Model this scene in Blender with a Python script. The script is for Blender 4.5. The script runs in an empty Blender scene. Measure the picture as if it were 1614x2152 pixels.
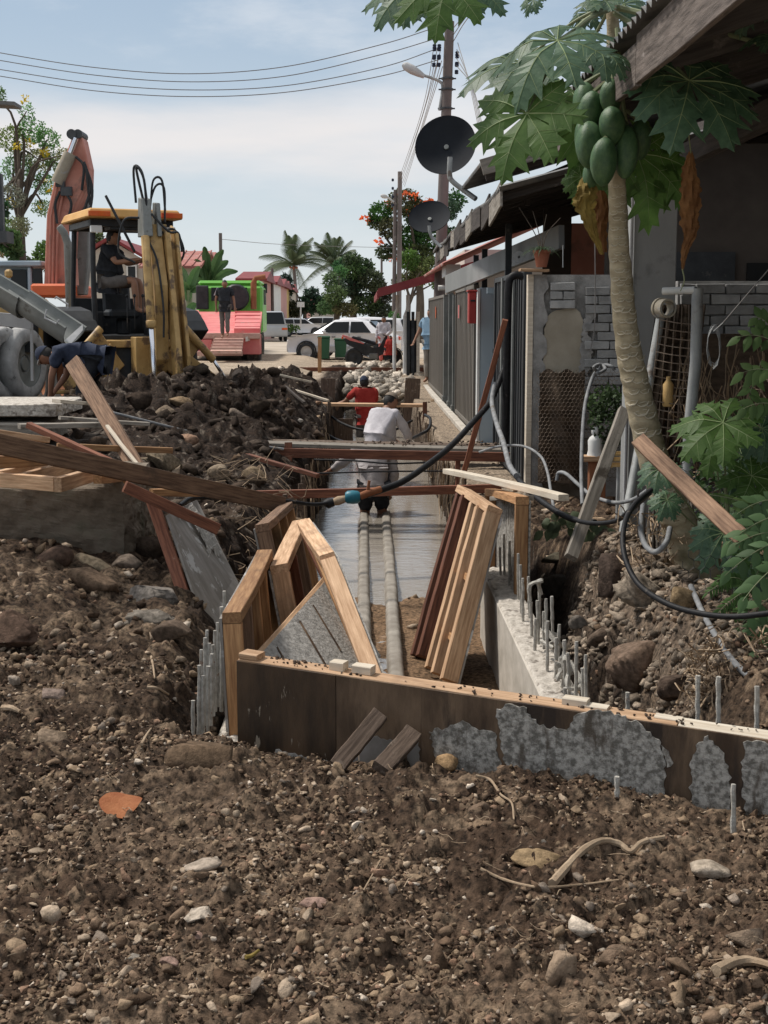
import bpy, bmesh, math, random
import numpy as np
from mathutils import Vector, Matrix, Quaternion
from mathutils.geometry import tessellate_polygon
R = math.radians
random.seed(7); rng = np.random.default_rng(7)
S = bpy.context.scene
COL = S.collection

# ---------------------------------------------------------------- camera, sky, sun, exposure
F, CX, CY, HZ = 2900.0, 807.0, 1076.0, 665.0
TH = math.atan((CY-HZ)/F)
YAW = math.atan(43*math.cos(TH)/F)
CAM = Vector((0, 0, 1.6))
cd = bpy.data.cameras.new('camera'); cam = bpy.data.objects.new('camera', cd); COL.objects.link(cam)
cd.sensor_fit = 'VERTICAL'; cd.sensor_height = 36; cd.sensor_width = 27
cd.lens = F/2152*36; cd.clip_start = .05; cd.clip_end = 3000
cam.location = CAM; cam.rotation_euler = (math.pi/2-TH, 0, -YAW)
S.camera = cam
S.render.resolution_x, S.render.resolution_y = 768, 1024

SUN_EL, SUN_AZ = R(56), R(-62)       # azimuth from +Y, negative = to the left (west)
wd = bpy.data.worlds.new('World'); S.world = wd; wd.use_nodes = True
nt = wd.node_tree; nt.nodes.clear()
def N(t, ty, **k):
    n = t.nodes.new(ty)
    for a, b in k.items(): setattr(n, a, b)
    return n
wo = N(nt, 'ShaderNodeOutputWorld'); bg = N(nt, 'ShaderNodeBackground')
sky = N(nt, 'ShaderNodeTexSky', sky_type='NISHITA'); sky.sun_disc = False
sky.sun_elevation = SUN_EL; sky.sun_rotation = SUN_AZ % (2*math.pi)
sky.air_density = 1.2; sky.dust_density = 1.0; sky.ozone_density = 2.5
tc = N(nt, 'ShaderNodeTexCoord'); sep = N(nt, 'ShaderNodeSeparateXYZ'); nt.links.new(tc.outputs['Generated'], sep.inputs[0])
def wmath(op, a, b=None, clamp=False):
    m = N(nt, 'ShaderNodeMath', operation=op); m.use_clamp = clamp
    for i, v in enumerate((a, b)):
        if v is None: continue
        if isinstance(v, (int, float)): m.inputs[i].default_value = v
        else: nt.links.new(v, m.inputs[i])
    return m.outputs[0]
def wmix(f, a, b):
    m = N(nt, 'ShaderNodeMix', data_type='RGBA')
    for i, v in ((0, f), (6, a), (7, b)):
        if isinstance(v, (int, float)): m.inputs[i].default_value = v
        elif isinstance(v, tuple): m.inputs[i].default_value = v+(1,)
        else: nt.links.new(v, m.inputs[i])
    return m.outputs[2]
def wnoise(sc, scale, det=6, rough=.55):
    mp = N(nt, 'ShaderNodeMapping'); mp.inputs['Scale'].default_value = sc
    nt.links.new(tc.outputs['Generated'], mp.inputs[0])
    n = N(nt, 'ShaderNodeTexNoise'); n.inputs['Scale'].default_value = scale; n.inputs['Detail'].default_value = det; n.inputs['Roughness'].default_value = rough
    nt.links.new(mp.outputs[0], n.inputs[0]); return n.outputs[0]
def wramp(v, a, b):
    m = N(nt, 'ShaderNodeMapRange', interpolation_type='SMOOTHSTEP'); m.inputs[1].default_value = a; m.inputs[2].default_value = b
    nt.links.new(v, m.inputs[0]); return m.outputs[0]
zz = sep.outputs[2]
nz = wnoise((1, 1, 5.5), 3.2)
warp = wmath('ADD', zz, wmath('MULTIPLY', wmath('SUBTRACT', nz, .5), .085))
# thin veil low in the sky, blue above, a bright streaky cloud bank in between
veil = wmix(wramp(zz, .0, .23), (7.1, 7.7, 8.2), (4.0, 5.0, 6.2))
high = wmix(wramp(zz, .22, .5), veil, (6.9, 6.95, 7.0))      # white haze added above the view to whiten and brighten the skylight
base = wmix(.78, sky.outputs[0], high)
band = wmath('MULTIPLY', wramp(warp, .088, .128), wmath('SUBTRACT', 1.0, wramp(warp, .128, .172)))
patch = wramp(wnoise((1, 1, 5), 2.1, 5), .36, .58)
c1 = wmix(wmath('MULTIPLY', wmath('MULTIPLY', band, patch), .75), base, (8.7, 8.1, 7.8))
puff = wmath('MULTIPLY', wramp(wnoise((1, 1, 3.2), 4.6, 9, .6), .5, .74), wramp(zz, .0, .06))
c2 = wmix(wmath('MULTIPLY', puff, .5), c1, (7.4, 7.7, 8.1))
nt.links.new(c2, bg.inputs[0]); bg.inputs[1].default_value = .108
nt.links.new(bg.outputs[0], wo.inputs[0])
sl = bpy.data.lights.new('sun', 'SUN'); sl.energy = 3.8; sl.angle = R(8); sl.color = (1, .94, .86)
so = bpy.data.objects.new('sun', sl); COL.objects.link(so)
sd = Vector((math.cos(SUN_EL)*math.sin(SUN_AZ), math.cos(SUN_EL)*math.cos(SUN_AZ), math.sin(SUN_EL)))
so.rotation_euler = sd.to_track_quat('Z', 'Y').to_euler(); so.location = (-20, 10, 30)
S.view_settings.view_transform = 'Standard'; S.view_settings.look = 'None'
S.view_settings.exposure = 0.0; S.view_settings.gamma = 1; S.view_settings.use_curve_mapping = False
S.cycles.max_bounces = 6; S.cycles.transparent_max_bounces = 12; S.cycles.caustics_reflective = False; S.cycles.caustics_refractive = False

# ---------------------------------------------------------------- geometry helpers
fw = Vector((math.sin(YAW)*math.cos(TH), math.cos(YAW)*math.cos(TH), -math.sin(TH)))
rt = Vector((math.cos(YAW), -math.sin(YAW), 0)); up = rt.cross(fw)
def ray(px, py): return fw*F + rt*(px-CX) - up*(py-CY)
def P(px, py, Y):
    d = ray(px, py); return CAM + d*(Y/d.y)
def PZ(px, py, z):
    d = ray(px, py); return CAM + d*((z-1.6)/d.z)
def PX(px, py, X):
    d = ray(px, py); return CAM + d*(X/d.x)
def sstep(a, b, x):
    t = np.clip((x-a)/(b-a), 0, 1); return t*t*(3-2*t)

_perm = np.random.default_rng(11).permutation(4096)
def _h(i, j, s): return _perm[(_perm[(i*1 + s*131) & 4095] + j) & 4095]
def pn(x, y, s=0):
    xi = np.floor(x).astype(int); yi = np.floor(y).astype(int); xf = x-xi; yf = y-yi
    u = xf**3*(xf*(xf*6-15)+10); v = yf**3*(yf*(yf*6-15)+10)
    def g(i, j, dx, dy):
        a = _h(i, j, s)*(2*math.pi/4096.); return np.cos(a)*dx+np.sin(a)*dy
    n00 = g(xi, yi, xf, yf); n10 = g(xi+1, yi, xf-1, yf); n01 = g(xi, yi+1, xf, yf-1); n11 = g(xi+1, yi+1, xf-1, yf-1)
    return (n00*(1-u)+n10*u)*(1-v)+(n01*(1-u)+n11*u)*v
def fbm(x, y, o=4, s=0, lac=2.03, g=.5):
    r = 0; a = 1
    for k in range(o): r = r+a*pn(x, y, s+k*7); x = x*lac; y = y*lac; a *= g
    return r
def worley(x, y, s=0):
    xi = np.floor(x).astype(int); yi = np.floor(y).astype(int)
    f1 = np.full(x.shape, 9.); cid = np.zeros(x.shape, int)
    for di in (-1, 0, 1):
        for dj in (-1, 0, 1):
            i = xi+di; j = yi+dj; h = _h(i, j, s); h2 = _h(j, i, s+3)
            d = np.hypot(i+h/4096.-x, j+h2/4096.-y)
            m = d < f1; f1 = np.where(m, d, f1); cid = np.where(m, h, cid)
    return f1, cid/4096.

ORG = {}
class MB:
    def __init__(s): s.v = []; s.f = []; s.m = []; s.mi = 0
    def add(s, vs, fs):
        o = len(s.v); s.v += [tuple(v) for v in vs]; s.f += [tuple(i+o for i in f) for f in fs]; s.m += [s.mi]*len(fs); return s
    def box(s, c, d, M=None):
        c = Vector(c); a, b, e = d[0]/2, d[1]/2, d[2]/2
        vs = [Vector((x, y, z)) for x in (-a, a) for y in (-b, b) for z in (-e, e)]
        if M is not None: vs = [M @ v for v in vs]
        return s.add([c+v for v in vs], [(0, 1, 3, 2), (4, 6, 7, 5), (0, 4, 5, 1), (2, 3, 7, 6), (0, 2, 6, 4), (1, 5, 7, 3)])
    def bb(s, x0, x1, y0, y1, z0, z1): return s.box(((x0+x1)/2, (y0+y1)/2, (z0+z1)/2), (abs(x1-x0), abs(y1-y0), abs(z1-z0)))
    def hull(s, a, b):     # two polygons with the same number of corners, joined by sides and capped
        n = len(a); return s.add(list(a)+list(b), [tuple(range(n))[::-1], tuple(range(n, 2*n))]+[(i, (i+1) % n, n+(i+1) % n, n+i) for i in range(n)])
    def beam(s, p0, p1, w, h, upv=(0, 0, 1), w1=None, h1=None):
        p0, p1 = Vector(p0), Vector(p1); d = (p1-p0).normalized(); upv = Vector(upv)
        if abs(d.dot(upv)) > .98: upv = Vector((0, 1, 0))
        x = d.cross(upv).normalized(); z = x.cross(d); w1 = w if w1 is None else w1; h1 = h if h1 is None else h1
        q = lambda p, w, h: [p-x*w/2-z*h/2, p+x*w/2-z*h/2, p+x*w/2+z*h/2, p-x*w/2+z*h/2]
        return s.hull(q(p0, w, h), q(p1, w1, h1))
    def tube(s, pts, r, n=8, cap=True):
        pts = [Vector(p) for p in pts]; k = len(pts); rr = r if hasattr(r, '__len__') else [r]*k
        t0 = (pts[1]-pts[0]).normalized(); a = t0.orthogonal().normalized(); vs = []
        for i, p in enumerate(pts):
            t = (pts[min(i+1, k-1)]-pts[max(i-1, 0)])
            t = t.normalized() if t.length > 1e-9 else t0
            a = (a-t*a.dot(t)); a = a.normalized() if a.length > 1e-6 else t.orthogonal().normalized()
            b = t.cross(a)
            for j in range(n):
                an = 2*math.pi*j/n; vs.append(p+(a*math.cos(an)+b*math.sin(an))*rr[i])
        fs = [(i*n+j, i*n+(j+1) % n, (i+1)*n+(j+1) % n, (i+1)*n+j) for i in range(k-1) for j in range(n)]
        if cap: fs += [tuple(range(n))[::-1], tuple((k-1)*n+j for j in range(n))]
        return s.add(vs, fs)
    def lathe(s, prof, c=(0, 0, 0), axis='Z', n=20, M=None, cap=True):   # prof: (radius, height) pairs
        vs = []
        for r_, h_ in prof:
            for j in range(n):
                a = 2*math.pi*j/n; v = Vector((r_*math.cos(a), r_*math.sin(a), h_))
                if axis == 'X': v = Vector((v.z, v.x, v.y))
                if axis == 'Y': v = Vector((v.x, v.z, -v.y))
                if M is not None: v = M @ v
                vs.append(Vector(c)+v)
        k = len(prof)
        fs = [(i*n+j, i*n+(j+1) % n, (i+1)*n+(j+1) % n, (i+1)*n+j) for i in range(k-1) for j in range(n)]
        if cap and prof[0][0] > 1e-5: fs.append(tuple(range(n))[::-1])
        if cap and prof[-1][0] > 1e-5: fs.append(tuple((k-1)*n+j for j in range(n)))
        return s.add(vs, fs)
    def poly(s, pts, off):      # planar outline (3-D points) extruded by a vector
        pts = [Vector(p) for p in pts]; off = Vector(off); n = len(pts)
        tr = tessellate_polygon([pts]); vs = pts+[p+off for p in pts]
        fs = [tuple(t) for t in tr]+[tuple(n+i for i in t[::-1]) for t in tr]+[(i, (i+1) % n, n+(i+1) % n, n+i) for i in range(n)]
        return s.add(vs, fs)
    def build(s, name, mat, parent=None, org=None, smooth=False, bevel=0, loc=False):
        o_ = Vector(org) if org is not None else (ORG.get(parent.name, Vector()) if parent else Vector((0, 0, 0)))
        if loc: o_ = Vector((0, 0, 0))
        me = bpy.data.meshes.new(name); me.from_pydata([tuple(Vector(v)-o_) for v in s.v], [], s.f)
        mats = mat if isinstance(mat, (list, tuple)) else [mat]
        for m in mats: me.materials.append(m)
        if len(mats) > 1: me.polygons.foreach_set('material_index', s.m)
        bm = bmesh.new(); bm.from_mesh(me)
        bmesh.ops.remove_doubles(bm, verts=bm.verts, dist=1e-6); bmesh.ops.recalc_face_normals(bm, faces=bm.faces)
        if bevel: bmesh.ops.bevel(bm, geom=[e for e in bm.edges if len(e.link_faces) == 2 and e.calc_face_angle(0) > .5], offset=bevel, segments=1, affect='EDGES', clamp_overlap=True)
        if smooth:
            for f in bm.faces: f.smooth = True
            for e in bm.edges:
                if len(e.link_faces) == 2 and e.calc_face_angle(0) > .8: e.smooth = False
        bm.to_mesh(me); bm.free()
        o = bpy.data.objects.new(name, me); COL.objects.link(o)
        if parent: o.parent = parent; ORG[o.name] = o_
        else: o.location = o_; ORG[o.name] = o_
        return o
def arr_obj(name, V, Fc, mat, parent=None, col=None, smooth=False, mi=None, org=(0, 0, 0)):
    me = bpy.data.meshes.new(name); k = Fc.shape[1]
    me.vertices.add(len(V)); me.vertices.foreach_set('co', (np.asarray(V, dtype=np.float32)-np.asarray(org, dtype=np.float32)).ravel())
    me.loops.add(Fc.size); me.loops.foreach_set('vertex_index', Fc.astype(np.int32).ravel())
    me.polygons.add(len(Fc)); me.polygons.foreach_set('loop_start', np.arange(0, Fc.size, k, dtype=np.int32))
    me.polygons.foreach_set('loop_total', np.full(len(Fc), k, dtype=np.int32))
    if smooth: me.polygons.foreach_set('use_smooth', np.ones(len(Fc), dtype=bool))
    mats = mat if isinstance(mat, (list, tuple)) else [mat]
    for m in mats: me.materials.append(m)
    if mi is not None: me.polygons.foreach_set('material_index', mi.astype(np.int32))
    me.update(calc_edges=True)
    if col is not None:
        a = me.color_attributes.new('Col', 'FLOAT_COLOR', 'POINT'); c = np.ones((len(V), 4), np.float32); c[:, :3] = col; a.data.foreach_set('color', c.ravel())
    o = bpy.data.objects.new(name, me); COL.objects.link(o)
    if parent is not None: o.parent = parent
    else: o.location = org
    return o
def tag(o, label=None, cat=None, group=None, kind=None):
    if label: o['label'] = label
    if cat: o['category'] = cat
    if group: o['group'] = group
    if kind: o['kind'] = kind
    return o
def T(name, label, cat, loc=(0, 0, 0), rz=0, group=None):
    o = bpy.data.objects.new(name, None); COL.objects.link(o); o.location = loc; o.rotation_euler = (0, 0, rz)
    o.empty_display_size = .1; ORG[o.name] = Vector(loc)
    return tag(o, label, cat, group)
def copy_tree(o, parent=None):
    c = o.copy(); COL.objects.link(c)
    if parent: c.parent = parent
    for ch in list(o.children): copy_tree(ch, c)
    return c
def spline(pts, n=8):
    pts = [Vector(p) for p in pts]; q = [pts[0]*2-pts[1]]+pts+[pts[-1]*2-pts[-2]]; out = []
    for i in range(1, len(q)-2):
        for k in range(n):
            t = k/n; a, b, c, d = q[i-1:i+3]
            out.append(.5*((2*b)+(c-a)*t+(2*a-5*b+4*c-d)*t*t+(3*b-a-3*c+d)*t**3))
    return out+[pts[-1]]

# ---------------------------------------------------------------- materials
def M(name, c1, c2, scale=6, st=(1, 1, 1), rough=.8, bump=.3, bs=60, c3=None, c3t=.55, c3s=3, c3w=.08, metal=0, rnd=0, spec=.3, attr=False, detail=6, mix=(.35, .68), st3=None, trans=0):
    m = bpy.data.materials.new(name); m.use_nodes = True; t = m.node_tree; t.nodes.clear()
    out = N(t, 'ShaderNodeOutputMaterial'); b = N(t, 'ShaderNodeBsdfPrincipled'); L = t.links.new
    tc = N(t, 'ShaderNodeTexCoord'); vec = tc.outputs['Object']
    oi = N(t, 'ShaderNodeObjectInfo'); vm = N(t, 'ShaderNodeVectorMath', operation='ADD')
    sc = N(t, 'ShaderNodeMath', operation='MULTIPLY'); sc.inputs[1].default_value = 37.
    L(oi.outputs['Random'], sc.inputs[0]); L(vec, vm.inputs[0]); L(sc.outputs[0], vm.inputs[1]); vec = vm.outputs[0]
    def noi(stv, s_, d=detail, ro=.6):
        mp = N(t, 'ShaderNodeMapping'); mp.inputs['Scale'].default_value = stv; L(vec, mp.inputs[0])
        n = N(t, 'ShaderNodeTexNoise'); n.inputs['Scale'].default_value = s_; n.inputs['Detail'].default_value = d; n.inputs['Roughness'].default_value = ro
        L(mp.outputs[0], n.inputs[0]); return n.outputs[0]
    def mr(v, a, c):
        q = N(t, 'ShaderNodeMapRange'); q.inputs[1].default_value = a; q.inputs[2].default_value = c; L(v, q.inputs[0]); return q.outputs[0]
    def mx(f, a, c, mode='MIX'):
        q = N(t, 'ShaderNodeMix', data_type='RGBA', blend_type=mode)
        for i, v in ((0, f), (6, a), (7, c)):
            if isinstance(v, (int, float)): q.inputs[i].default_value = v
            elif isinstance(v, tuple): q.inputs[i].default_value = v+(1,)
            else: L(v, q.inputs[i])
        return q.outputs[2]
    n1 = noi(st, scale)
    colr = mx(mr(n1, *mix), c1, c2)
    if attr:
        at = N(t, 'ShaderNodeAttribute'); at.attribute_name = 'Col'; colr = mx(1.0, at.outputs[0], colr, 'MULTIPLY')
    if c3 is not None:
        colr = mx(mr(noi(st3 or (1, 1, 1), c3s, 8, .65), c3t, c3t+c3w), colr, c3)
    if rnd:
        r2 = N(t, 'ShaderNodeMapRange'); r2.inputs[3].default_value = 1-rnd; r2.inputs[4].default_value = 1+rnd; L(oi.outputs['Random'], r2.inputs[0])
        colr = mx(1.0, colr, r2.outputs[0], 'MULTIPLY')
    L(colr, b.inputs['Base Color']); b.inputs['Roughness'].default_value = rough; b.inputs['Metallic'].default_value = metal
    b.inputs['Specular IOR Level'].default_value = spec
    if bump:
        bn = N(t, 'ShaderNodeBump'); bn.inputs['Strength'].default_value = bump; bn.inputs['Distance'].default_value = .01
        L(noi(st, bs, 5, .7), bn.inputs['Height']); L(bn.outputs[0], b.inputs['Normal'])
    sh = b.outputs[0]
    if trans:
        tr = N(t, 'ShaderNodeBsdfTranslucent'); L(colr, tr.inputs[0]); ms = N(t, 'ShaderNodeMixShader'); ms.inputs[0].default_value = trans
        L(sh, ms.inputs[1]); L(tr.outputs[0], ms.inputs[2]); sh = ms.outputs[0]
    L(sh, out.inputs[0]); return m
G = (1, 14, 14)      # grain along local X
mt = {}
mt['soil'] = M('soil', (.25, .25, .25), (1.75, 1.65, 1.55), 42, rough=.95, bump=1.0, bs=120, attr=True, spec=.15, detail=8)
mt['stone'] = M('stone', (.55, .53, .5), (1.3, 1.25, 1.2), 34, rough=.92, bump=1.0, bs=65, attr=True, spec=.15)
mt['road'] = M('sandy_road', (.36, .30, .235), (.50, .43, .35), .35, rough=.95, bump=.2, bs=8, c3=(.26, .21, .16), c3t=.6, c3s=1.1, c3w=.2)
mt['newwood'] = M('fresh_pine', (.38, .225, .125), (.68, .46, .29), 5, G, rough=.75, bump=.35, bs=18, rnd=.2, c3=(.20, .125, .08), c3t=.57, c3s=2.2, c3w=.2)
mt['orangewood'] = M('orange_timber', (.26, .13, .06), (.50, .29, .14), 5, G, rough=.75, bump=.25, bs=18, rnd=.25, c3=(.13, .08, .045), c3t=.56, c3s=2.4, c3w=.2)
mt['redwood'] = M('red_hardwood', (.10, .038, .024), (.26, .105, .06), 5, G, rough=.72, bump=.3, bs=18, rnd=.3, c3=(.36, .27, .2), c3t=.66, c3s=5, c3w=.1)
mt['brownwood'] = M('brown_timber', (.12, .07, .045), (.31, .195, .125), 5, G, rough=.8, bump=.3, bs=18, rnd=.3, c3=(.10, .07, .05), c3t=.57, c3s=3, c3w=.15)
mt['greywood'] = M('weathered_wood', (.17, .15, .125), (.36, .325, .28), 3, G, rough=.9, bump=.5, bs=20, rnd=.2, c3=(.08, .065, .05), c3t=.58, c3s=4)
mt['palewood'] = M('pale_wood', (.52, .44, .34), (.70, .63, .52), 3, G, rough=.8, bump=.2, bs=20, c3=(.3, .24, .18), c3t=.62, c3s=4)
mt['muddywood'] = M('muddy_wood', (.08, .055, .04), (.22, .16, .12), 5, G, rough=.9, bump=.9, bs=30, c3=(.30, .24, .19), c3t=.58, c3s=9)
mt['fasciawood'] = M('stained_fascia_board', (.075, .062, .055), (.22, .185, .165), 4, G, rough=.9, bump=.5, bs=20, c3=(.34, .30, .28), c3t=.62, c3s=5, st3=(1, 3, 3))
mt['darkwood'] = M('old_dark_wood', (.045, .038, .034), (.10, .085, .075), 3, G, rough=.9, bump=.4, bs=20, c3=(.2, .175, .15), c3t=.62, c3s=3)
mt['plydark'] = M('wet_dark_plywood', (.024, .017, .012), (.10, .062, .036), 5, (1.5, 1.5, .35), rough=.5, bump=.4, bs=40, c3=(.26, .22, .17), c3t=.63, c3s=26, c3w=.03, st3=(1.3, 1.3, .35))
mt['ply'] = M('stained_plywood', (.055, .034, .021), (.20, .135, .085), 5, (1.6, 1.6, .45), rough=.6, bump=.4, bs=40, c3=(.035, .024, .018), c3t=.52, c3s=3.5, c3w=.12, st3=(2, 2, .4))
mt['plygrey'] = M('cement_washed_plywood', (.20, .185, .165), (.32, .30, .28), 4, (1, 3, 1), rough=.85, bump=.3, bs=30, c3=(.52, .52, .51), c3t=.57, c3s=5, c3w=.05)
mt['cement'] = M('cement_crust', (.17, .16, .14), (.50, .475, .43), 48, rough=.95, bump=1.0, bs=80, c3=(.12, .10, .08), c3t=.53, c3s=9, c3w=.10, st3=(1.6, 1.6, .4), mix=(.4, .6))
mt['cement2'] = M('grey_cement', (.25, .24, .22), (.52, .50, .465), 40, rough=.95, bump=.9, bs=55, c3=(.16, .15, .14), c3t=.63, c3s=6)
mt['conc'] = M('new_concrete', (.42, .385, .33), (.60, .555, .49), 4, (1, 1, 2), rough=.85, bump=.25, bs=40, c3=(.28, .25, .21), c3t=.6, c3s=4, c3w=.2)
mt['concrough'] = M('rough_pale_concrete', (.40, .36, .31), (.68, .63, .56), 24, rough=.95, bump=1.0, bs=60, c3=(.24, .21, .18), c3t=.55, c3s=16)
mt['oldconc'] = M('old_mossy_concrete', (.12, .095, .07), (.27, .225, .175), 5, rough=.95, bump=.9, bs=40, c3=(.055, .06, .035), c3t=.54, c3s=2.5, c3w=.2)
mt['render'] = M('wall_render', (.30, .265, .205), (.42, .375, .30), 3, rough=.9, bump=.4, bs=40, c3=(.34, .34, .33), c3t=.58, c3s=4, c3w=.05)
mt['mortar'] = M('grey_mortar', (.22, .215, .205), (.38, .37, .355), 8, rough=.95, bump=.7, bs=50, c3=(.42, .42, .42), c3t=.62, c3s=6)
mt['brick'] = M('grey_brick', (.25, .25, .245), (.40, .40, .39), 7, rough=.95, bump=.6, bs=50, rnd=.22)
mt['column'] = M('grey_column_render', (.24, .245, .24), (.34, .345, .34), 1.8, (1, 1, .5), rough=.9, bump=.2, bs=40, c3=(.17, .17, .165), c3t=.62, c3s=1.4)
mt['rebar'] = M('cement_splashed_rebar', (.34, .32, .28), (.60, .575, .52), 40, rough=.9, bump=.8, bs=160, c3=(.22, .12, .07), c3t=.62, c3s=22)
mt['yellow'] = M('worn_yellow_paint', (.40, .25, .09), (.60, .40, .17), 4, rough=.5, bump=.1, bs=20, c3=(.17, .11, .065), c3t=.54, c3s=4.4, c3w=.08, spec=.35)
mt['canopy'] = M('faded_orange_paint', (.55, .30, .09), (.68, .40, .15), 2, rough=.6, bump=.1, c3=(.42, .16, .09), c3t=.6, c3s=2)
mt['excav'] = M('faded_red_orange_paint', (.48, .19, .14), (.64, .31, .24), 1.8, rough=.65, bump=.1, c3=(.28, .17, .14), c3t=.57, c3s=2.4, c3w=.15)
mt['orange'] = M('bright_orange_paint', (.72, .13, .05), (.78, .2, .07), 2, rough=.5)
mt['black'] = M('black_steel', (.018, .02, .022), (.04, .043, .046), 5, rough=.5, bump=.1, c3=(.1, .09, .08), c3t=.62, c3s=4)
mt['darksteel'] = M('dark_steel', (.035, .04, .045), (.08, .085, .09), 5, rough=.5, bump=.1, c3=(.14, .12, .1), c3t=.64, c3s=4)
mt['rubber'] = M('muddy_tyre_rubber', (.035, .032, .03), (.075, .068, .06), 6, rough=.9, bump=.3, c3=(.20, .165, .125), c3t=.52, c3s=5, c3w=.15)
mt['hose'] = M('black_hose', (.010, .010, .011), (.022, .022, .024), 20, rough=.55, bump=.2, c3=(.11, .095, .08), c3t=.63, c3s=14, spec=.2)
mt['hosegrey'] = M('grey_hose', (.16, .165, .17), (.30, .305, .31), 14, rough=.7, bump=.3, c3=(.16, .14, .12), c3t=.6, c3s=9)
mt['steel'] = M('grey_steel', (.17, .18, .17), (.28, .29, .275), 3, rough=.55, bump=.15, c3=(.11, .10, .085), c3t=.6, c3s=3, metal=.2)
mt['lightsteel'] = M('pale_grey_steel', (.42, .42, .42), (.56, .56, .55), 3, rough=.55, c3=(.3, .27, .24), c3t=.62, c3s=3)
mt['dusty'] = M('dusty_grey_tyre', (.30, .30, .295), (.52, .52, .51), 6, rough=.9, bump=.4, bs=30, c3=(.10, .095, .09), c3t=.6, c3s=5)
mt['chrome'] = M('chrome_rod', (.75, .76, .8), (.85, .86, .9), 2, rough=.18, bump=0, metal=1)
mt['galv'] = M('galvanised_pipe', (.27, .28, .28), (.42, .43, .42), 5, rough=.6, bump=.2, c3=(.17, .14, .12), c3t=.6, c3s=4, metal=.2)
mt['rim'] = M('white_dusty_rim', (.44, .44, .44), (.58, .58, .57), 4, rough=.7, bump=.2, c3=(.3, .28, .25), c3t=.6, c3s=5)
mt['rust'] = M('rusty_steel', (.22, .085, .04), (.32, .14, .07), 6, rough=.9, bump=.4)
mt['green'] = M('green_cab_paint', (.13, .42, .055), (.17, .50, .08), 2, rough=.35, bump=0, c3=(.12, .26, .06), c3t=.66, c3s=2, spec=.5)
mt['redpaint'] = M('faded_red_deck', (.60, .15, .15), (.68, .24, .22), 2, rough=.6, bump=.1, c3=(.45, .33, .28), c3t=.58, c3s=2.5, c3w=.1)
mt['pinkramp'] = M('dusty_pink_ramp', (.50, .30, .25), (.62, .42, .35), 4, rough=.85, bump=.2, c3=(.35, .26, .2), c3t=.56, c3s=5)
mt['carwhite'] = M('white_car_paint', (.74, .74, .76), (.80, .80, .82), 1, rough=.2, bump=0, spec=.6)
mt['carsilver'] = M('silver_car_paint', (.38, .39, .40), (.43, .44, .45), 1, rough=.25, bump=0, spec=.6)
mt['carblue'] = M('blue_car_paint', (.05, .08, .18), (.07, .1, .22), 1, rough=.25, bump=0, spec=.6)
mt['glass'] = M('dark_car_glass', (.012, .013, .014), (.02, .022, .023), 1, rough=.12, bump=0, spec=.25)
mt['bin'] = M('dark_green_plastic', (.025, .09, .05), (.035, .12, .065), 3, rough=.5, bump=0)
mt['tail'] = M('red_amber_lens', (.6, .05, .02), (.7, .16, .03), 3, rough=.2, bump=0)
mt['lens'] = M('clear_lens', (.75, .75, .72), (.85, .85, .82), 3, rough=.15, bump=0)
mt['gate'] = M('grey_brown_gate', (.155, .14, .12), (.205, .185, .16), 2, (1, 1, .3), rough=.5, bump=.1, c3=(.25, .225, .19), c3t=.62, c3s=1.6, c3w=.2)
mt['gatedark'] = M('dark_gate', (.03, .033, .036), (.055, .06, .063), 2, (1, 1, .3), rough=.5, bump=.1)
mt['bluegrey'] = M('blue_grey_paint', (.34, .42, .48), (.42, .50, .56), 2, (1, 1, .4), rough=.7, bump=.1, c3=(.27, .30, .31), c3t=.6, c3s=1.5, c3w=.2)
mt['whitepaint'] = M('white_paint', (.62, .62, .60), (.78, .78, .75), 3, rough=.7, bump=.1, c3=(.5, .46, .4), c3t=.63, c3s=3)
mt['redbox'] = M('red_letterbox_paint', (.35, .04, .035), (.46, .06, .05), 4, rough=.5, bump=.1)
mt['zinc'] = M('weathered_zinc', (.10, .10, .10), (.22, .215, .205), 3, (1, 1, 1), rough=.6, bump=.2, c3=(.14, .09, .065), c3t=.57, c3s=2.5, metal=.3)
mt['roofred'] = M('dull_red_roof', (.17, .028, .03), (.25, .045, .045), 2, rough=.6, bump=.1, c3=(.30, .08, .07), c3t=.6, c3s=1.3)
mt['roofrust'] = M('rusty_red_roof', (.30, .10, .085), (.42, .19, .16), 1.6, rough=.75, bump=.1, c3=(.45, .38, .34), c3t=.54, c3s=1.8, c3w=.12)
mt['housewall'] = M('cream_house_wall', (.46, .42, .36), (.56, .52, .46), .8, rough=.9, bump=0, c3=(.36, .32, .27), c3t=.6, c3s=.7, c3w=.2)
mt['pinkwall'] = M('pink_house_wall', (.55, .30, .27), (.62, .38, .34), .8, rough=.9, bump=0)
mt['yellowwall'] = M('yellow_house_wall', (.62, .45, .18), (.68, .50, .22), .8, rough=.9, bump=0)
mt['dish'] = M('black_satellite_dish', (.012, .014, .018), (.019, .022, .027), 3, rough=.75, bump=0, spec=.15)
mt['pole'] = M('grey_brown_pole', (.12, .10, .095), (.20, .17, .16), 2, (1, 1, .2), rough=.85, bump=.2, c3=(.26, .23, .215), c3t=.6, c3s=2)
mt['skin'] = M('brown_skin', (.235, .115, .07), (.30, .155, .10), 8, rough=.55, bump=.05)
mt['skin2'] = M('tan_skin', (.33, .175, .11), (.38, .21, .14), 8, rough=.55, bump=.05)
mt['hair'] = M('black_hair', (.012, .011, .01), (.03, .027, .025), 60, rough=.6, bump=.5)
mt['cloth_black'] = M('black_cotton', (.016, .018, .022), (.032, .035, .042), 20, rough=.95, bump=.4, bs=18)
mt['cloth_navy'] = M('navy_cotton', (.025, .032, .055), (.04, .05, .08), 20, rough=.95, bump=.4, bs=18)
mt['cloth_white'] = M('white_cotton', (.46, .44, .47), (.64, .62, .65), 7, (1, 1, .6), rough=.95, bump=1.0, bs=14)
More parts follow.
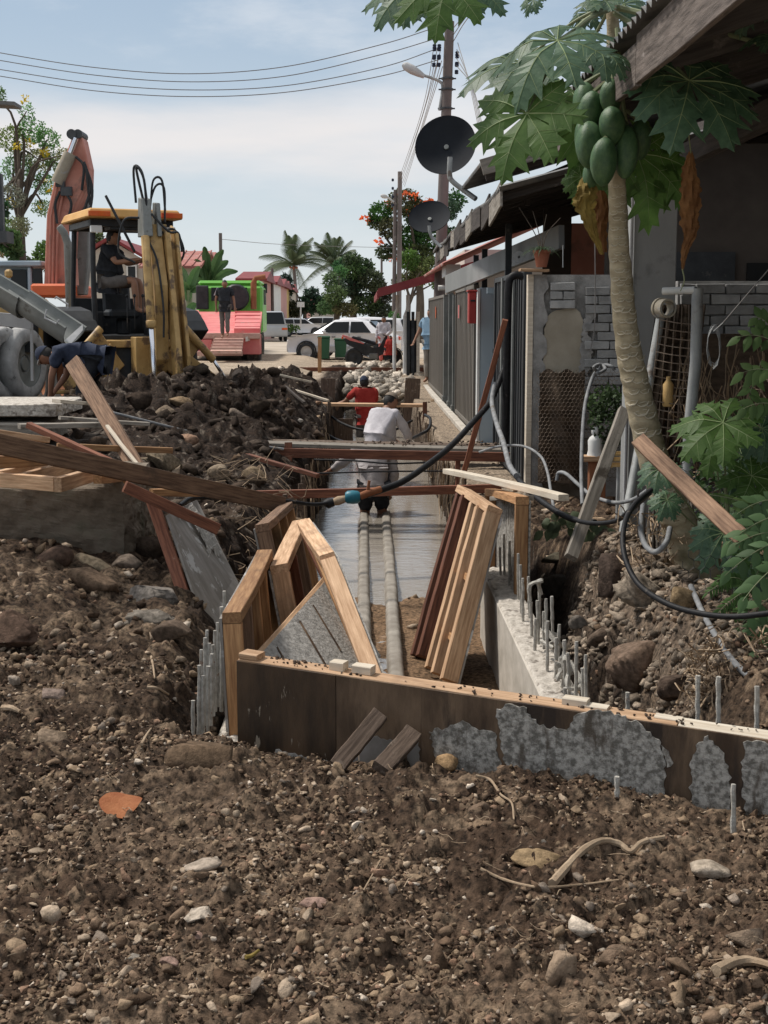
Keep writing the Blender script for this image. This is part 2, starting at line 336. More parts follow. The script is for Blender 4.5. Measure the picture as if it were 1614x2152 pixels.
mt['cloth_pale'] = M('pale_grey_cotton', (.34, .31, .31), (.50, .47, .47), 7, rough=.95, bump=1.0, bs=14, c3=(.36, .3, .26), c3t=.6, c3s=6)
mt['cloth_red'] = M('red_cotton', (.34, .03, .025), (.45, .055, .045), 10, rough=.95, bump=.5, bs=18)
mt['cloth_blue'] = M('blue_shirt', (.20, .32, .44), (.27, .40, .52), 10, rough=.95, bump=.5, bs=18)
mt['cloth_grey'] = M('grey_trousers', (.11, .10, .095), (.18, .165, .155), 10, rough=.95, bump=.5, bs=18)
mt['cloth_beige'] = M('beige_trousers', (.30, .27, .23), (.42, .38, .33), 10, rough=.95, bump=.6, bs=18)
mt['terracotta'] = M('terracotta_pot', (.26, .09, .05), (.34, .13, .08), 6, rough=.9)
mt['sack'] = M('brown_sacking', (.055, .04, .028), (.14, .10, .07), 6, (1, 1, 3), rough=.95, bump=.8, bs=50, c3=(.20, .155, .11), c3t=.6, c3s=9)
mt['wire'] = M('rusty_wire', (.14, .10, .07), (.24, .19, .15), 20, rough=.7, bump=0, metal=.3)
mt['cable'] = M('aerial_cable', (.20, .19, .18), (.26, .25, .24), 5, rough=.6, bump=0)
mt['dirt_deep'] = M('dark_earth_bank', (.025, .02, .016), (.075, .058, .045), 9, rough=.95, bump=1.0, bs=30)
mt['leafy'] = M('broadleaf_foliage', (.8, .85, .75), (1.7, 1.65, 1.5), 1.2, rough=.6, bump=0, attr=True, trans=.4, spec=.3)
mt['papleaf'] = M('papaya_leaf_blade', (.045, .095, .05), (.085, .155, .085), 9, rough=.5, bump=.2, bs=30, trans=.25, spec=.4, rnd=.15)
mt['papleaf2'] = M('backlit_tint_papaya_leaf_blade', (.075, .15, .035), (.12, .22, .055), 6, rough=.5, bump=.2, bs=30, trans=.5, spec=.35, rnd=.15)  # brighter yellow-green blade colour stands in for light shining through
mt['papvein'] = M('papaya_leaf_vein', (.20, .27, .12), (.28, .34, .17), 9, rough=.6, bump=0)
mt['petiole'] = M('papaya_leaf_stalk', (.16, .19, .10), (.24, .26, .15), 6, rough=.6, bump=0)
mt['fruit'] = M('green_papaya_skin', (.04, .10, .045), (.085, .16, .065), 7, rough=.5, bump=.25, bs=22, c3=(.14, .19, .06), c3t=.64, c3s=6, c3w=.1, spec=.45)
mt['deadleaf'] = M('dry_brown_leaf', (.13, .055, .022), (.26, .13, .05), 9, rough=.85, bump=.6, bs=30, trans=.15)
mt['deadyellow'] = M('dry_yellow_leaf', (.16, .11, .03), (.30, .22, .06), 8, rough=.85, bump=.6, bs=30, trans=.15)
mt['bark'] = M('papaya_bark', (.27, .225, .145), (.46, .395, .275), 9, (1, 1, 2.5), rough=.85, bump=.5, bs=40, c3=(.15, .145, .08), c3t=.6, c3s=4, c3w=.2)
mt['scar'] = M('papaya_leaf_scar', (.48, .43, .33), (.62, .56, .44), 12, rough=.9, bump=.4)
mt['treebark'] = M('tree_bark', (.07, .055, .042), (.14, .115, .09), 4, (1, 1, .3), rough=.95, bump=.6, bs=20)
mt['root'] = M('pale_root', (.28, .20, .13), (.42, .32, .22), 12, rough=.9, bump=.5)
mt['teal'] = M('teal_plastic', (.02, .13, .18), (.03, .19, .25), 5, rough=.4, bump=.1)
# ---------------------------------------------------------------- terrain
XLY = np.array([0, 4.2, 5, 6, 7, 8.5, 10, 12, 16, 24, 40.]); XLV = np.array([-.75, -.75, -.85, -.92, -1.0, -1.25, -1.15, -.8, -.64, -.6, -.58])
XRY = np.array([0, 4.2, 5, 6, 7, 8, 9.5, 11, 12.5, 40.]); XRV = np.array([1.3, 1.3, 1.32, 1.35, 1.38, 1.42, 1.38, 1.22, 1.0, .96])
WZ = -.65
def ybd(x): return 4.95-.436*(x+.52)+.07
def bump(x, y, cx, cy, rx, ry): return np.exp(-((x-cx)/rx)**2-((y-cy)/ry)**2)
def heap_mask(x, y):
    far = 18.2+7*sstep(-2.6, -1.2, x)
    return sstep(-4.3, -3.2, x+.3*pn(y*.5, x*.3, 5))*sstep(-.42, -1.5, x-.012*(y-12)+.25*pn(y*.9, x*.8, 8))*sstep(11.0, 17.0, y+1.1*pn(x*.7, y*.2, 3))*sstep(far+2.2, far, y+.8*pn(x*.6, y*.3, 4))
def height(x, y):
    z = np.zeros_like(x)
    z += .03*fbm(x*.7, y*.7, 3, 2)
    z += .17*sstep(-1.25, -2.1, x)*sstep(5.3, 7.6, y)
    z += .26*sstep(1.22, 1.5, x)*sstep(2.1, 1.6, x)*sstep(4.2, 5.2, y)*sstep(10.5, 8.0, y)
    z += .07*bump(x, y, .15, 4.35, .55, .22)+.06*bump(x, y, -.75, 4.75, .35, .4)+.05*bump(x, y, .75, 4.0, .3, .2)
    z += .045*bump(x, y, -.3, 3.2, .5, .35)-.03*bump(x, y, .35, 3.35, .4, .3)
    hm = heap_mask(x, y)
    z += hm*(.30+.14*fbm(x*.75, y*.45, 3, 21))+.16*sstep(-.6, -1.2, x)*sstep(9.5, 13, y)*sstep(30, 26, y)
    z += .10*sstep(26, 34, y)
    xl = np.interp(y, XLY, XLV)+.10*pn(y*1.1, x*0, 9)*sstep(5, 7, y); xr = np.interp(y, XRY, XRV)
    wl = np.interp(y, [4, 5.5, 7, 9, 12, 14, 40], [.12, .35, .55, .5, .35, .14, .1]); wr = np.interp(y, [4, 5.5, 8, 11, 13, 40], [.25, .34, .36, .25, .08, .08])
    tl = sstep(0, 1, (x-xl)/wl); tr = sstep(0, 1, (xr-x)/wr); tb = sstep(0, .1, y-ybd(x)); te = sstep(0, .5, 41-y)
    t = tl*tr*tb*te
    fl = np.where(y < 11.2, -.60, -.82); ye = y+.55*fbm(x*2.2, y*.9, 4, 33); fl = -.60-.22*sstep(10.5, 12.0, ye)
    fl = fl-.2*sstep(.98, 1.1, x)*sstep(11, 10, y)
    fl = fl+.02*fbm(x*3, y*3, 3, 31)+np.where(y > 30, .25*sstep(30, 36, y), 0)
    z = z*(1-t)+fl*t
    return z, t, hm
def relief(x, y, z, t, hm):
    road = sstep(31, 34, y)*(1-hm)*(1-t)*sstep(-.9, -1.2, x) + sstep(41.5, 42.5, y)
    road = np.clip(road, 0, 1)
    ledge = sstep(.94, 1.0, x)*sstep(11.5, 12.5, y)
    floor = t*sstep(.5, .95, t)*(x < .99)
    sl = t*(1-t)*4                                        # banks are the lumpiest
    amp = (1-road*.96)*(1-ledge*.8)*(1-floor*.8)*(1+.8*hm+.8*sl)
    far = 1+.06*np.clip(y-4, 0, 12)
    d = .030*fbm(x*3.1, y*3.1, 4, 41)+.020*np.abs(fbm(x*9, y*9, 4, 51))+.012*fbm(x*42, y*36, 3, 55)*sstep(10, 5, y)
    f1, c1 = worley(x*5.5+.6*pn(x*6, y*6, 2), y*5.5, 61); d2 = (1-(f1/.55)**2).clip(0, 1)*.042*(c1 > .55)
    f2, c2 = worley(x*14, y*14, 71); d3 = (1-(f2/.6)**2).clip(0, 1)*.021*(c2 > .45)
    f3, c3 = worley(x*34, y*34, 81); d4 = (1-(f3/.6)**2).clip(0, 1)*.009*(c3 > .25)*sstep(9, 5, y)
    f4, c4 = worley(x*2.3, y*2.3, 91); d5 = (1-(f4/.6)**2).clip(0, 1)*.13*(c4 > .5)*np.clip(hm*.8+sl*.5, 0, 1)
    return z+amp*(d*far+d2+d3+d4+d5), road, (c1, c2, c3, f2, f3)
def Hz(x, y):
    x = np.atleast_1d(np.asarray(x, float)); y = np.atleast_1d(np.asarray(y, float)); z, t, h = height(x, y)
    return relief(x, y, z, t, h)[0]
def soil_col(x, y, z, t, hm, road, cs):
    c1, c2, c3, f2, f3 = cs
    n = np.clip(.42+1.0*fbm(x*1.3, y*1.3, 6, 101, 2.2, .62), 0, 1)[:, None]; k = np.clip(.5+.9*fbm(x*6, y*6, 3, 111), 0, 1)[:, None]
    brown = np.array([.062, .041, .029]); tan = np.array([.20, .15, .108]); dark = np.array([.026, .0195, .016]); sand = np.array([.40, .34, .27])
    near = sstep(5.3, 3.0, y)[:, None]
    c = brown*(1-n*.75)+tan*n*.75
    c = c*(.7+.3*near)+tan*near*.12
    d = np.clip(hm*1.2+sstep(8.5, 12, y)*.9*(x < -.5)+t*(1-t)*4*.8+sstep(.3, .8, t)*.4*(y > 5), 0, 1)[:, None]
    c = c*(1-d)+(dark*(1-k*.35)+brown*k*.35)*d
    pale = ((c2 > .86) | (c3 > .90))[:, None] & (road < .5)[:, None]
    c = np.where(pale & (d < .5), c*.45+.55*np.array([.27, .205, .145])*(.7+.5*k), c); c = np.where(pale & (d >= .5) & (c3[:, None] > .93), np.array([.15, .13, .11]), c)
    led = (sstep(.92, 1.0, x)*sstep(11.8, 12.6, y)*(1-t))[:, None]; c = c*(1-led)+np.array([.33, .275, .215])*(.75+.35*k)*led
    fl = (sstep(.7, 1, t)*sstep(11.6, 10.8, y)*(x < .98))[:, None]; c = c*(1-fl)+np.array([.20, .135, .085])*(.8+.4*k)*fl
    rb = (sstep(.93, 1.2, x)*sstep(5, 5.6, y)*sstep(9, 8, y)*sstep(-.3, .15, z))[:, None]*.45; c = c*(1-rb)+np.array([.26, .21, .165])*rb
    r = road[:, None]; return c*(1-r)+sand*(.85+.3*n)*r
U = np.arange(-.42, .44, .00135); Yr = [1.9]
while Yr[-1] < 50: Yr.append(Yr[-1]*1.0036)
Yr = np.array(Yr); nu, ny = len(U), len(Yr)
gx = (U[None, :]*(Yr[:, None]+1.2)).ravel(); gy = np.repeat(Yr, nu)
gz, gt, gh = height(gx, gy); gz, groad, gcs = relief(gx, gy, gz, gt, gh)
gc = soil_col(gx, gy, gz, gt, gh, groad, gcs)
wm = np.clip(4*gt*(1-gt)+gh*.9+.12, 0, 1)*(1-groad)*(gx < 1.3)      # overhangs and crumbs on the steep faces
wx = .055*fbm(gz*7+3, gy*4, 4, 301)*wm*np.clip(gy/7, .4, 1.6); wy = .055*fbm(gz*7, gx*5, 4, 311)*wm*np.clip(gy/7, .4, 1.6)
# edges of the sheet sink a little so that the wide ground meets them
i = np.arange(ny-1)[:, None]*nu+np.arange(nu-1)[None, :]; i = i.ravel()
FQ = np.stack([i, i+1, i+nu+1, i+nu], 1)
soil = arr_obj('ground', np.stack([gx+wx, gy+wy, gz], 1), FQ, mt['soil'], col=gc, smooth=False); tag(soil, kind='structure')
# wide ground beside and beyond
b = MB(); xa, ya = U[0]*(50+1.2), Yr[-1]; xb = U[-1]*(50+1.2)
b.add([(xa, ya-.2, .05), (xb, ya-.2, .05), (xb, 900, .05), (xa, 900, .05)], [(0, 1, 2, 3)])
b.add([(xa, ya-.2, .05), (xa, 900, .05), (-500, 900, .05), (-500, -20, .05), (U[0]*3.1+.02, 1.9, .0), (U[0]*3.1+.02, -20, .0)], [(0, 1, 2, 3, 4), (4, 3, 5)])
b.add([(xb, ya-.2, .05), (xb, 900, .05), (500, 900, .05), (500, -20, .05), (U[-1]*3.1-.02, 1.9, .0), (U[-1]*3.1-.02, -20, .0)], [(0, 4, 3, 2, 1), (4, 5, 3)])
b.add([(U[0]*3.1+.02, 1.95, 0), (U[-1]*3.1-.02, 1.95, 0), (U[-1]*3.1-.02, -20, 0), (U[0]*3.1+.02, -20, 0)], [(0, 3, 2, 1)])
tag(b.build('road', mt['road']), kind='structure')
# water in the trench
m = bpy.data.materials.new('muddy_water'); m.use_nodes = True; t_ = m.node_tree; pb = t_.nodes['Principled BSDF']
pb.inputs['Base Color'].default_value = (.33, .295, .25, 1); pb.inputs['Roughness'].default_value = .02; pb.inputs['Specular IOR Level'].default_value = 1.0; pb.inputs['IOR'].default_value = 2.0
tcw = N(t_, 'ShaderNodeTexCoord'); mpw = N(t_, 'ShaderNodeMapping'); mpw.inputs['Scale'].default_value = (.9, 3.0, 1); nw = N(t_, 'ShaderNodeTexNoise'); nw.inputs['Scale'].default_value = 5; nw.inputs['Detail'].default_value = 5
bw = N(t_, 'ShaderNodeBump'); bw.inputs['Strength'].default_value = .2; bw.inputs['Distance'].default_value = .03
t_.links.new(tcw.outputs['Object'], mpw.inputs[0]); t_.links.new(mpw.outputs[0], nw.inputs[0]); t_.links.new(nw.outputs[0], bw.inputs['Height']); t_.links.new(bw.outputs[0], pb.inputs['Normal'])
mt['water'] = m
b = MB(); b.add([(-.72, 9.6, WZ), (1.12, 9.6, WZ), (1.12, 36, WZ), (-.72, 36, WZ)], [(0, 1, 2, 3)]); b.add([(.03, 6.6, -.562), (.17, 6.6, -.562), (.21, 11.4, -.562-.08), (.03, 11.4, -.562-.08)], [(0, 1, 2, 3)])
tag(b.build('water', m), kind='structure')

# ---------------------------------------------------------------- rocks
def ico(sub):
    bm = bmesh.new(); bmesh.ops.create_icosphere(bm, subdivisions=sub, radius=1); v = np.array([p.co[:] for p in bm.verts]); f = np.array([[q.index for q in p.verts] for p in bm.faces]); bm.free(); return v, f
ICO1, ICO2, ICO3, ICO4 = ico(1), ico(2), ico(3), ico(4)
def rand_rot(n):
    q = rng.normal(size=(n, 4)); q /= np.linalg.norm(q, axis=1)[:, None]; w, x, y, z = q.T
    return np.stack([1-2*(y*y+z*z), 2*(x*y-z*w), 2*(x*z+y*w), 2*(x*y+z*w), 1-2*(x*x+z*z), 2*(y*z-x*w), 2*(x*z-y*w), 2*(y*z+x*w), 1-2*(x*x+y*y)], 1).reshape(n, 3, 3)
def stones(name, pos, size, col, base, rough=.28, parent=None):
    v, f = base; n = len(pos); k = len(v)
    vv = v[None]*(1+rng.normal(0, rough, (n, k, 1))).clip(.4, 1.6)*rng.uniform(.45, 1.3, (n, 1, 3))
    for _ in range(6):
        q = rng.normal(size=(n, 3)); q /= np.linalg.norm(q, axis=1)[:, None]; dd = np.einsum('nkj,nj->nk', vv, q); c_ = rng.uniform(.22, .62, (n, 1)); vv = vv-np.clip(dd-c_, 0, None)[:, :, None]*q[:, None, :]*.95
    vv = vv*1.4; vv = np.einsum('nij,nkj->nki', rand_rot(n), vv); vv[:, :, 2] *= .78
    vv = vv*size[:, None, None]+pos[:, None, :]
    ff = (f[None]+np.arange(n)[:, None, None]*k).reshape(-1, 3); cc = np.repeat(col, k, axis=0)
    o = arr_obj(name, vv.reshape(-1, 3), ff, mt['stone'], col=cc, parent=parent); return tag(o, kind='stuff')
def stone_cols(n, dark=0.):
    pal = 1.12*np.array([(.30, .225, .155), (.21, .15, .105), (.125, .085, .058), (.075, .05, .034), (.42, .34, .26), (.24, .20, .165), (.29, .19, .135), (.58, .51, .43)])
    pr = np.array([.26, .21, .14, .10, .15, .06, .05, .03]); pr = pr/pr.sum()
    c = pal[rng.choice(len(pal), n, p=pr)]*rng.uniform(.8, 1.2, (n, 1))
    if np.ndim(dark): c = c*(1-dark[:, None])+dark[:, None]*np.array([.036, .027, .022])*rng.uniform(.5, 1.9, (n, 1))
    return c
def scatter(n, y0, y1, s0, s1, pw, umin=-.33, umax=.34):
    y = y0*(y1/y0)**rng.uniform(0, 1, n); x = rng.uniform(umin, umax, n)*(y+.6)
    s = s0*(s1/s0)**(rng.uniform(0, 1, n)**pw)*(1+.09*np.clip(y-4, 0, 12))
    z, t, h = height(x, y); zr, road, cs = relief(x, y, z, t, h)
    keep = (road < .3) & ~((t > .6) & (y > 11)) & ~((t > .85) & (x > -.5) & (x < .85) & (rng.uniform(0, 1, n) < .93)) & ~((x > .97) & (y > 12.2) & (rng.uniform(0, 1, n) < .9))
    keep &= (rng.uniform(0, 1, n) < np.clip(.45+1.3*fbm(x*1.7, y*1.7, 3, 201), .12, 1))
    x, y, zr, s, t, h = [a[keep] for a in (x, y, zr, s, t, h)]
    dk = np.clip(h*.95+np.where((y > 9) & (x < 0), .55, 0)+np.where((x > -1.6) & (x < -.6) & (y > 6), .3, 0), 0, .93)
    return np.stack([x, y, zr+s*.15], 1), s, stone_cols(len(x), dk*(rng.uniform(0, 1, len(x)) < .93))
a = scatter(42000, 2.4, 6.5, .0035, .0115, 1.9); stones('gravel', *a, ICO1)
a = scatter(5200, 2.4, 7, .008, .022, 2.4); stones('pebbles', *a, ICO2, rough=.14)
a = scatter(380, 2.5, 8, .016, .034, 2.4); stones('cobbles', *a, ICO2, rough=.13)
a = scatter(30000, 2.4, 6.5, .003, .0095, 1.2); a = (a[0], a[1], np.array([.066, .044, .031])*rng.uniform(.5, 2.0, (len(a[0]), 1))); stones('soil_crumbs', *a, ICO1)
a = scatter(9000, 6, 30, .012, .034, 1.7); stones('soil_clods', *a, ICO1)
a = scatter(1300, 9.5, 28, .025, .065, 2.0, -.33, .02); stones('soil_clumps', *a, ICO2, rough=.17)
# broken concrete and coral rubble at the far end of the trench, and on its right bank
n = 900; x = rng.uniform(-.4, 1.5, n); y = rng.uniform(30, 41.5, n); z = -.15+(y-30)/11*.25+rng.uniform(-.15, .12, n); s = rng.uniform(.04, .17, n)
stones('concrete_rubble', np.stack([x, y, z], 1), s, np.array([.60, .55, .48])*rng.uniform(.25, 1.25, (n, 1)), ICO1, rough=.4)
n = 1500; y = rng.uniform(5.2, 8.3, n); x = 1.2+rng.uniform(0, .8, n)**1.2; z = Hz(x, y)+.01; s = rng.uniform(.008, .035, n)**1
stones('bank_gravel', np.stack([x, y, z], 1), s, np.array([.30, .25, .20])*rng.uniform(.35, 1.5, (n, 1)), ICO1)
def boulder(px, py, wpx, hpx, Y, colr, label, seed, name='rock', cat='rock', sub=ICO3, tilt=0, sink=.25, jag=.5, flat=None):
    """One rock given by where it is seen; its size is real, from the distance."""
    d = ray(px, py+hpx*.22); ys = np.arange(2.4, 30, .02); tt = ys/d.y; xs = d.x*tt; zs = 1.6+d.z*tt
    hit = np.nonzero(zs < height(xs, ys)[0]+.012)[0]; Yh = ys[hit[0]] if len(hit) else Y
    if abs(Yh-Y) < .22*Y: Y = Yh
    p = P(px, py, Y); sc = (p-CAM).dot(fw)/F; w = wpx*sc/2; h = hpx*sc/2
    v, f = sub; r = np.random.default_rng(seed); o = r.uniform(-50, 50, 3)
    d = 1+jag*.55*fbm(v[:, 0]*1.1+o[0]+v[:, 2]*.9, v[:, 1]*1.1+o[1]-v[:, 2]*.7, 3, seed)+(.08+jag*.20)*fbm(v[:, 0]*4+o[2]+v[:, 2]*3, v[:, 1]*4-v[:, 2]*3, 4, seed+3)
    vv = v*d[:, None]
    for k in range(11):      # broken faces
        nrm = r.normal(size=3); nrm /= np.linalg.norm(nrm); q = vv@nrm; c = r.uniform(.38, .78); vv = vv-np.clip(q-c, 0, None)[:, None]*nrm*.9
    vv = vv/np.abs(vv).max(0)*1.06      # back to the size seen
    vv = vv*np.array([w, max(w*.7, h*.8), h]); ca, sa = math.cos(tilt), math.sin(tilt)
    vv = np.stack([vv[:, 0]*ca-vv[:, 2]*sa, vv[:, 1], vv[:, 0]*sa+vv[:, 2]*ca], 1)+np.array(p)
    ob = arr_obj(name, vv, f, mt['stone'], col=np.tile(np.array(colr), (len(v), 1))*(1+.25*fbm(v[:, 0]*3, v[:, 1]*3+v[:, 2]*3, 3, seed+9))[:, None], org=tuple(p)); ob.location = p
    return tag(ob, label, cat)
TAN, BRN, GRY, DKB, PNK = (.34, .26, .19), (.20, .145, .105), (.26, .24, .21), (.075, .055, .042), (.36, .25, .21)
boulder(1184, 2046, 82, 92, 3.42, TAN, 'pointed tan rock standing upright near the bottom edge of the dug soil', 1, jag=.7, tilt=.5)
boulder(1290, 2020, 92, 66, 3.52, BRN, 'rounded brown rock just right of the pointed tan rock', 2)
boulder(1478, 2052, 44, 24, 3.38, TAN, 'small flat tan rock beside the buried rotten pipe', 3)
boulder(1578, 1975, 90, 56, 3.62, (.26, .20, .15), 'broad pale rock half buried at the lower right edge', 4)
boulder(1370, 2112, 32, 46, 3.22, (.42, .32, .22), 'small yellowish rock at the very bottom right of the soil', 5)
boulder(668, 1900, 76, 34, 3.85, PNK, 'pinkish flat stone in the middle of the foreground soil', 6)
boulder(420, 1826, 86, 34, 4.1, (.42, .36, .30), 'pale chalky lump below and right of the orange leaf', 7)
boulder(280, 2012, 46, 28, 3.5, GRY, 'grey stone at the lower left, beside a pinkish chip', 8)
boulder(358, 2023, 44, 22, 3.46, PNK, 'pinkish chip beside the grey stone at the lower left', 9)
boulder(425, 1970, 46, 24, 3.62, PNK, 'small reddish wedge shaped stone at the lower left of the soil', 10)
boulder(930, 1610, 62, 54, 4.42, (.40, .27, .15), 'yellow brown rock leaning on the foot of the cement crusted formwork', 11, jag=.6)
boulder(1010, 1701, 50, 36, 4.15, BRN, 'round brown stone in the soil below the formwork board', 12)
boulder(1130, 1806, 110, 40, 3.98, (.34, .25, .15), 'crumbling yellowish clod left of the pale root', 13)
boulder(1490, 1822, 86, 40, 3.92, (.44, .38, .31), 'whitish crumbling stone at the right below the rebar stub', 14)
boulder(412, 1588, 150, 56, 4.62, (.15, .105, .07), 'long flat topped brown rock left of the formwork board end', 15, jag=.3, name='rock')
boulder(239, 1521+70, 46, 44, 4.9, BRN, 'brown round stone among clods on the left soil', 16)
boulder(105, 1553, 72, 44, 5.0, TAN, 'pale jagged stone on the far left soil above the orange leaf', 17)
boulder(110, 1458, 54, 40, 5.6, (.28, .22, .19), 'pinkish grey stone left of the grey wedge stone', 18)
boulder(30, 1432, 26, 30, 5.7, (.36, .31, .26), 'small pale stone at the left picture edge', 19)
boulder(20, 1340, 120, 110, 6.3, (.12, .08, .06), 'large reddish brown boulder half in view at the left edge', 20, sub=ICO4, jag=.9)
boulder(122, 1172, 88, 54, 7.9, (.10, .066, .05), 'dark red brown boulder at the foot of the concrete block', 21, tilt=-.2)
boulder(205, 1190, 96, 34, 7.5, (.33, .27, .19), 'pale flat slab of stone lying on the brown slab in front of the concrete block', 22, tilt=-.45, jag=.3)
boulder(195, 1224, 110, 58, 7.2, (.19, .135, .095), 'long tilted brown slab below the pale slab of stone', 23, tilt=-.5, jag=.3)
boulder(268, 1182, 70, 50, 7.9, (.17, .14, .115), 'lumpy grey brown rock right of the pale slab of stone', 24, jag=.8)
boulder(330, 1250, 120, 60, 7.4, (.24, .22, .20), 'jagged grey rock on the bank beside the leaning grey panel', 25, jag=1.0, sub=ICO4)
boulder(318, 1302, 110, 44, 7.0, (.21, .19, .165), 'layered grey rock under the jagged grey rock', 26, jag=1.0, sub=ICO4)
boulder(345, 1330, 110, 50, 6.8, (.14, .105, .08), 'smooth brown rock shelf above the left rebar', 27, jag=.5)
boulder(300, 1155, 120, 60, 8.6, DKB, 'dark broken rock beside the right end of the concrete block', 28, jag=1.0)
boulder(350, 978, 110, 64, 11.5, (.22, .18, .13), 'large tan rock sticking out of the dark spoil bank', 29, jag=.8, sub=ICO4)
boulder(262+205, 1000, 64, 46, 12, (.27, .22, .165), 'pale brown rock on the dark bank near the plank bridge end', 30, jag=.8)
boulder(529, 1003, 60, 44, 12, (.30, .235, .16), 'yellowish rock on the dark bank under the plank bridge', 31, jag=.8)
boulder(385, 850, 60, 34, 15.5, (.26, .19, .12), 'orange brown clod on the slope of the black spoil heap', 32, jag=.9)
boulder(350, 865, 46, 26, 15, (.25, .2, .15), 'small tan clod near the middle of the spoil heap', 33, jag=.9)
boulder(495, 873, 50, 30, 15.5, (.22, .18, .15), 'grey tan clod on the right slope of the spoil heap', 34, jag=.9)
boulder(618, 882, 38, 14, 17, (.5, .47, .43), 'flat white stone beside the muddy trench edge', 35, jag=.3)
boulder(560, 838, 48, 24, 18.5, (.23, .18, .13), 'brown stone at the foot of the spoil heap near the trench', 36)
boulder(500, 788, 26, 34, 21, (.07, .06, .055), 'dark upright stone on the crest of the spoil heap', 37)
boulder(250, 1712, 4, 4, 4.2, DKB, 'tiny dark clod hidden beside the orange leaf', 38) if 0 else None
# right bank
boulder(1345, 1400, 130, 150, 5.7, (.20, .145, .11), 'big reddish block of old mortar on the right bank behind the board', 41, sub=ICO4, jag=1.0, tilt=-.3)
boulder(1352, 1250, 120, 120, 7.0, (.30, .255, .205), 'mass of pebbly lime concrete on the right bank', 42, sub=ICO4, jag=1.1)
boulder(1290, 1220, 60, 110, 7.2, (.075, .055, .045), 'dark upright root clump beside the pebbly concrete mass', 43, jag=.8)
boulder(1215, 1310, 40, 34, 6.6, (.14, .125, .11), 'round grey stone in the dark gap right of the new wall', 44)
boulder(1288, 1392, 50, 34, 5.9, (.17, .15, .125), 'smooth grey wedge stone above the board on the right bank', 45, tilt=.5)
boulder(1270, 1345, 70, 60, 6.3, (.15, .115, .09), 'brown lumpy rock in the right hand gap', 46)
boulder(1170, 1172, 96, 26, 8.4, (.11, .10, .075), 'mossy flat slab under the weathered prop', 47, tilt=.15, jag=.3)
boulder(1178, 1225, 130, 70, 8.2, (.05, .042, .036), 'black overhanging earth lump under the mossy slab', 48, jag=.6)
boulder(1440, 1262, 70, 60, 6.5, (.27, .20, .12), 'yellowish rock wrapped in chicken wire at the papaya foot', 49, jag=.6)
boulder(1425, 1440, 140, 90, 5.4, (.09, .065, .05), 'dark earth lump with roots behind the right end of the board', 50, jag=.9, sub=ICO4)
boulder(1400, 1430, 40, 40, 5.2, (.19, .15, .12), 'brown stone behind the two rebar stubs on the right', 51)
boulder(715, 1390, 34, 18, 5.4, (.52, .44, .38), 'small broken pale block on top of the formwork rail', 52, jag=.15) if 0 else None
# ---------------------------------------------------------------- timber, formwork, concrete walls
_tcount = [0]
def basis(p0, p1, upv):
    d = (p1-p0).normalized(); upv = Vector(upv)
    if abs(d.dot(upv)) > .98: upv = Vector((0, 1, 0))
    y = upv.cross(d).normalized(); z = d.cross(y)
    return Matrix((d, y, z)).transposed()
def timber(p0, p1, w, h, mat, name='timber', parent=None, upv=(0, 0, 1), n=5, bow=.004, cham=.003):
    """A sawn length from p0 to p1: w across, h along upv; its own object with local X along the grain."""
    p0, p1 = Vector(p0), Vector(p1); L = (p1-p0).length; B = basis(p0, p1, upv); _tcount[0] += 1
    r = random.Random(_tcount[0]*17+3); b1, b2 = r.uniform(-bow, bow)*L, r.uniform(-bow, bow)*L; c = min(cham, w*.2, h*.2)
    rings = []
    for i in range(n+1):
        t = i/n; oy, oz = b1*math.sin(math.pi*t)+r.uniform(-1, 1)*.0012, b2*math.sin(math.pi*t)+r.uniform(-1, 1)*.0012
        a, b_ = w/2*(1+r.uniform(-.02, .02)), h/2*(1+r.uniform(-.02, .02)); x = L*t
        if i == 0: x += 0
        rings.append([(x, oy+sy, oz+sz) for sy, sz in ((-a+c, -b_), (a-c, -b_), (a, -b_+c), (a, b_-c), (a-c, b_), (-a+c, b_), (-a, b_-c), (-a, -b_+c))])
    vs = [v for q in rings for v in q]; fs = [(i*8+j, i*8+(j+1) % 8, (i+1)*8+(j+1) % 8, (i+1)*8+j) for i in range(n) for j in range(8)]
    fs += [tuple(range(8))[::-1], tuple(n*8+j for j in range(8))]
    me = bpy.data.meshes.new(name); me.from_pydata(vs, [], fs); me.materials.append(mt[mat] if isinstance(mat, str) else mat)
    o = bpy.data.objects.new(name, me); COL.objects.link(o)
    off = ORG.get(parent.name, Vector()) if parent else Vector()
    o.matrix_local = Matrix.Translation(p0-off) @ B.to_4x4()
    if parent: o.parent = parent; ORG[o.name] = off
    return o
def Tt(label, cat, p0, p1, w, h, mat, name, group=None, **k):
    return tag(timber(p0, p1, w, h, mat, name, **k), label, cat, group)
def quadslab(c4, th, mat, name, parent, nu=6, nv=6):
    """Sheet through four corners (tl, tr, br, bl) with thickness, local frame: X along the top edge."""
    a, b, c, d = [Vector(p) for p in c4]; nrm = (b-a).cross(d-a).normalized()
    m = MB(); m.hull([a, b, c, d], [p+nrm*th for p in (a, b, c, d)])
    return m.build(name, mt[mat], parent, bevel=.002)
def crust(outline, nrm, th, mat, name, parent, seed=1, step=.012, amp=.010):
    """Cement stuck on a board: ragged outline (3-D points on the board), standing proud of it."""
    r = random.Random(seed); pts = []; n = len(outline); nrm = Vector(nrm).normalized()
    for i in range(n):
        p, q = Vector(outline[i]), Vector(outline[(i+1) % n]); k = max(1, int((q-p).length/step)); t = (q-p).normalized(); s_ = t.cross(nrm)
        for j in range(k): pts.append(p+(q-p)*(j/k)+s_*r.uniform(-amp, amp)*(1 if j else .3))
    m = MB(); m.poly(pts, nrm*th); return m.build(name, mt[mat], parent)
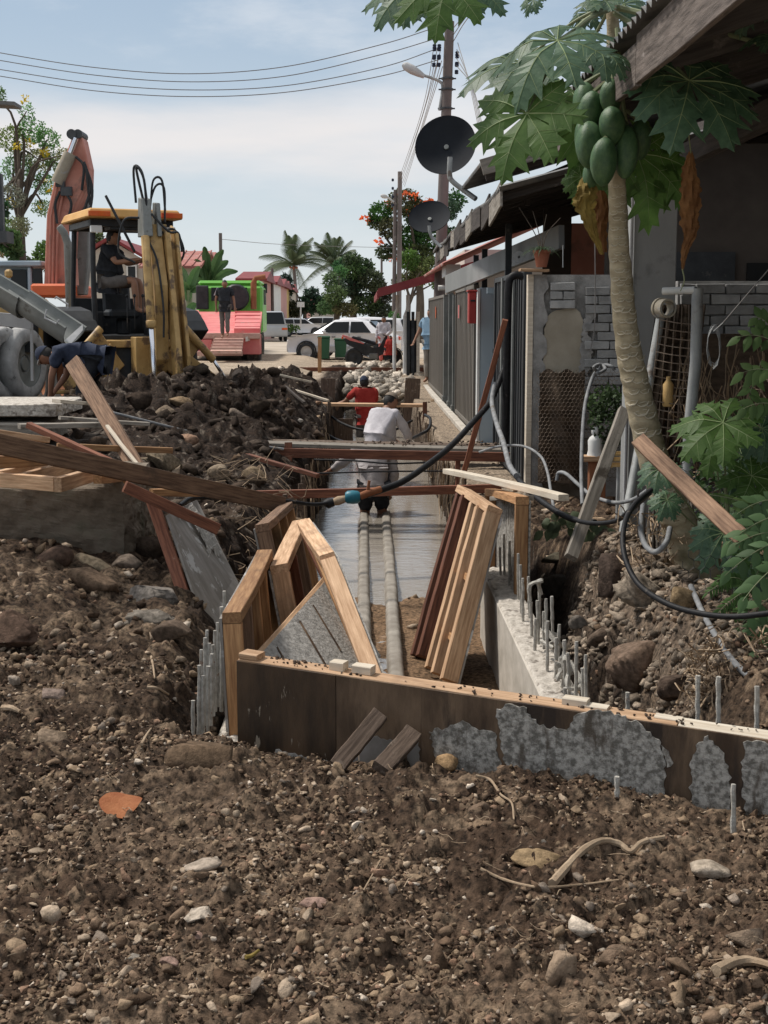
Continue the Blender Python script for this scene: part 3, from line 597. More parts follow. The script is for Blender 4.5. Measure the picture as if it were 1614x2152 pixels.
def frame_panel(name, label, p_tn, p_tf, p_bn, p_bf, side, ply='ply', wood='newwood', nst=4, sw=.045, sd=.07, group='wall formwork panels in the trench', studs_label=None, railw=None, studmat='orangewood', cat='formwork'):
    """Formwork panel: plywood through four corners (top near, top far, bottom near, bottom far), studs on one side."""
    tn, tf, bn, bf = [Vector(p) for p in (p_tn, p_tf, p_bn, p_bf)]; nrm = (tf-tn).cross(bn-tn).normalized()*side
    root = T(name, label, cat, loc=(bn+bf)/2, group=group)
    m = MB(); m.hull([tn, tf, bf, bn], [p-nrm*.012 for p in (tn, tf, bf, bn)]); m.build('plywood_sheet', mt[ply], root)
    dn = (bn-tn).normalized(); df = (bf-tf).normalized(); ed = (tf-tn).normalized()
    railw = railw or sd
    timber(tn+nrm*(railw/2+.001), tf+nrm*(railw/2+.001), railw, sw, wood, 'top_rail', root, upv=-dn)
    for i in range(nst):
        t = i/(nst-1); a = tn.lerp(tf, t); e = bn.lerp(bf, t); o = ed*(sw/2*(1-2*t)); q = sw/2+.002
        a2 = a+(e-a).normalized()*q; j = random.Random(i*7+len(label)).uniform(-.01, .02)
        timber(a2+o+nrm*(sd/2+.002)*(1.0), e+o+nrm*(sd/2+.002)+(e-a).normalized()*j, sw, sd, (studmat, 'redwood', 'brownwood', studmat, 'orangewood')[(i+len(label)) % 5] if i else wood, 'stud', root, upv=nrm)
    return root, nrm

# --- the board across the front -------------------------------------------------
BL = P(497, 1387, 4.99); BR = P(1614, 1553, 4.25); dr = (BR-BL).normalized(); BE = BR+dr*.45
BNR = Vector((dr.y, -dr.x, 0)).normalized()       # towards the camera
fb = T('formwork_board', 'long low plywood formwork board across the trench, cement crusted at its right end', 'formwork', loc=(BL+BE)/2-Vector((0, 0, .35)))
dz = Vector((0, 0, -.42))
m = MB(); a_, b_ = BL, BE; nseg = 24
for i in range(nseg):
    pass
for t0, t1, ma_, off in ((0, .40, 'plydark', .0), (.402, .73, 'ply', -.003), (.732, 3, 'ply', .001)):
    pa, pb_ = BL+dr*t0+BNR*off, (BE if t1 > 2 else BL+dr*t1)+BNR*off; q_ = (pa+Vector((0, 0, -.004)), pb_+Vector((0, 0, -.004)), pb_+dz, pa+dz); m = MB(); m.hull(q_, [p-BNR*.012 for p in q_]); m.build('plywood_sheet', mt[ma_], fb)
timber(BL-BNR*.060-dr*.002+Vector((0, 0, -.023)), BL-BNR*.060+dr*1.62+Vector((0, 0, -.023)), .095, .045, 'newwood', 'top_rail', fb, n=10, bow=.001)
timber(BL-BNR*.060+dr*1.625+Vector((0, 0, -.025)), BE-BNR*.060+Vector((0, 0, -.025)), .095, .045, 'palewood', 'top_rail', fb, n=6, bow=.001)
for k, t in enumerate((.02, .42, .86, 1.3, 1.74)):
    timber(BL+dr*(t+.03)-BNR*.055+Vector((0, 0, -.048)), BL+dr*(t+.03)-BNR*.055+Vector((0, 0, -.44)), .045, .07, 'orangewood', 'stud', fb, upv=BNR)
timber(BL+dr*.002-BNR*.05+Vector((0, 0, .012)), BL+dr*.075-BNR*.05+Vector((0, 0, .012)), .07, .022, 'newwood', 'end_block', fb, n=1)
def onB(px, py, off=.0):      # pixel -> point on the front face of the board
    d = ray(px, py); t = (BL+BNR*off-CAM).dot(BNR)/d.dot(BNR); return CAM+d*t
def crB(pts, th, mat, seed, amp=.008): return crust([onB(*p) for p in pts], BNR, th, mat, 'cement_crust', fb, seed, amp=amp)
crB([(1045, 1490), (1070, 1478), (1100, 1484), (1128, 1520), (1172, 1532), (1198, 1528), (1215, 1500), (1250, 1492), (1300, 1500), (1350, 1522), (1390, 1560), (1398, 1600), (1396, 1720), (1300, 1720), (1090, 1700), (1062, 1600)], .009, 'cement', 1)
crB([(902, 1536), (935, 1530), (972, 1514), (1000, 1528), (1040, 1540), (1056, 1640), (1050, 1675), (960, 1650), (920, 1600)], .007, 'cement', 2)
crB([(1452, 1600), (1470, 1560), (1488, 1545), (1515, 1575), (1532, 1610), (1540, 1735), (1450, 1730)], .008, 'cement', 3)
crB([(1562, 1560), (1600, 1558), (1660, 1570), (1700, 1780), (1570, 1760), (1562, 1650)], .008, 'cement', 4)
crB([(1390, 1565), (1406, 1578), (1416, 1604), (1402, 1612)], .005, 'cement', 5, .004)
crB([(765, 1545), (800, 1552), (880, 1560), (890, 1640), (765, 1620), (740, 1600)], .003, 'plygrey', 6)
crB([(580, 1575), (600, 1580), (640, 1592), (690, 1600), (650, 1612), (585, 1600)], .004, 'cement2', 7)
def prop(pa, pb, w, h, label, mat='muddywood'):
    return Tt(label, 'timber prop', pa, pb, w, h, mat, 'timber_prop', upv=BNR, n=8, bow=.006)
prop(P(708, 1600, 4.62)-Vector((0, 0, .02)), onB(800, 1500, .045), .06, .04, 'muddy timber stub leaning on the formwork board, the longer left one of the pair')
prop(P(800, 1605, 4.50)-Vector((0, 0, .02)), onB(868, 1540, .045), .065, .04, 'shorter muddy timber stub leaning on the formwork board, right one of the pair')
for k, (px, py, w, h, lab) in enumerate([(712, 1391, .055, .035, 'small pale wood offcut on the formwork rail in front of the cement faced sheet'), (764, 1398, .075, .032, 'wider pale wood offcut on the formwork rail at the foot of the slanting panel'), (1210, 1470, .085, .04, 'square pale wood block on the rail where the new wall meets it'), (1254, 1480, .08, .022, 'thin pale offcut on the rail right of the square block'), (1405, 1502, .09, .014, 'thin pale lath lying on the right part of the rail')]):
    p = onB(px, py+8, -.07); Tt(lab, 'wood offcut', p-dr*w/2, p+dr*w/2, .05, h, 'palewood', 'wood_offcut', n=1)
# mud and stones lying on the top rail
ps = np.array([BL+dr*t-BNR*rng.uniform(.02, .1)+Vector((0, 0, .003)) for t in list(rng.uniform(.1, .3, 26))+list(rng.uniform(.2, 1.9, 60))]); tag(stones('mud_crumbs', ps, rng.uniform(.003, .009, len(ps)), np.tile([.10, .075, .06], (len(ps), 1)), ICO1), kind='stuff')

# --- cast walls with starter bars ----------------------------------------------
def wall(name, label, x0, x1, y0, y1, z0, z1, matc, seed):
    root = T(name, label, 'concrete wall', loc=((x0+x1)/2, (y0+y1)/2, z0))
    m = MB(); m.bb(x0, x1, y0, y1, z0, z1-.012); m.build('wall_face', mt[matc], root, bevel=.004)
    nx, ny_ = 18, int((y1-y0)/.012); r = np.random.default_rng(seed)      # rough broken top
    X, Y_ = np.meshgrid(np.linspace(x0+.004, x1-.004, nx), np.linspace(y0+.004, y1-.004, ny_), indexing='ij')
    Z = z1-.012+.012*(1+fbm(X*30, Y_*30, 3, seed))+.012*np.clip(fbm(X*11, Y_*11, 2, seed+4), 0, 1)
    Z[0] = Z[-1] = z1-.02; Z[:, 0] = Z[:, -1] = z1-.02
    i = np.arange(nx-1)[:, None]*ny_+np.arange(ny_-1)[None]; i = i.ravel()
    o = arr_obj('broken_top', np.stack([X, Y_, Z], 2).reshape(-1, 3), np.stack([i, i+ny_, i+ny_+1, i+1], 1), mt['concrough']); o.parent = root; o.location = -Vector(root.location)
    return root
wall('retaining_wall', 'new pale concrete drain wall with a rough top, running back on the right', .80, .985, 5.35, 9.3, -.72, -.10, 'conc', 5)
wall('retaining_wall', 'low grey concrete drain wall stub among the rebar at the left of the board', -.66, -.50, 5.15, 9.0, -.72, -.26, 'conc', 6)
ORD = 'first second third fourth fifth sixth seventh eighth ninth tenth eleventh twelfth thirteenth fourteenth fifteenth sixteenth seventeenth eighteenth nineteenth twentieth twenty-first twenty-second twenty-third twenty-fourth twenty-fifth twenty-sixth'.split()
def bar(px, py_top, py_bot, Y, lab, grp, lean=0):
    b_ = P(px, py_bot, Y); t_ = P(px+lean, py_top, Y); r = random.Random(int(px*3+py_top))
    m = MB(); k = 9; pts = [b_.lerp(t_, i/k)+Vector((r.uniform(-1, 1), r.uniform(-1, 1), 0))*.0012 for i in range(k+1)]; rr = [.0072*(1+.35*r.random()) for i in range(k+1)]
    m.tube(pts, rr, 6); o = m.build('rebar', mt['rebar'], org=b_, smooth=True); return tag(o, lab, 'rebar', grp)
RB1, RB2 = [], []
g1 = 'starter bars on the right hand wall'; LB1 = 'cement splashed starter bar standing on the rough top of the right concrete wall'
for px, t, bt, Y in [(1052, 1150, 1235, 9.0), (1061, 1122, 1230, 9.0), (1070, 1137, 1245, 8.6), (1074, 1155, 1240, 8.8), (1089, 1163, 1262, 8.2), (1080, 1170, 1250, 8.5), (1096, 1187, 1285, 7.8), (1099, 1215, 1300, 7.6), (1113, 1212, 1285, 7.6), (1134, 1225, 1305, 7.3), (1132, 1262, 1340, 7.0), (1118, 1265, 1330, 7.2), (1143, 1285, 1350, 6.9), (1124, 1300, 1360, 6.9), (1162, 1253, 1345, 6.85), (1149, 1258, 1352, 6.8), (1150, 1305, 1400, 6.5), (1173, 1312, 1385, 6.6), (1168, 1340, 1422, 6.3), (1187, 1345, 1440, 6.1), (1182, 1370, 1436, 6.2), (1196, 1372, 1452, 6.0), (1210, 1348, 1462, 5.85), (1232, 1376, 1470, 5.75), (1226, 1404, 1468, 5.8), (1190, 1445, 1480, 5.6)]:
    RB1.append((py_k := t+bt, bar(px, t, bt+14, Y, LB1, g1, random.uniform(-3, 3))))
for k, (_, o) in enumerate(sorted(RB1, key=lambda q: -q[0])): o['label'] = ORD[k]+' cement splashed starter bar from the front board on the right concrete wall'
g2 = 'starter bars on the left hand wall'; LB2 = 'cement splashed starter bar in the bundle left of the formwork board end'
for px, t, bt, Y in [(406, 1472, 1520, 5.45), (417, 1398, 1530, 5.5), (424, 1365, 1520, 5.6), (430, 1340, 1500, 5.8), (434, 1324, 1490, 5.9), (440, 1352, 1500, 5.8), (444, 1374, 1500, 5.7), (449, 1355, 1480, 6.0), (453, 1325, 1470, 6.1), (458, 1308, 1460, 6.3), (462, 1330, 1450, 6.3), (465, 1275, 1400, 6.6), (472, 1242, 1330, 7.0), (466, 1345, 1470, 6.2), (437, 1400, 1512, 5.6), (427, 1420, 1520, 5.5)]:
    RB2.append((px, bar(px, t, bt+25, Y, LB2, g2, random.uniform(-2, 3))))
for k, (_, o) in enumerate(sorted(RB2, key=lambda q: q[0])): o['label'] = ORD[k]+' starter bar from the left in the bundle beside the front board end'
g3 = 'rebar stubs behind the right end of the board'; LB3 = 'pale rebar stub in the root tangle behind the board'
for px, t, bt, Y in [(1466, 1420, 1535, 4.62), (1509, 1422, 1545, 4.58), (1590, 1442, 1570, 4.5)]: bar(px, t, bt, Y, LB3+{1466: ', leftmost of three', 1509: ', middle of three', 1590: ', by the picture edge'}[px], g3, 1)
bar(1319, 1455, 1510, 4.75, 'short rebar stub against the reddish mortar block on the right bank', None)
tag(bar(1541, 1648, 1762, 4.1, 'light grey rebar leaning on the cement crusted board at the lower right', None, 0), None); bpy.data.objects[-1] if 0 else None
bar(1297, 1632, 1690, 4.25, 'short dark rusty stub sticking up in front of the cement crusted board', None)
# rags of set cement and plastic snagged between the bars
m = MB()
for px, py, Y in [(1128, 1240, 7.2), (1160, 1335, 6.7), (1178, 1385, 6.3), (1186, 1398, 6.2), (1168, 1350, 6.6), (1200, 1420, 6.0)]:
    c = P(px, py, Y); m.tube(spline([c+Vector((random.uniform(-.05, .05), random.uniform(-.1, .1), random.uniform(-.06, .06))) for k in range(5)], 3), [random.uniform(.006, .014) for k in range(13)], 5)
tag(m.build('cement_spatter', mt['rebar']), kind='stuff')

# --- leaning grey panel on the left ----------------------------------------------
tl, tr_, br_, bl_ = P(352, 1082, 8.4), P(414, 1050, 9.5), P(503, 1228, 8.9), P(441, 1345, 7.9)
root = T('wall_shuttering', 'grey cement washed sheet leaning into the left side of the trench', 'formwork', loc=(bl_+br_)/2)
m = MB(); nr = (tr_-tl).cross(bl_-tl).normalized(); nr = nr if nr.y < 0 or nr.x > 0 else -nr
m.hull([tl, tr_, br_, bl_], [p-nr*.014 for p in (tl, tr_, br_, bl_)]); m.build('plywood_sheet', mt['plygrey'], root)
crust([P(x, y, Y)+nr*.003 for x, y, Y in ((372, 1085, 8.6), (405, 1062, 9.2), (440, 1110, 9.1), (466, 1165, 9.0), (452, 1170, 8.9), (446, 1150, 8.9), (438, 1172, 8.7), (430, 1140, 8.8), (412, 1110, 8.8), (398, 1085, 8.9))], nr, .004, 'cement2', 'cement_crust', root, 9, amp=.012)
sv = (bl_-tl).normalized()
timber(tl-nr*.035-sv*.12+Vector((-.03, 0, 0)), bl_-nr*.035+Vector((-.03, 0, 0)), .045, .07, 'redwood', 'stud', root, upv=nr, n=6)
timber(tl.lerp(tr_, .5)-nr*.055, bl_.lerp(br_, .5)-nr*.055, .045, .07, 'redwood', 'stud', root, upv=nr)

# --- the left group of stripped panels ----------------------------------------------
gp = 'wall formwork panels in the trench'
def V_(px, py, Y): return P(px, py, Y)
def panel_px(label, tn, tf, drop_n, drop_f, side, **k):
    a, b_ = P(*tn), P(*tf); return frame_panel('wall_shuttering', label, a, b_, P(*drop_n), P(*drop_f), side, **k)
a, b_ = P(466, 1300, 6.0), P(541, 1165, 7.7)
frame_panel('wall_shuttering', 'upright formwork panel with orange end stud, foremost of the left group', a, b_, P(482, 1560, 6.0), P(560, 1330, 7.8), -1, sd=.085, sw=.05, nst=5, wood='orangewood', group=gp, ply='plygrey')
a, b_ = P(536, 1112, 8.6), P(590, 1066, 9.8)
frame_panel('wall_shuttering', 'formwork panel farthest back on the left, with a pale worn top', a, b_, P(575, 1290, 8.6), P(620, 1210, 9.8), -1, sd=.09, sw=.05, nst=4, wood='brownwood', group=gp, ply='plygrey')
a, b_ = P(568, 1200, 7.5), P(615, 1103, 9.1)
frame_panel('wall_shuttering', 'formwork panel with black and white stained end, in the middle of the left group', a, b_, P(610, 1420, 7.4), P(645, 1260, 9.1), -1, sd=.10, sw=.05, nst=4, group=gp, ply='cement2')
# slanting panel whose long stud drops to the rail
a, b_ = P(706, 1170, 6.9), P(654, 1098, 8.1)
frame_panel('wall_shuttering', 'slanting formwork panel with a long stud dropping right to the front board', a, b_, P(812, 1440, 6.15), P(765, 1335, 7.5), 1, sd=.08, sw=.06, nst=3, group=gp, wood='newwood', ply='cement2')
# cement faced sheet lying slanted in front of them
c4 = [P(545, 1378, 6.3), P(694, 1209, 7.5), P(800, 1470, 6.6), P(650, 1572, 5.85)]
root = T('wall_shuttering', 'cement plastered formwork sheet with dark stripes, lying slanted behind the board', 'formwork', loc=c4[2], group=gp)
nr = (c4[1]-c4[0]).cross(c4[3]-c4[0]).normalized(); nr = nr if nr.dot(CAM-c4[0]) > 0 else -nr
e = (c4[3]-c4[0])
quad = [c4[0], c4[1], c4[1]+e*1.1, c4[0]+e]
m = MB(); m.hull(quad, [p-nr*.012 for p in quad]); m.build('plywood_sheet', mt['cement2'], root)
timber(c4[0]-nr*.045-(c4[1]-c4[0])*.04, c4[1]-nr*.045, .07, .05, 'newwood', 'edge_rail', root, upv=e.cross(nr).cross(nr), n=5)
for t0, t1, wv in ((.12, .55, .012), (.42, .92, .016), (.62, .85, .012), (.86, .95, .028)):
    p = c4[0].lerp(c4[1], t0+.04)+nr*.002; d_ = (quad[2]-quad[1]).normalized(); ln = .35 if t0 > .3 else .22; s_ = (c4[1]-c4[0]).normalized()*wv
    q0 = p+d_*.05; q1 = p+d_*(.05+ln)
    m = MB(); m.hull([q0, q0+s_, q1+s_*1.2, q1], [x+nr*.004 for x in (q0, q0+s_, q1+s_*1.2, q1)]); m.build('joint_strip', mt['ply'], root)
# --- the stack of studs leaning on the right wall ----------------------------------------------
tn, tf, bn, bf = P(1052, 1088, 8.4), P(985, 1043, 9.3), P(962, 1440, 7.9), P(893, 1372, 8.75)
root, nr = frame_panel('wall_shuttering', 'large panel of five red and pale studs leaning against the right wall', tn, tf, bn, bf, 1, ply='plygrey', nst=2, sw=.02, sd=.02, wood='newwood', group=gp)
for i in list(root.children)[1:]: bpy.data.objects.remove(i)
nn = (tf-tn).cross(bn-tn).normalized(); nn = nn if nn.x < 0 else -nn; sv = (bn-tn).normalized()
for t, ma, w, dd, ext in ((.0, 'newwood', .06, .10, 0), (.2, 'newwood', .05, .115, .01), (.44, 'newwood', .055, .10, .02), (.70, 'redwood', .06, .11, .0), (.95, 'redwood', .05, .09, .04)):
    a, e = tn.lerp(tf, t), bn.lerp(bf, t); o = (tf-tn).normalized()*.03
    timber(a+o+nn*(dd/2+.003)-sv*.0, e+o+nn*(dd/2+.003)+sv*ext, w, dd, ma, 'stud', root, upv=nn, n=7)
timber(tn+nn*.05-sv*.026, tf+nn*.05-sv*.026, .10, .05, 'newwood', 'top_rail', root, upv=-sv)
timber(tn.lerp(bn, .42)+nn*.06+(tf-tn).normalized()*.062, tn.lerp(bn, .42)+nn*.06+(tf-tn)*.42-(tf-tn).normalized()*.002, .04, .05, 'orangewood', 'noggin', root, upv=nn)
timber(tn.lerp(bn, .78)+nn*.06+(tf-tn).normalized()*.062, tn.lerp(bn, .78)+nn*.06+(tf-tn)*.42-(tf-tn).normalized()*.002, .04, .05, 'orangewood', 'noggin', root, upv=nn)
# upright shutter behind it
tn, tf = P(1112, 1052, 8.35), P(1042, 1034, 10.0)
bn, bf = tn+Vector((.0, 0, -.78)), tf+Vector((0, 0, -.75))
root, nr = frame_panel('wall_shuttering', 'upright streaked grey shutter with orange end stud, beyond the right wall', tn, tf, bn, bf, 1, ply='cement', nst=2, sw=.05, sd=.08, wood='orangewood', group=gp)
Tt('short thin board wedged under the white plank beside the upright shutter', 'board', P(1038, 1048, 9.6), P(1112, 1046, 8.5), .06, .03, 'greywood', 'board')
# --- planks and beams over the trench ----------------------------------------------
def rail(lab, a, b_, w, h, mat, name='plank', cat='plank', **k): return Tt(lab, cat, P(*a), P(*b_), w, h, mat, name, **k)
# muddy plank bridge
root = T('plank_bridge', 'muddy plank bridge across the trench with a red timber on its near edge', 'plank bridge', loc=P(790, 950, 14.6))
timber(P(455, 948, 14.35), P(1135, 962, 13.9), .045, .095, 'redwood', 'edge_beam', root, n=8)
timber(P(500, 930, 14.75), P(1075, 946, 14.6), .30, .035, 'greywood', 'deck_plank', root, n=8)
timber(P(520, 927, 15.12), P(1040, 938, 15.0), .28, .035, 'muddywood', 'deck_plank', root, n=8)
timber(P(606, 930, 14.28), P(608, 1022, 14.2), .075, .05, 'redwood', 'post', root, upv=(0, 1, 0))
timber(P(1093, 962, 13.95), P(1092, 1012, 13.9), .07, .05, 'greywood', 'post', root, upv=(0, 1, 0))
timber(P(962, 962, 14.1), P(962, 1040, 14.0), .05, .05, 'redwood', 'post', root, upv=(0, 1, 0))
ps = np.array([P(rng.uniform(520, 1070), 930, 14.75)+Vector((0, rng.uniform(-.15, .35), .03)) for _ in range(120)]); ps[:, 2] = P(790, 938, 14.7).z+.02
tag(stones('mud_crumbs', ps, rng.uniform(.008, .022, len(ps)), np.tile([.14, .11, .09], (len(ps), 1)), ICO1), kind='stuff')
rail('red timber strut spanning the trench below the muddy plank bridge', (350, 1046, 11.6), (1052, 1026, 12.3), .05, .075, 'redwood', 'cross_beam', 'timber beam', n=8)
rail('pale plank laid across the trench in front of the worker in red', (595, 849, 23.5), (893, 852, 23.5), .28, .05, 'newwood', 'plank', n=5)
rail('thin dark red batten stretched across the far end of the trench', (618, 776, 38), (892, 777, 38), .05, .11, 'redwood', 'batten', 'batten')
rail('upright orange peg with a dark side beside the far batten', (672, 708, 37.5), (672, 802, 37.5), .10, .10, 'orangewood', 'peg', 'timber peg', upv=(0, 1, 0))
rail('white painted batten resting from the shutter towards the right bank', (940, 990, 10.6), (1185, 1046, 8.2), .07, .04, 'palewood', 'batten', 'batten')
rail('long red stick leaning across the black gate and the muddy bridge', (1062, 672, 12.6), (973, 1000, 13.2), .05, .035, 'redwood', 'stick', 'stick', upv=(0, 1, 0), n=8)
# --- timber heap at the left -------------------------------------------------------
rail('long brown beam sloping from the left edge down to the trench panels', (-40, 925, 7.4), (592, 1060, 9.8), .06, .11, 'brownwood', 'beam', 'timber beam', n=10)
rail('red brown beam sloping down over the leaning grey panel', (262, 1022, 8.1), (458, 1112, 8.3), .05, .07, 'redwood', 'beam', 'timber beam')
rail('brown plank standing slanted in the hands of the bending worker', (152, 760, 11.6), (288, 985, 10.4), .13, .04, 'brownwood', 'plank', upv=(0, 1, 0))
rail('narrow orange lath pointing right over the spoil bank', (120, 937, 10.4), (362, 947, 10.8), .04, .045, 'orangewood', 'lath', 'lath')
rail('red lath crossing under the long brown beam at the left', (60, 893, 9.6), (262, 985, 9.2), .05, .04, 'redwood', 'lath', 'lath')
rail('short brown board on top of the long beam at the left edge', (-30, 905, 7.9), (96, 924, 8.2), .09, .035, 'newwood', 'board', 'board')
rail('thin white edged plank under the concrete slab at the left', (125, 878, 11.6), (312, 891, 11.9), .10, .03, 'greywood', 'plank')
rail('grey plank below the thin white edged plank', (40, 896, 11.0), (222, 893, 11.3), .12, .04, 'greywood', 'plank')
rail('thin light stick behind the slanted brown plank', (225, 895, 10.8), (300, 990, 10.2), .03, .02, 'palewood', 'stick', 'stick')
rail('orange strut under the long beam beside the grey panel', (225, 1002, 8.8), (265, 1008, 8.8), .05, .05, 'orangewood', 'strut', 'strut')
rail('short orange board between the long beam and the grey panel', (318, 1035, 9.3), (425, 1036, 9.6), .05, .05, 'orangewood', 'board', 'board')
rail('red lath at the left end of the bridge sloping to the mud', (512, 955, 13.4), (668, 1000, 12.8), .05, .04, 'redwood', 'lath', 'lath')
rail('thin pale stick on the black spoil near the trench', (588, 788, 21), (655, 803, 21), .035, .03, 'palewood', 'stick', 'stick')
rail('second pale stick on the spoil just above the far plank', (613, 806+12, 20.5), (690, 842, 20), .04, .03, 'palewood', 'stick', 'stick')
rail('dark stick lying on the spoil beside the pale sticks', (600, 812, 20), (640, 846, 19), .035, .03, 'darkwood', 'stick', 'stick')
# timber frames on the concrete block
def box_frame(label, c, w, h, mat, rails):
    root = T('open_box', label, 'timber frame', loc=c[0])
    for i, (a, b_) in enumerate(rails): timber(a, b_, w, h, mat, 'frame_rail', root)
zf = .63
q = [PZ(-60, 1004, zf), PZ(124, 1018, zf), PZ(232, 984, zf), PZ(60, 972, zf)]; ed = (q[1]-q[0]).normalized(); ee = (q[2]-q[1]).normalized()
box_frame('shallow box frame of pale boards lying on top of the concrete block', [q[0]], .045, .085, 'newwood', [(q[0], q[1]-ed*.023), (q[1]-ee*.02, q[2]+ee*.02), (q[2]-ed*.023, q[3]), (q[0].lerp(q[1], .55)+ee*.024, q[3].lerp(q[2], .55)-ee*.024), (q[0].lerp(q[1], .25)+ee*.024, q[3].lerp(q[2], .25)-ee*.024)])
zg = .74
q = [PZ(-60, 975, zg), PZ(97, 965, zg), PZ(92, 945, zg), PZ(-50, 950, zg)]
box_frame('small red brown frame stacked on the left of the pale box frame', [q[0]], .05, .075, 'orangewood', [(q[0], q[1]), (q[1]+Vector((-.03, .03, 0)), q[2]+Vector((-.03, -.03, 0))), (q[3], q[2])])
rail('orange bearer under the pale box frame at the block corner', (205, 1008, 8.3), (268, 1002, 9.0), .05, .05, 'orangewood', 'bearer', 'timber bearer')
# old concrete block
def rough_block(name, label, x0, x1, y0, y1, z0, z1, mat, seed, cat, amp=.035, step=.03, top=None):
    bm = bmesh.new(); bmesh.ops.create_cube(bm, size=1)
    for v in bm.verts: v.co = Vector(((x0+x1)/2+v.co.x*(x1-x0), (y0+y1)/2+v.co.y*(y1-y0), (z0+z1)/2+v.co.z*(z1-z0)))
    k = int(max(x1-x0, z1-z0)/step); bmesh.ops.subdivide_edges(bm, edges=bm.edges[:], cuts=min(k, 40), use_grid_fill=True)
    V = np.array([v.co[:] for v in bm.verts]); nn = fbm(V[:, 0]*4+V[:, 1]*3, V[:, 2]*4+V[:, 1]*2, 4, seed); n2 = fbm(V[:, 0]*14-V[:, 1]*9, V[:, 2]*14, 3, seed+2)
    c = np.array([(x0+x1)/2, (y0+y1)/2, (z0+z1)/2]); dd = V-c; e = np.abs(dd)/np.array([(x1-x0)/2, (y1-y0)/2, (z1-z0)/2]); s_ = np.sort(e, 1); cor = sstep(.75, 1.0, s_[:, 1])
    V = V-dd*(cor*(.04+.05*(nn+.5)))[:, None]*np.array([.6, 1, 1])+(dd/np.linalg.norm(dd, axis=1)[:, None])*(amp*nn+amp*.5*n2)[:, None]
    for v, p in zip(bm.verts, V): v.co = Vector(p)-Vector(c)
    me = bpy.data.meshes.new(name); bm.to_mesh(me); bm.free(); me.materials.append(mt[mat]); o = bpy.data.objects.new(name, me); COL.objects.link(o); o.location = c
    return tag(o, label, cat)
rough_block('concrete_block', 'old stained concrete block under the timber frames at the left', -3.4, -1.50, 8.7, 9.9, -.05, .58, 'oldconc', 3, 'concrete block')
rough_block('concrete_slab', 'broken slab with a white crumbly top in front of the mixer truck tyres', -4.4, -2.62, 11.9, 13.0, .74, .86, 'concrough', 7, 'concrete slab', amp=.03)
rough_block('concrete_slab', 'dark slab under the white topped slab at the left', -4.4, -2.72, 11.85, 12.8, .52, .70, 'greywood', 8, 'concrete slab', amp=.02)
rough_block('earth_bank', 'dark earth mound under the slabs and planks at the left', -4.8, -2.35, 11.3, 15.5, -.3, .5, 'dirt_deep', 9, 'earth mound', amp=.16)
rail('grey white plank edge sticking out below the white topped slab', (118, 843, 11.8), (220, 851, 12.2), .12, .03, 'palewood', 'plank')
# muddy trench lining: wood and bamboo stakes with dangling roots
for k in range(46):
    left = k % 2 == 0; Y = 10.8+(k//2)*.62+random.uniform(-.12, .12); x = (-.585 if left else .95)+random.uniform(-.02, .02)
    r0 = random.uniform(.014, .04); m = MB(); z0 = -.8; z1 = random.uniform(-.1, .22) if left else random.uniform(-.25, .08)
    m.tube([(x+random.uniform(-.03, .03), Y, z0), (x+random.uniform(-.02, .02), Y, (z0+z1)/2), (x+random.uniform(-.05, .05), Y+random.uniform(-.05, .05), z1)], [r0, r0, r0*.8], 6)
    o = m.build('timber_stake', mt['muddywood'], org=(x, Y, z0), smooth=True)
    tag(o, 'muddy stake in the row lining the '+('left' if left else 'right')+' side of the trench', 'stake', 'stakes lining the '+('left' if left else 'right')+' side of the trench')
# wider sheet boards on the banks
for (a, b_, w, lab) in [((716, 880, 24), (716, 935, 24), .42, 'wide dark board standing in the left trench bank behind the far plank'), ((868, 795, 27), (862, 905, 27), .30, 'broken brown board upright right of the worker in white'), ((690, 795, 27), (688, 850, 27), .28, 'muddy board upright above the left end of the far plank')]:
    Tt(lab, 'board', P(*a), P(*b_), w, .05, 'muddywood', 'board', upv=(0, 1, 0))
rail('red post standing at the right end of the far plank', (893, 845, 22.5), (893, 925, 22.4), .07, .07, 'redwood', 'post', 'timber post', upv=(0, 1, 0))
mt['mudhose'] = M('mud_coated_concrete', (.20, .175, .145), (.36, .33, .285), 7, rough=.6, bump=.5, bs=20)
# pale pipes lying along the water
def longtube(lab, name, cat, pts, r, mat, n=10, group=None, jit=0, seg=8):
    q = spline(pts, seg); m = MB(); rr = [r*(1+random.uniform(-jit, jit)) for _ in q]; m.tube(q, rr, n)
    return tag(m.build(name, mt[mat], org=q[0], smooth=True), lab, cat, group)
def kerb(lab, pts, w, h, seed):
    """Low rough kerb of mud covered concrete along the trench floor."""
    q = spline(pts, 40); V, Fc = [], []; n = 9; q = np.array([p[:] for p in q])
    for i, p in enumerate(q):
        for j in range(n):
            u = j/(n-1)*2-1; zz_ = h*(1-abs(u)**5); wob = .003*math.sin(i*.03+seed)
            V.append((p[0]+u*w+wob, p[1], p[2]+zz_-.08*(abs(u) > .99)))
    V = np.array(V); nn = fbm(V[:, 0]*9, V[:, 1]*5, 4, seed); n2 = fbm(V[:, 0]*30, V[:, 1]*16, 3, seed+1); V[:, 0] += .006*nn; V[:, 2] += .002*nn+.001*n2
    k = len(q); Fc = np.array([(i*n+j, i*n+j+1, (i+1)*n+j+1, (i+1)*n+j) for i in range(k-1) for j in range(n-1)]); o = arr_obj('mud_kerb', V, Fc, mt['mudhose'], smooth=True); return tag(o, lab, 'kerb', None)
kerb('mud covered low concrete kerb in the trench floor, right of the narrow channel', [(.255, 16.0, WZ-.06), (.245, 14, WZ-.05), (.235, 12, WZ-.03), (.21, 10.2, -.63), (.195, 8.7, -.60), (.185, 7.0, -.60)], .062, .085, 3)
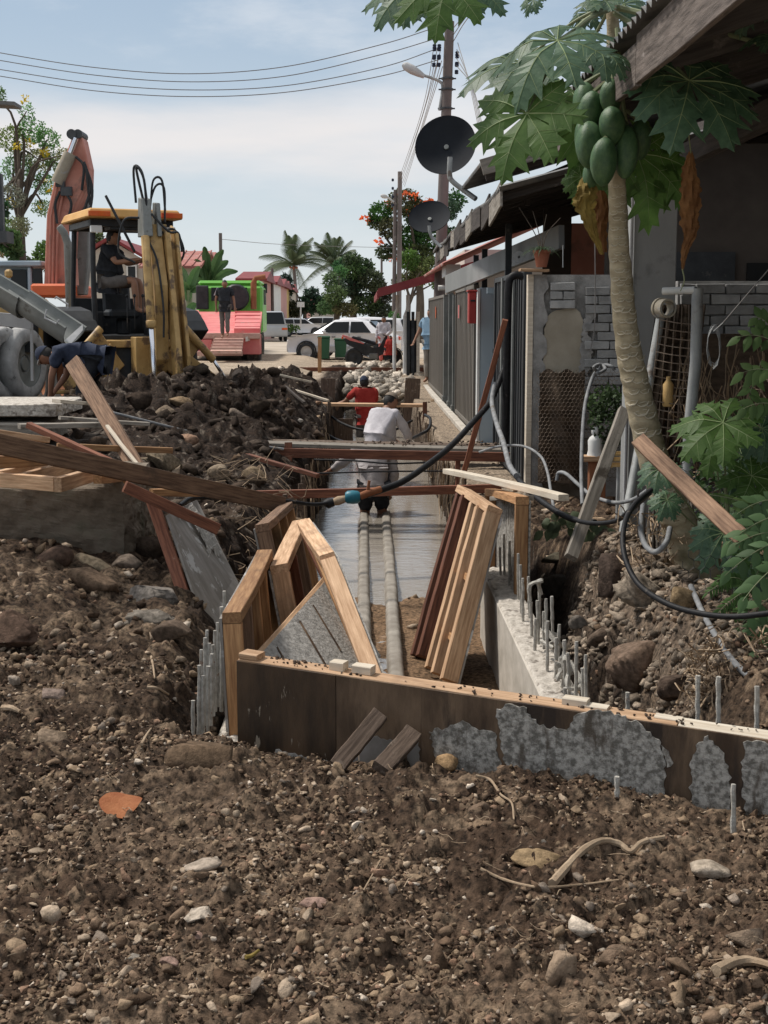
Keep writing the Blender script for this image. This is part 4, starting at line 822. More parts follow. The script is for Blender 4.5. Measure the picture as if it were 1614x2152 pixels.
kerb('mud covered low concrete kerb in the trench floor, left of the narrow channel', [(.0, 16.0, WZ-.06), (.0, 14, WZ-.05), (.0, 12, WZ-.03), (.0, 10.2, -.63), (.0, 8.7, -.60), (.0, 7.0, -.60)], .060, .085, 8)
# --- hoses --------------------------------------------------------------------------
def hose(lab, pts, r, mat='hose', name='hose', cat='hose', **k): return longtube(lab, name, cat, [P(*p) for p in pts], r*(.74 if r > .0155 else 1), mat, **k)
hose('thick black hose sagging from the black gate down to the blue coupling', [(1065, 760, 13.0), (1034, 838, 12.8), (996, 885, 12.4), (950, 935, 11.9), (905, 972, 11.4), (850, 1010, 10.9), (806, 1028, 10.7), (770, 1040, 10.6)], .036)
hose('black hose running left from the blue coupling to the grey panel', [(700, 1055, 10.6), (660, 1060, 10.5), (600, 1053, 10.3), (520, 1047, 10.2), (440, 1046, 10.0), (400, 1048, 9.8), (378, 1062, 9.5)], .020)
root = T('pump_coupling', 'blue pump coupling wrapped in tape where the black hoses join', 'hose coupling', loc=P(741, 1045, 10.6))
m = MB(); c = P(741, 1045, 10.6); m.lathe([(.0, -.06), (.035, -.058), (.05, -.04), (.054, 0), (.05, .04), (.035, .058), (0, .06)], c, 'X', 16); m.build('coupling_body', mt['teal'], root, smooth=True)
m = MB(); m.tube([P(700, 1056, 10.6), P(712, 1052, 10.6), P(727, 1048, 10.6)], [.026, .036, .026], 8); m.build('taped_joint', mt['root'], root, smooth=True)
m = MB(); m.tube([P(680, 1058, 10.6), P(690, 1058, 10.6), P(702, 1056, 10.6)], [.02, .042, .03], 8); m.build('rubber_sleeve', mt['hose'], root, smooth=True)
m = MB(); m.tube([P(757, 1043, 10.6), P(775, 1036, 10.6), P(800, 1028, 10.65)], [.028, .03, .026], 8); m.tube([P(772, 1038, 10.6), P(776, 1010, 10.6)], .012, 6); m.build('valve_fitting', mt['rust'], root, smooth=True)
hose('long thin grey cable running down the spoil heap to the bridge', [(215, 862, 13.5), (300, 883, 13.6), (400, 908, 13.9), (500, 930, 14.1), (596, 944, 14.2)], .014, 'hosegrey', 'cable', 'cable')
hose('black hose looping over the left end of the far plank', [(618, 846, 22.8), (632, 872, 22), (660, 898, 21.5), (700, 922, 21), (735, 934, 20)], .045)
hose('thin black hose hanging behind the worker in white', [(688, 870, 24), (720, 890, 23), (760, 903, 22.5), (820, 906, 22.5), (866, 884, 23)], .028)
hose('black hose lying on the trench edge right of the worker in white', [(858, 925, 20), (885, 912, 19.5), (902, 900, 19.5), (904, 880, 20), (893, 872, 20.5)], .03)
hose('thin wire stretched across the trench in front of the bending worker', [(660, 966, 13.7), (740, 968, 13.6), (820, 974, 13.5), (900, 972, 13.6)], .009, 'hose', 'wire', 'wire')
hose('second thin wire stretched across the trench just under the first', [(660, 995, 13.3), (800, 991, 13.3), (945, 990, 13.4)], .008, 'hose', 'wire', 'wire')
hose('grey mud covered hose hanging down beside the blue grey door', [(1040, 806, 12.8), (1034, 845, 12.6), (1044, 890, 12.2), (1058, 930, 11.6), (1070, 975, 11), (1085, 1000, 10.4)], .030, 'hosegrey')
hose('black hose dropping from the gate foot past the white batten', [(1066, 965, 11.3), (1085, 1000, 10.6), (1110, 1030, 9.8), (1150, 1062, 9.2), (1200, 1090, 8.8), (1250, 1098, 8.5)], .028)
hose('thin black hose arching from the bridge to the concrete pillar foot', [(1008, 950, 12.6), (1050, 938, 12.3), (1100, 938, 12.0), (1135, 958, 11.6), (1150, 990, 11), (1158, 1035, 10.4), (1165, 1075, 10)], .016, 'hosegrey')
hose('black hose crossing the right bank under the leaning prop', [(1172, 1078, 8.4), (1230, 1098, 8.0), (1290, 1096, 7.6), (1325, 1072, 7.1), (1365, 1036, 6.6)], .018)
hose('big black hose looping down round the right bank to the picture edge', [(1368, 1030, 6.5), (1332, 1062, 6.3), (1312, 1105, 6.1), (1312, 1165, 5.95), (1340, 1225, 5.8), (1395, 1265, 5.6), (1460, 1287, 5.45), (1540, 1296, 5.3), (1640, 1286, 5.2)], .0125)
hose('pale blue grey hose hanging from a knot against the brick wall', [(1256, 775, 9.6), (1243, 800, 9.6), (1230, 850, 9.4), (1224, 920, 9.2), (1222, 1000, 9.0), (1224, 1060, 8.8)], .018, 'hosegrey')
hose('knotted end of the pale hose tied on the chicken wire', [(1256, 782, 9.6), (1248, 772, 9.5), (1262, 766, 9.6), (1272, 776, 9.55), (1256, 784, 9.5), (1268, 768, 9.65), (1285, 770, 9.6), (1292, 778, 9.6)], .012, 'hosegrey')
hose('grey pipe bending down from the pillar to the leaning prop', [(1170, 1010, 9.3), (1174, 994, 9.3), (1190, 996, 9.2), (1215, 1018, 9.0), (1245, 1042, 8.8), (1290, 1056, 8.5), (1330, 1050, 8.2), (1362, 1030, 7.6)], .017, 'hosegrey')
hose('short brown hose loop hanging inside the big black hose', [(1352, 1060, 7.2), (1347, 1110, 7.1), (1356, 1145, 7.0), (1378, 1160, 6.9), (1400, 1140, 6.9), (1408, 1110, 7)], .015, 'hosegrey')
hose('straight blue grey pipe sloping down in front of the roots at the right', [(1452, 1232, 6.3), (1478, 1290, 5.9), (1510, 1345, 5.5), (1550, 1400, 5.2), (1640, 1478, 4.9)], .013, 'hosegrey')
# props on the right
rail('weathered prop leaning over the black earth behind the new wall', (1312, 862, 9.0), (1200, 1172, 8.2), .075, .05, 'greywood', 'timber_prop', 'timber prop', upv=(0, 1, 0), n=8)
rail('brown sawn board slanting down in front of the papaya trunk', (1342, 925, 6.6), (1572, 1142, 5.6), .075, .03, 'brownwood', 'board', 'board', upv=(0, 1, 0), n=8)
rail('thin root stick standing against the right bank', (1472, 1300, 5.6), (1438, 1462, 5.2), .018, .018, 'root', 'stick', 'stick', upv=(0, 1, 0)) if 0 else None
# things lying on the soil
def leaf_flat():
    pts = []; c = PZ(250, 1712, .03); n = 26
    for i in range(n):
        t = i/n*2*math.pi; r_ = .045*(1+random.uniform(-.03, .03)); x = math.cos(t)*r_*(1.35+.35*max(0, math.cos(t))**6); y = math.sin(t)*r_*1.35*(1-.35*max(0, math.cos(t)))
        pts.append((x, y))
    m = MB(); a = math.radians(28); zc = float(Hz(c.x, c.y)[0])
    vs = [Vector((c.x, c.y, zc+.03))]
    for f_ in (.5, 1):
        for x, y in pts:
            xx, yy = x*f_, y*f_; vs.append(Vector((c.x+xx*math.cos(a)-yy*math.sin(a), c.y+xx*math.sin(a)+yy*math.cos(a), zc+.035+yy*.40+1.2*xx*xx)))
    fs = [(0, 1+i, 1+(i+1) % n) for i in range(n)]+[(1+i, 1+n+i, 1+n+(i+1) % n, 1+(i+1) % n) for i in range(n)]
    m.add(vs, fs); o = m.build('fallen_leaf', mt['orangeleaf'], org=(c.x, c.y, zc), smooth=True); tag(o, 'orange brown dry leaf lying on the foreground soil', 'leaf')
mt['orangeleaf'] = M('orange_dry_leaf', (.27, .085, .03), (.38, .15, .06), 14, rough=.75, bump=.5, bs=40, c3=(.13, .05, .03), c3t=.6, c3s=20)
leaf_flat()
def root_on_soil(lab, pts, r, name='root', mat='root', lift=.01):
    q = []
    for px, py in pts:
        d = ray(px, py); ys = np.arange(2.5, 8, .01); tt = ys/d.y; zs = 1.6+d.z*tt; h = Hz(d.x*tt, ys); k = np.nonzero(zs < h)[0]; k = k[0] if len(k) else 100
        q.append(Vector((d.x*tt[k], ys[k], h[k]+lift)))
    q = spline(q, 6); m = MB(); n = len(q); m.tube(q, [r*(1-.45*i/n)*(1+random.uniform(-.12, .12)) for i in range(n)], 7)
    tag(m.build(name, mt[mat], org=q[0], smooth=True), lab, 'root')
root_on_soil('thick pale root bending over the soil right of centre', [(1160, 1870), (1190, 1832), (1225, 1800), (1262, 1776), (1300, 1785), (1325, 1796), (1350, 1780), (1396, 1768)], .013)
root_on_soil('thin brown root curving under the thick pale root', [(1010, 1835), (1060, 1862), (1130, 1872), (1210, 1875), (1300, 1858)], .005)
root_on_soil('rotten brown pipe half buried at the lower right edge', [(1504, 2050), (1540, 2036), (1580, 2036), (1640, 2046)], .016)
root_on_soil('thin curly root tip in the lower middle of the soil', [(760, 1900), (772, 1868), (800, 1820)], .0035)
root_on_soil('thin root lying below the formwork board on the soil', [(1000, 1640), (1030, 1652), (1052, 1680), (1075, 1700), (1080, 1730)], .005)
root_on_soil('small pale wood splinter lying on the soil left of the rebar bundle', [(310, 1454), (330, 1457), (354, 1464)], .008, 'wood_splinter')
root_on_soil('short stick pointing up on the soil above the orange leaf', [(298, 1574), (308, 1555), (318, 1538)], .006, 'stick')
root_on_soil('flat pale wood chip at the left edge of the soil', [(8, 1493), (24, 1500), (42, 1504)], .014, 'wood_chip')
root_on_soil('brown twig by the buried stone under the left bank', [(318, 1385), (322, 1405), (325, 1432)], .006, 'stick')
root_on_soil('small yellow leaf scrap on the lower foreground soil', [(516, 2026), (530, 2018), (545, 2016)], .006, 'leaf_scrap', 'deadyellow')
# ---------------------------------------------------------------- houses on the right, gates, poles, dishes
def one(name, label, cat, matk, group=None, kind=None, org=None, smooth=False, bevel=0):
    def f(m): return tag(m.build(name, mt[matk], org=org, smooth=smooth, bevel=bevel), label, cat, group, kind)
    return f
def corr(m, x0, z0, x1, z1, y0, y1, pitch=.09, amp=.014, sag=0, th=.003):
    """Corrugated sheet whose waves run down the slope from (x1,z1) to the eave (x0,z0)."""
    n = int((y1-y0)/pitch*4); k = 3; vs = []
    sl = math.atan2(z1-z0, x1-x0)
    for i in range(n+1):
        y = y0+(y1-y0)*i/n; w = amp*math.sin(2*math.pi*i/4+.3)
        for j in range(k+1):
            t = j/k; s_ = sag*math.sin(y*1.7+j)*(1-t)
            vs.append((x0+(x1-x0)*t-math.sin(sl)*w, y, z0+(z1-z0)*t+math.cos(sl)*w+s_))
    o = len(vs); vs += [(x, y, z-th) for x, y, z in vs]
    fs = []
    for i in range(n):
        for j in range(k):
            a = i*(k+1)+j; fs.append((a, a+1, a+k+2, a+k+1)); fs.append((o+a, o+a+k+1, o+a+k+2, o+a+1))
        a = i*(k+1); fs.append((a, a+k+1, o+a+k+1, o+a)); a += k; fs.append((a, o+a, o+a+k+1, a+k+1))
    m.add(vs, fs)
# near house: awning roof over the porch
EX, EZ = 1.27, 2.76
mt['shadewall'] = M('shade_tinted_dark_wall', (.045, .036, .03), (.085, .07, .058), 1.2, rough=.9, bump=.2)  # dark tone stands in for the shade under porch and eaves
house = T('terrace_house', 'near terrace house in deep shade with a sloping corrugated awning roof', 'house', loc=(2.2, 9, 0))
m = MB(); corr(m, EX-.06, EZ+.15, 4.6, EZ+1.15, 3.2, 9.6, .11, .02); m.build('awning_roof', mt['zinc'], house)
timber((EX, 3.2, EZ), (EX, 6.55, EZ+.01), .03, .22, 'fasciawood', 'fascia_board', house, n=10)
timber((EX, 6.56, EZ-.01), (EX-.01, 9.3, EZ-.02), .03, .2, 'fasciawood', 'fascia_board', house, n=10)
for k in range(8):
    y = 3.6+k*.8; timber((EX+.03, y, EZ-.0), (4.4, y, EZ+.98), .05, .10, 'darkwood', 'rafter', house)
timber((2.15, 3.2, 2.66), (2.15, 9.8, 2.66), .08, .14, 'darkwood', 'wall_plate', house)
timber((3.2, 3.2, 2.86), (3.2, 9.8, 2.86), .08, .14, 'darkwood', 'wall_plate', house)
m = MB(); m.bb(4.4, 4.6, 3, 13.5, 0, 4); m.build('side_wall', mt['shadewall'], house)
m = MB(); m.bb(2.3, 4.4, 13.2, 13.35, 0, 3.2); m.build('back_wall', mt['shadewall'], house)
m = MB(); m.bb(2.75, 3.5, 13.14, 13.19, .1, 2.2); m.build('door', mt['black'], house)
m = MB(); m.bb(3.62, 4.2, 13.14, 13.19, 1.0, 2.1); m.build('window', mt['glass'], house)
cx0, cx1 = PX(1329, 600, 1).x, 0
c0, c1 = P(1329, 600, 10.0).x, P(1420, 600, 10.0).x
m = MB(); m.bb(c0, c1, 10.0, 10.3, -.1, 2.72); m.build('column', mt['column'], house, bevel=.006)
m = MB(); m.tube([(c0-.022, 9.98, 0), (c0-.02, 9.98, 2.5)], .014, 8); m.build('conduit', mt['lightsteel'], house, smooth=True)
# brick half wall right of the column
BRK = {}
def brick_mesh(w, h, seed):
    m = MB(); r = random.Random(seed); j = lambda: r.uniform(-.004, .004)
    a, b_, c = w/2, .04, h/2
    vs = [(x*a+j(), y*b_+j(), z*c+j()) for x in (-1, 1) for y in (-1, 1) for z in (-1, 1)]
    m.add(vs, [(0, 1, 3, 2), (4, 6, 7, 5), (0, 4, 5, 1), (2, 3, 7, 6), (0, 2, 6, 4), (1, 5, 7, 3)])
    o = m.build('brick', mt['brick'], None, bevel=.004); me = o.data; bpy.data.objects.remove(o); return me
BM = [brick_mesh(.212, .068, s_) for s_ in range(4)]; BH = [brick_mesh(.102, .068, s_+9) for s_ in range(2)]
def bricks(parent, x0, x1, y, z0, z1, skip=lambda x, z: False, cw=.222, ch=.078):
    po = ORG[parent.name]; row = 0; z = z0+ch/2
    while z+ch/2 <= z1+.01:
        x = x0+(cw/2 if row % 2 == 0 else 0)
        if row % 2: 
            if not skip(x0+cw/4, z): put(parent, po, BH[row % 2], x0+cw/4, y, z)
            x = x0+cw
        while x+cw/2 <= x1+.01:
            if not skip(x, z): put(parent, po, BM[(row*3+int(x*10)) % 4], x, y, z)
            x += cw
        if x-cw/2+cw*.4 < x1 and not skip(x1-cw/4, z): put(parent, po, BH[0], min(x-cw/4, x1-cw/4), y, z)
        z += ch; row += 1
def put(parent, po, me, x, y, z):
    o = bpy.data.objects.new('brick', me); COL.objects.link(o); o.parent = parent
    o.location = Vector((x, y+random.uniform(-.006, .006), z))-po; o.rotation_euler = (0, random.uniform(-.012, .012), random.uniform(-.02, .02))
xa = P(1422, 650, 10.35).x
hw = T('brick_wall', 'dark grey brick half wall in the shade right of the grey column', 'brick wall', loc=(xa, 10.35, 0))
m = MB(); m.bb(xa, 4.3, 10.33, 10.45, -.1, 1.86); m.build('mortar_bed', mt['mortar'], hw)
bricks(hw, xa+.01, 3.6, 10.31, .75, 1.86)
# pillar, rendered wall and bricks beside the black gate
Yw = 12.2
xp, xr0, xr1, xe = P(1120, 700, Yw).x, P(1137, 700, Yw).x, P(1225, 700, Yw).x, P(1345, 700, Yw).x
zt = P(1150, 577, Yw).z
bw_ = T('boundary_wall', 'crumbling boundary wall, half rendered and half bare grey brick, behind the papaya trunk', 'boundary wall', loc=(1.9, Yw, 0))
m = MB(); m.bb(xp, xe, Yw+.03, Yw+.16, -.3, zt); m.build('mortar_bed', mt['mortar'], bw_)
m = MB(); n_ = 40; prof = [(xp, -.3)]+[(xp-.004+random.uniform(-.004, .008), -.3+(zt+.3)*i/n_) for i in range(n_+1)]+[(xr0+.035+.02*math.sin(i*1.3)+random.uniform(-.012, .018), zt-(zt+.3)*i/n_) for i in range(n_+1)]
m.poly([(x, Yw-.02, z) for x, z in prof[1:]], (0, .05, 0)); m.build('pillar_render', mt['mortar'], bw_)
zr1 = P(1180, 650, Yw).z; zr0 = P(1180, 790, Yw).z
pts = [(xr0+.03, zr0), (xr1-.01, zr0-.02), (xr1-.015, zr1-.25), (xr1-.0, zr1-.12), (xr1-.03, zr1-.03), (xr1-.1, zr1+.02), (xr1-.2, zr1-.005), (xr0+.12, zr1-.01), (xr0+.04, zr1-.08), (xr0+.02, zr1-.3)]
o = crust([(x, Yw+.005, z) for x, z in pts], (0, -1, 0), .018, 'render', 'render_patch', bw_, 3, .03, .008)
m = MB(); m.poly([(x, Yw+.012, z) for x, z in [(xr0+.03, -.3), (xr1+.02, -.3), (xr1-.0, zr0-.01), (xr0+.02, zr0+.01)]], (0, .018, 0)); m.build('lower_render', mt['oldconc'], bw_)
crust([(x, Yw-.004, z) for x, z in [(xr1-.03, zr0), (xr1+.05, zr0), (xr1+.09, zr0+.25), (xr1+.03, zr0+.42), (xr1+.11, zr0+.52), (xr1+.10, zr1-.02), (xr1+.02, zr1-.03), (xr1-.01, zr1-.2), (xr1-.02, zr0+.2)]], (0, -1, 0), .02, 'mortar', 'mortar_smear', bw_, 8, .02, .014)
zb_ = P(1180, 652, Yw).z
bricks(bw_, xr0+.07, xr1-.005, Yw, zb_+.01, zt-.01, skip=lambda x, z: False)
bricks(bw_, xr1+.01, xe, Yw+.004, zr0-.55, P(1250, 590, Yw).z, skip=lambda x, z: x < xr1+.12 and zr0 < z < zr1)
m = MB(); m.bb(P(1108, 700, Yw).x, P(1119, 700, Yw).x, Yw-.03, Yw+.1, -.1, zt+.0); tag(m.build('door_post', mt['palewood'], org=(1.5, Yw, 0)), 'cream wooden edge post between the black gate and the crumbling wall', 'post')
Tt('short pale board lying on the top of the crumbling wall under the flowerpot', 'board', P(1092, 567, 12.15), P(1152, 569, 12.15), .16, .022, 'newwood', 'board')
# dark fabric/vine cover and chicken wire
sk = T('wire_screen', 'rusty chicken wire screen over brown sacking against the foot of the wall', 'wire screen', loc=(1.9, Yw-.15, .2))
A = [P(1131, 778, 12.0), P(1222, 772, 12.0), P(1300, 790, 11.9), P(1300, 1010, 11.9), P(1135, 1010, 12.0)]
m = MB(); nx, nz = 26, 30; r_ = rng
vs = []; xs0, xs1, zs0, zs1 = P(1132, 900, 12.02).x, P(1226, 900, 12.02).x, P(1180, 1015, 12.02).z, P(1180, 780, 12.02).z
for i in range(nx+1):
    for j in range(nz+1):
        x = xs0+(xs1-xs0)*i/nx; z = zs0+(zs1-zs0)*j/nz; vs.append((x, 12.02+.03*math.sin(x*30+z*4)+.02*math.sin(z*17+x*9), z+(.02*math.sin(x*40) if j == nz else 0)))
m.add(vs, [(i*(nz+1)+j, (i+1)*(nz+1)+j, (i+1)*(nz+1)+j+1, i*(nz+1)+j+1) for i in range(nx) for j in range(nz)]); m.build('sacking', mt['sack'], sk)
def hexmesh(name, o_, ux, uz, w, h, cell, r, parent, mat='wire', wob=.01, keep=lambda a, b: True):
    m = MB(); ux = Vector(ux); uz = Vector(uz); o_ = Vector(o_); nrm = ux.cross(uz); cy = cell*.9; rows = int(h/cy); cols = int(w/cell)
    for i in range(rows):
        for j in range(cols):
            x = (j+(.5 if i % 2 else 0))*cell; z = i*cy
            if not keep(x/w, z/h): continue
            q = lambda a, b: o_+ux*a+uz*b+nrm*(wob*math.sin(a*11+b*7))
            t_ = q(x, z); l = q(x-cell/2, z+cy*.35); r2 = q(x+cell/2, z+cy*.35); l2 = q(x-cell/2, z+cy)
            for a, b_ in ((t_, l), (t_, r2), (l, l2)): m.tube([a, b_], r, 3, False)
    o = m.build(name, mt[mat], parent); o['kind'] = 'stuff'; return o
hexmesh('wire_netting', P(1130, 1012, 11.93), (1, 0, 0), (0, 0, 1), P(1300, 800, 11.93).x-P(1130, 800, 11.93).x, P(1200, 772, 11.93).z-P(1200, 1012, 11.93).z, .036, .0021, sk)
# dark hedge clump and shrine like statue behind the wire
st = T('statue', 'small white figure statue on a yellowish stand behind the chicken wire', 'statue', loc=P(1250, 958, 11.6))
c = P(1250, 958, 11.6); s1 = 1/250
m = MB(); m.lathe([(.0, .245), (.02, .243), (.034, .22), (.032, .19), (.022, .175), (.045, .16), (.062, .13), (.058, .05), (.07, .0)], c, 'Z', 12); m.build('figure', mt['whitepaint'], st, smooth=True)
m = MB(); m.box(c+Vector((.02, 0, -.02)), (.26, .14, .05)); m.build('stand_top', mt['newwood'], st, bevel=.006)
m = MB(); m.box(c+Vector((.02, .0, -.22)), (.14, .10, .36)); m.build('stand', mt['rust'], st, bevel=.006)
cr = T('plastic_crate', 'small yellow plastic crate on a post behind the trunk', 'crate', loc=P(1302, 978, 10.8))
c = P(1302, 965, 10.8); m = MB()
for dz_ in (-.045, .0, .045):
    for dx in (-.075, .075): m.box(c+Vector((dx, 0, dz_)), (.01, .14, .018))
    for dy in (-.07, .07): m.box(c+Vector((0, dy, dz_)), (.14, .01, .018))
for dx in (-.075, 0, .075): m.box(c+Vector((dx, -.072, 0)), (.014, .012, .118))
m.build('basket', mt['yellow'], cr)
m = MB(); m.tube([c+Vector((0, 0, -.06)), c+Vector((.0, 0, -.6))], .022, 8); m.build('post', mt['galv'], cr)
# flowerpot
fp = T('potted_plant', 'terracotta pot of thin green leaves on top of the crumbling wall', 'potted plant', loc=P(1138, 564, 12.1))
c = P(1138, 564, 12.1)+Vector((0, 0, .01)); m = MB(); m.lathe([(.045, 0), (.07, .12), (.078, .12), (.078, .145), (.062, .145), (.055, .11), (0, .11)], c, 'Z', 16); m.build('pot', mt['terracotta'], fp, smooth=True)
def blades(c, n, L, w, spread=1, colr=(.06, .13, .05), name='leaves', parent=None, mat='leafy', up_=.6):
    V, Fc = [], []; r = random.Random(n+int(L*100))
    for k in range(n):
        a = r.uniform(0, 2*math.pi); l = L*r.uniform(.6, 1.1); d = Vector((math.cos(a)*spread, math.sin(a)*spread, up_+r.uniform(0, .9))).normalized(); s_ = d.cross(Vector((0, 0, 1))).normalized()*w
        p = Vector(c)+Vector((r.uniform(-.02, .02), r.uniform(-.02, .02), 0)); o = len(V)
        for i in range(5):
            t = i/4; q = p+d*l*t+Vector((0, 0, -l*.75*t*t)); ww = s_*(1-t)**.6*(.5+t if t < .5 else 1); V += [q-ww, q+ww]
        Fc += [(o+2*i, o+2*i+1, o+2*i+3, o+2*i+2) for i in range(4)]
    o = arr_obj(name, np.array([v[:] for v in V]), np.array(Fc), mt[mat], col=np.tile(np.array(colr), (len(V), 1))*rng.uniform(.6, 1.4, (len(V), 1)))
    if parent: o.parent = parent; o.location = -Vector(ORG[parent.name])
    return o
o = blades(c+Vector((0, 0, .12)), 60, .26, .007, 1, (.045, .075, .04), 'foliage', fp)
m = MB()
for k in range(4): m.tube(spline([c+Vector((.0, 0, .1)), c+Vector((-.03*k+.04, .02*k, .28)), c+Vector((-.12*k+.16, .03, .42+.03*k))], 4), [.006*(1-.07*i) for i in range(9)], 5)
m.build('stems', mt['treebark'], fp)
dsc = MB(); dsc.lathe([(.0, .0), (.012, .0), (.012, .003), (.06, .003), (.06, 0)], P(1091, 540, 14.5), 'Y', 24); tag(dsc.build('silver_disc', mt['lightsteel'], org=P(1091, 540, 14.5)), 'shiny round disc hanging under the eaves left of the flowerpot', 'disc')
# gates along the drain side
GX = 1.5
def gy_(px): return PX(px, 665, GX).y
def gate(name, label, pa, pb, z0, z1, mat, ribs, group=None):
    y0, y1 = gy_(pa), gy_(pb); y0, y1 = min(y0, y1), max(y0, y1)
    root = T(name, label, 'gate', loc=(GX, (y0+y1)/2, z0), group=group)
    m = MB(); n = ribs
    for i in range(n):
        a = y0+(y1-y0)*i/n; b_ = y0+(y1-y0)*(i+.8)/n; m.bb(GX-.012+(.012 if i % 2 else 0), GX+.02, a, b_, z0+.06, z1-.05)
    m.bb(GX+.02, GX+.03, y0, y1, z0+.05, z1-.05); o = m.build('ribbed_sheet', mt[mat], root)
    m = MB(); m.bb(GX-.03, GX+.04, y0, y1, z0, z0+.06); m.bb(GX-.03, GX+.04, y0, y1, z1-.05, z1); m.bb(GX-.03, GX+.04, y0-.03, y0+.03, z0, z1); m.bb(GX-.03, GX+.04, y1-.03, y1+.03, z0, z1); m.build('gate_frame', mt[mat], root)
    return root, y0, y1
g, y0, y1 = gate('metal_gate', 'farther brown ribbed metal gate with a small orange sticker', 903, 936, .06, 2.0, 'gate', 34)
m = MB(); c = PX(917, 655, GX-.016); m.lathe([(0, 0), (.05, 0), (.05, .004), (0, .004)], c+Vector((-.01, 0, 0)), 'X', 6); m.bb(c.x-.014, c.x-.008, c.y-.03, c.y+.12, c.z-.13, c.z+.1); m.build('sticker', mt['orange'], g)
g, y0, y1 = gate('metal_gate', 'nearer brown ribbed metal gate beside the red letterbox', 961, 1000, .06, 2.02, 'gate', 28)
m = MB(); c = PX(965, 655, GX-.03); m.bb(c.x-.01, c.x-.004, c.y-.1, c.y+.1, c.z-.1, c.z+.1); m.build('sticker', mt['redpaint'], g)
m = MB(); y0, y1 = gy_(960), gy_(936)
for k in range(7):
    y = y0+(y1-y0)*(k+.5)/7; m.bb(GX+.03, GX+.06, y-.02, y+.02, .06, 1.96)
m.bb(GX+.03, GX+.06, y0, y1, .06, .14); m.bb(GX+.03, GX+.06, y0, y1, 1.9, 1.96); m.bb(GX+.03, GX+.06, y0, y1, 1.0, 1.05)
tag(m.build('barred_gate', mt['darksteel'], org=(GX, (y0+y1)/2, 0)), 'dark barred gate recessed between the two brown ribbed gates', 'gate')
for px, h_ in ((938, 1.95), (949, 2.0), (958, 1.95)):
    y = gy_(px); m = MB(); m.bb(GX-.05, GX+.03, y-.06, y+.06, .0, h_); m.bb(GX-.07, GX+.05, y-.09, y+.09, 0, .16); tag(m.build('gate_post', mt['steel'], org=(GX, y, 0)), 'steel gate post between the brown ribbed gates, '+{938: 'against the farther gate', 949: 'in the middle', 958: 'against the nearer gate'}[px], 'gate post', 'steel gate posts between the brown gates')
m = MB(); ya, yb = gy_(1000), gy_(903); m.bb(GX-.16, GX-.05, ya, yb, .0, .075); tag(m.build('gate_kerb', mt['conc'], org=(GX-.1, (ya+yb)/2, 0), bevel=.01), 'pale concrete kerb running under the brown gates', 'kerb')
g, y0, y1 = gate('metal_gate', 'tall black metal gate between the blue grey door pillar and the crumbling wall', 1044, 1107, .05, 2.02, 'gatedark', 30)
m = MB(); m.bb(GX-.045, GX-.03, gy_(1062)-.05, gy_(1062)+.05, .05, 2.0); m.bb(GX-.045, GX-.03, gy_(1086)-.03, gy_(1086)+.03, .05, 2.0); m.bb(GX-.05, GX-.03, gy_(1078)-.07, gy_(1078)+.07, 1.8, 1.95); m.build('gate_upright', mt['steel'], g)
Yb = 17.6; x0, x1 = P(1009, 700, Yb).x, P(1041, 700, Yb).x
bp = T('door_pillar', 'blue grey painted pillar between the brown and black gates', 'pillar', loc=((x0+x1)/2, Yb, 0))
m = MB(); m.bb(x0, x1, Yb, Yb+.22, -.05, P(1020, 604, Yb).z); m.build('painted_face', mt['bluegrey'], bp, bevel=.006)
m = MB(); m.bb(P(1003, 700, Yb).x, x0-.002, Yb-.01, Yb+.16, -.05, P(1020, 606, Yb).z); m.build('white_edge', mt['whitepaint'], bp, bevel=.003)
m = MB(); m.bb(x1-.03, x1+.012, Yb-.03, Yb-.002, P(1030, 742, Yb).z, P(1030, 733, Yb).z); m.build('latch', mt['black'], bp)
m = MB(); m.bb(x0+.04, P(1064, 700, Yb-.6).x, Yb-.5, Yb-.44, P(1020, 618, Yb).z, P(1020, 606, Yb).z); m.build('lintel', mt['bluegrey'], bp)
lb = T('letterbox', 'red letterbox fixed at the end of the nearer brown gate', 'letterbox', loc=P(994, 680, 17.2))
a, b_ = P(985, 680, 17.2), P(1002, 613, 17.2); m = MB(); m.bb(a.x, b_.x, 17.2, 17.42, a.z, b_.z); m.build('box_body', mt['redbox'], lb, bevel=.01)
m = MB(); m.bb(a.x-.015, b_.x+.01, 17.18, 17.44, b_.z, b_.z+.02); m.build('lid', mt['redbox'], lb, bevel=.005)
m = MB(); m.bb(a.x+.02, b_.x-.02, 17.185, 17.2, b_.z-.12, b_.z-.10); m.build('slot', mt['black'], lb)
# drain pipe in black
longtube('black downpipe with an elbow at the top in front of the black gate', 'downpipe', 'downpipe', [P(1100, 582, 12.9), P(1084, 578, 12.9), P(1072, 586, 12.9), P(1069, 604, 12.9), P(1067, 660, 12.9), P(1064, 800, 12.9), P(1061, 945, 12.9)], .036, 'hose', seg=6)
# farther roof and its old boards
rf = T('awning', 'long weathered zinc awning with wavy old boards over the gates', 'awning', loc=(2.2, 17, 2.6))
m = MB(); corr(m, 1.22, 2.73, 4.4, 3.62, 12.6, 24.6, .12, .022, .02); m.build('zinc_sheet', mt['zinc'], rf)
m = MB(); corr(m, P(1012, 352, 13.4).x, P(1012, 342, 13.4).z, 4.4, 3.98, 13.35, 16.2, .12, .022); m.build('upper_sheet', mt['zinc'], rf)
timber(P(1012, 352, 13.3), P(1212, 296, 13.3), .04, .15, 'greywood', 'bargeboard', rf)
timber(P(1020, 372, 13.6), P(1222, 318, 13.6), .04, .08, 'darkwood', 'bargeboard', rf)
timber(P(1052, 424, 14.5), P(1235, 350, 14.5), .05, .20, 'darkwood', 'beam', rf)
timber(P(940, 598, 19.0), P(1180, 498, 14.2), .06, .24, 'column', 'eaves_beam', rf)
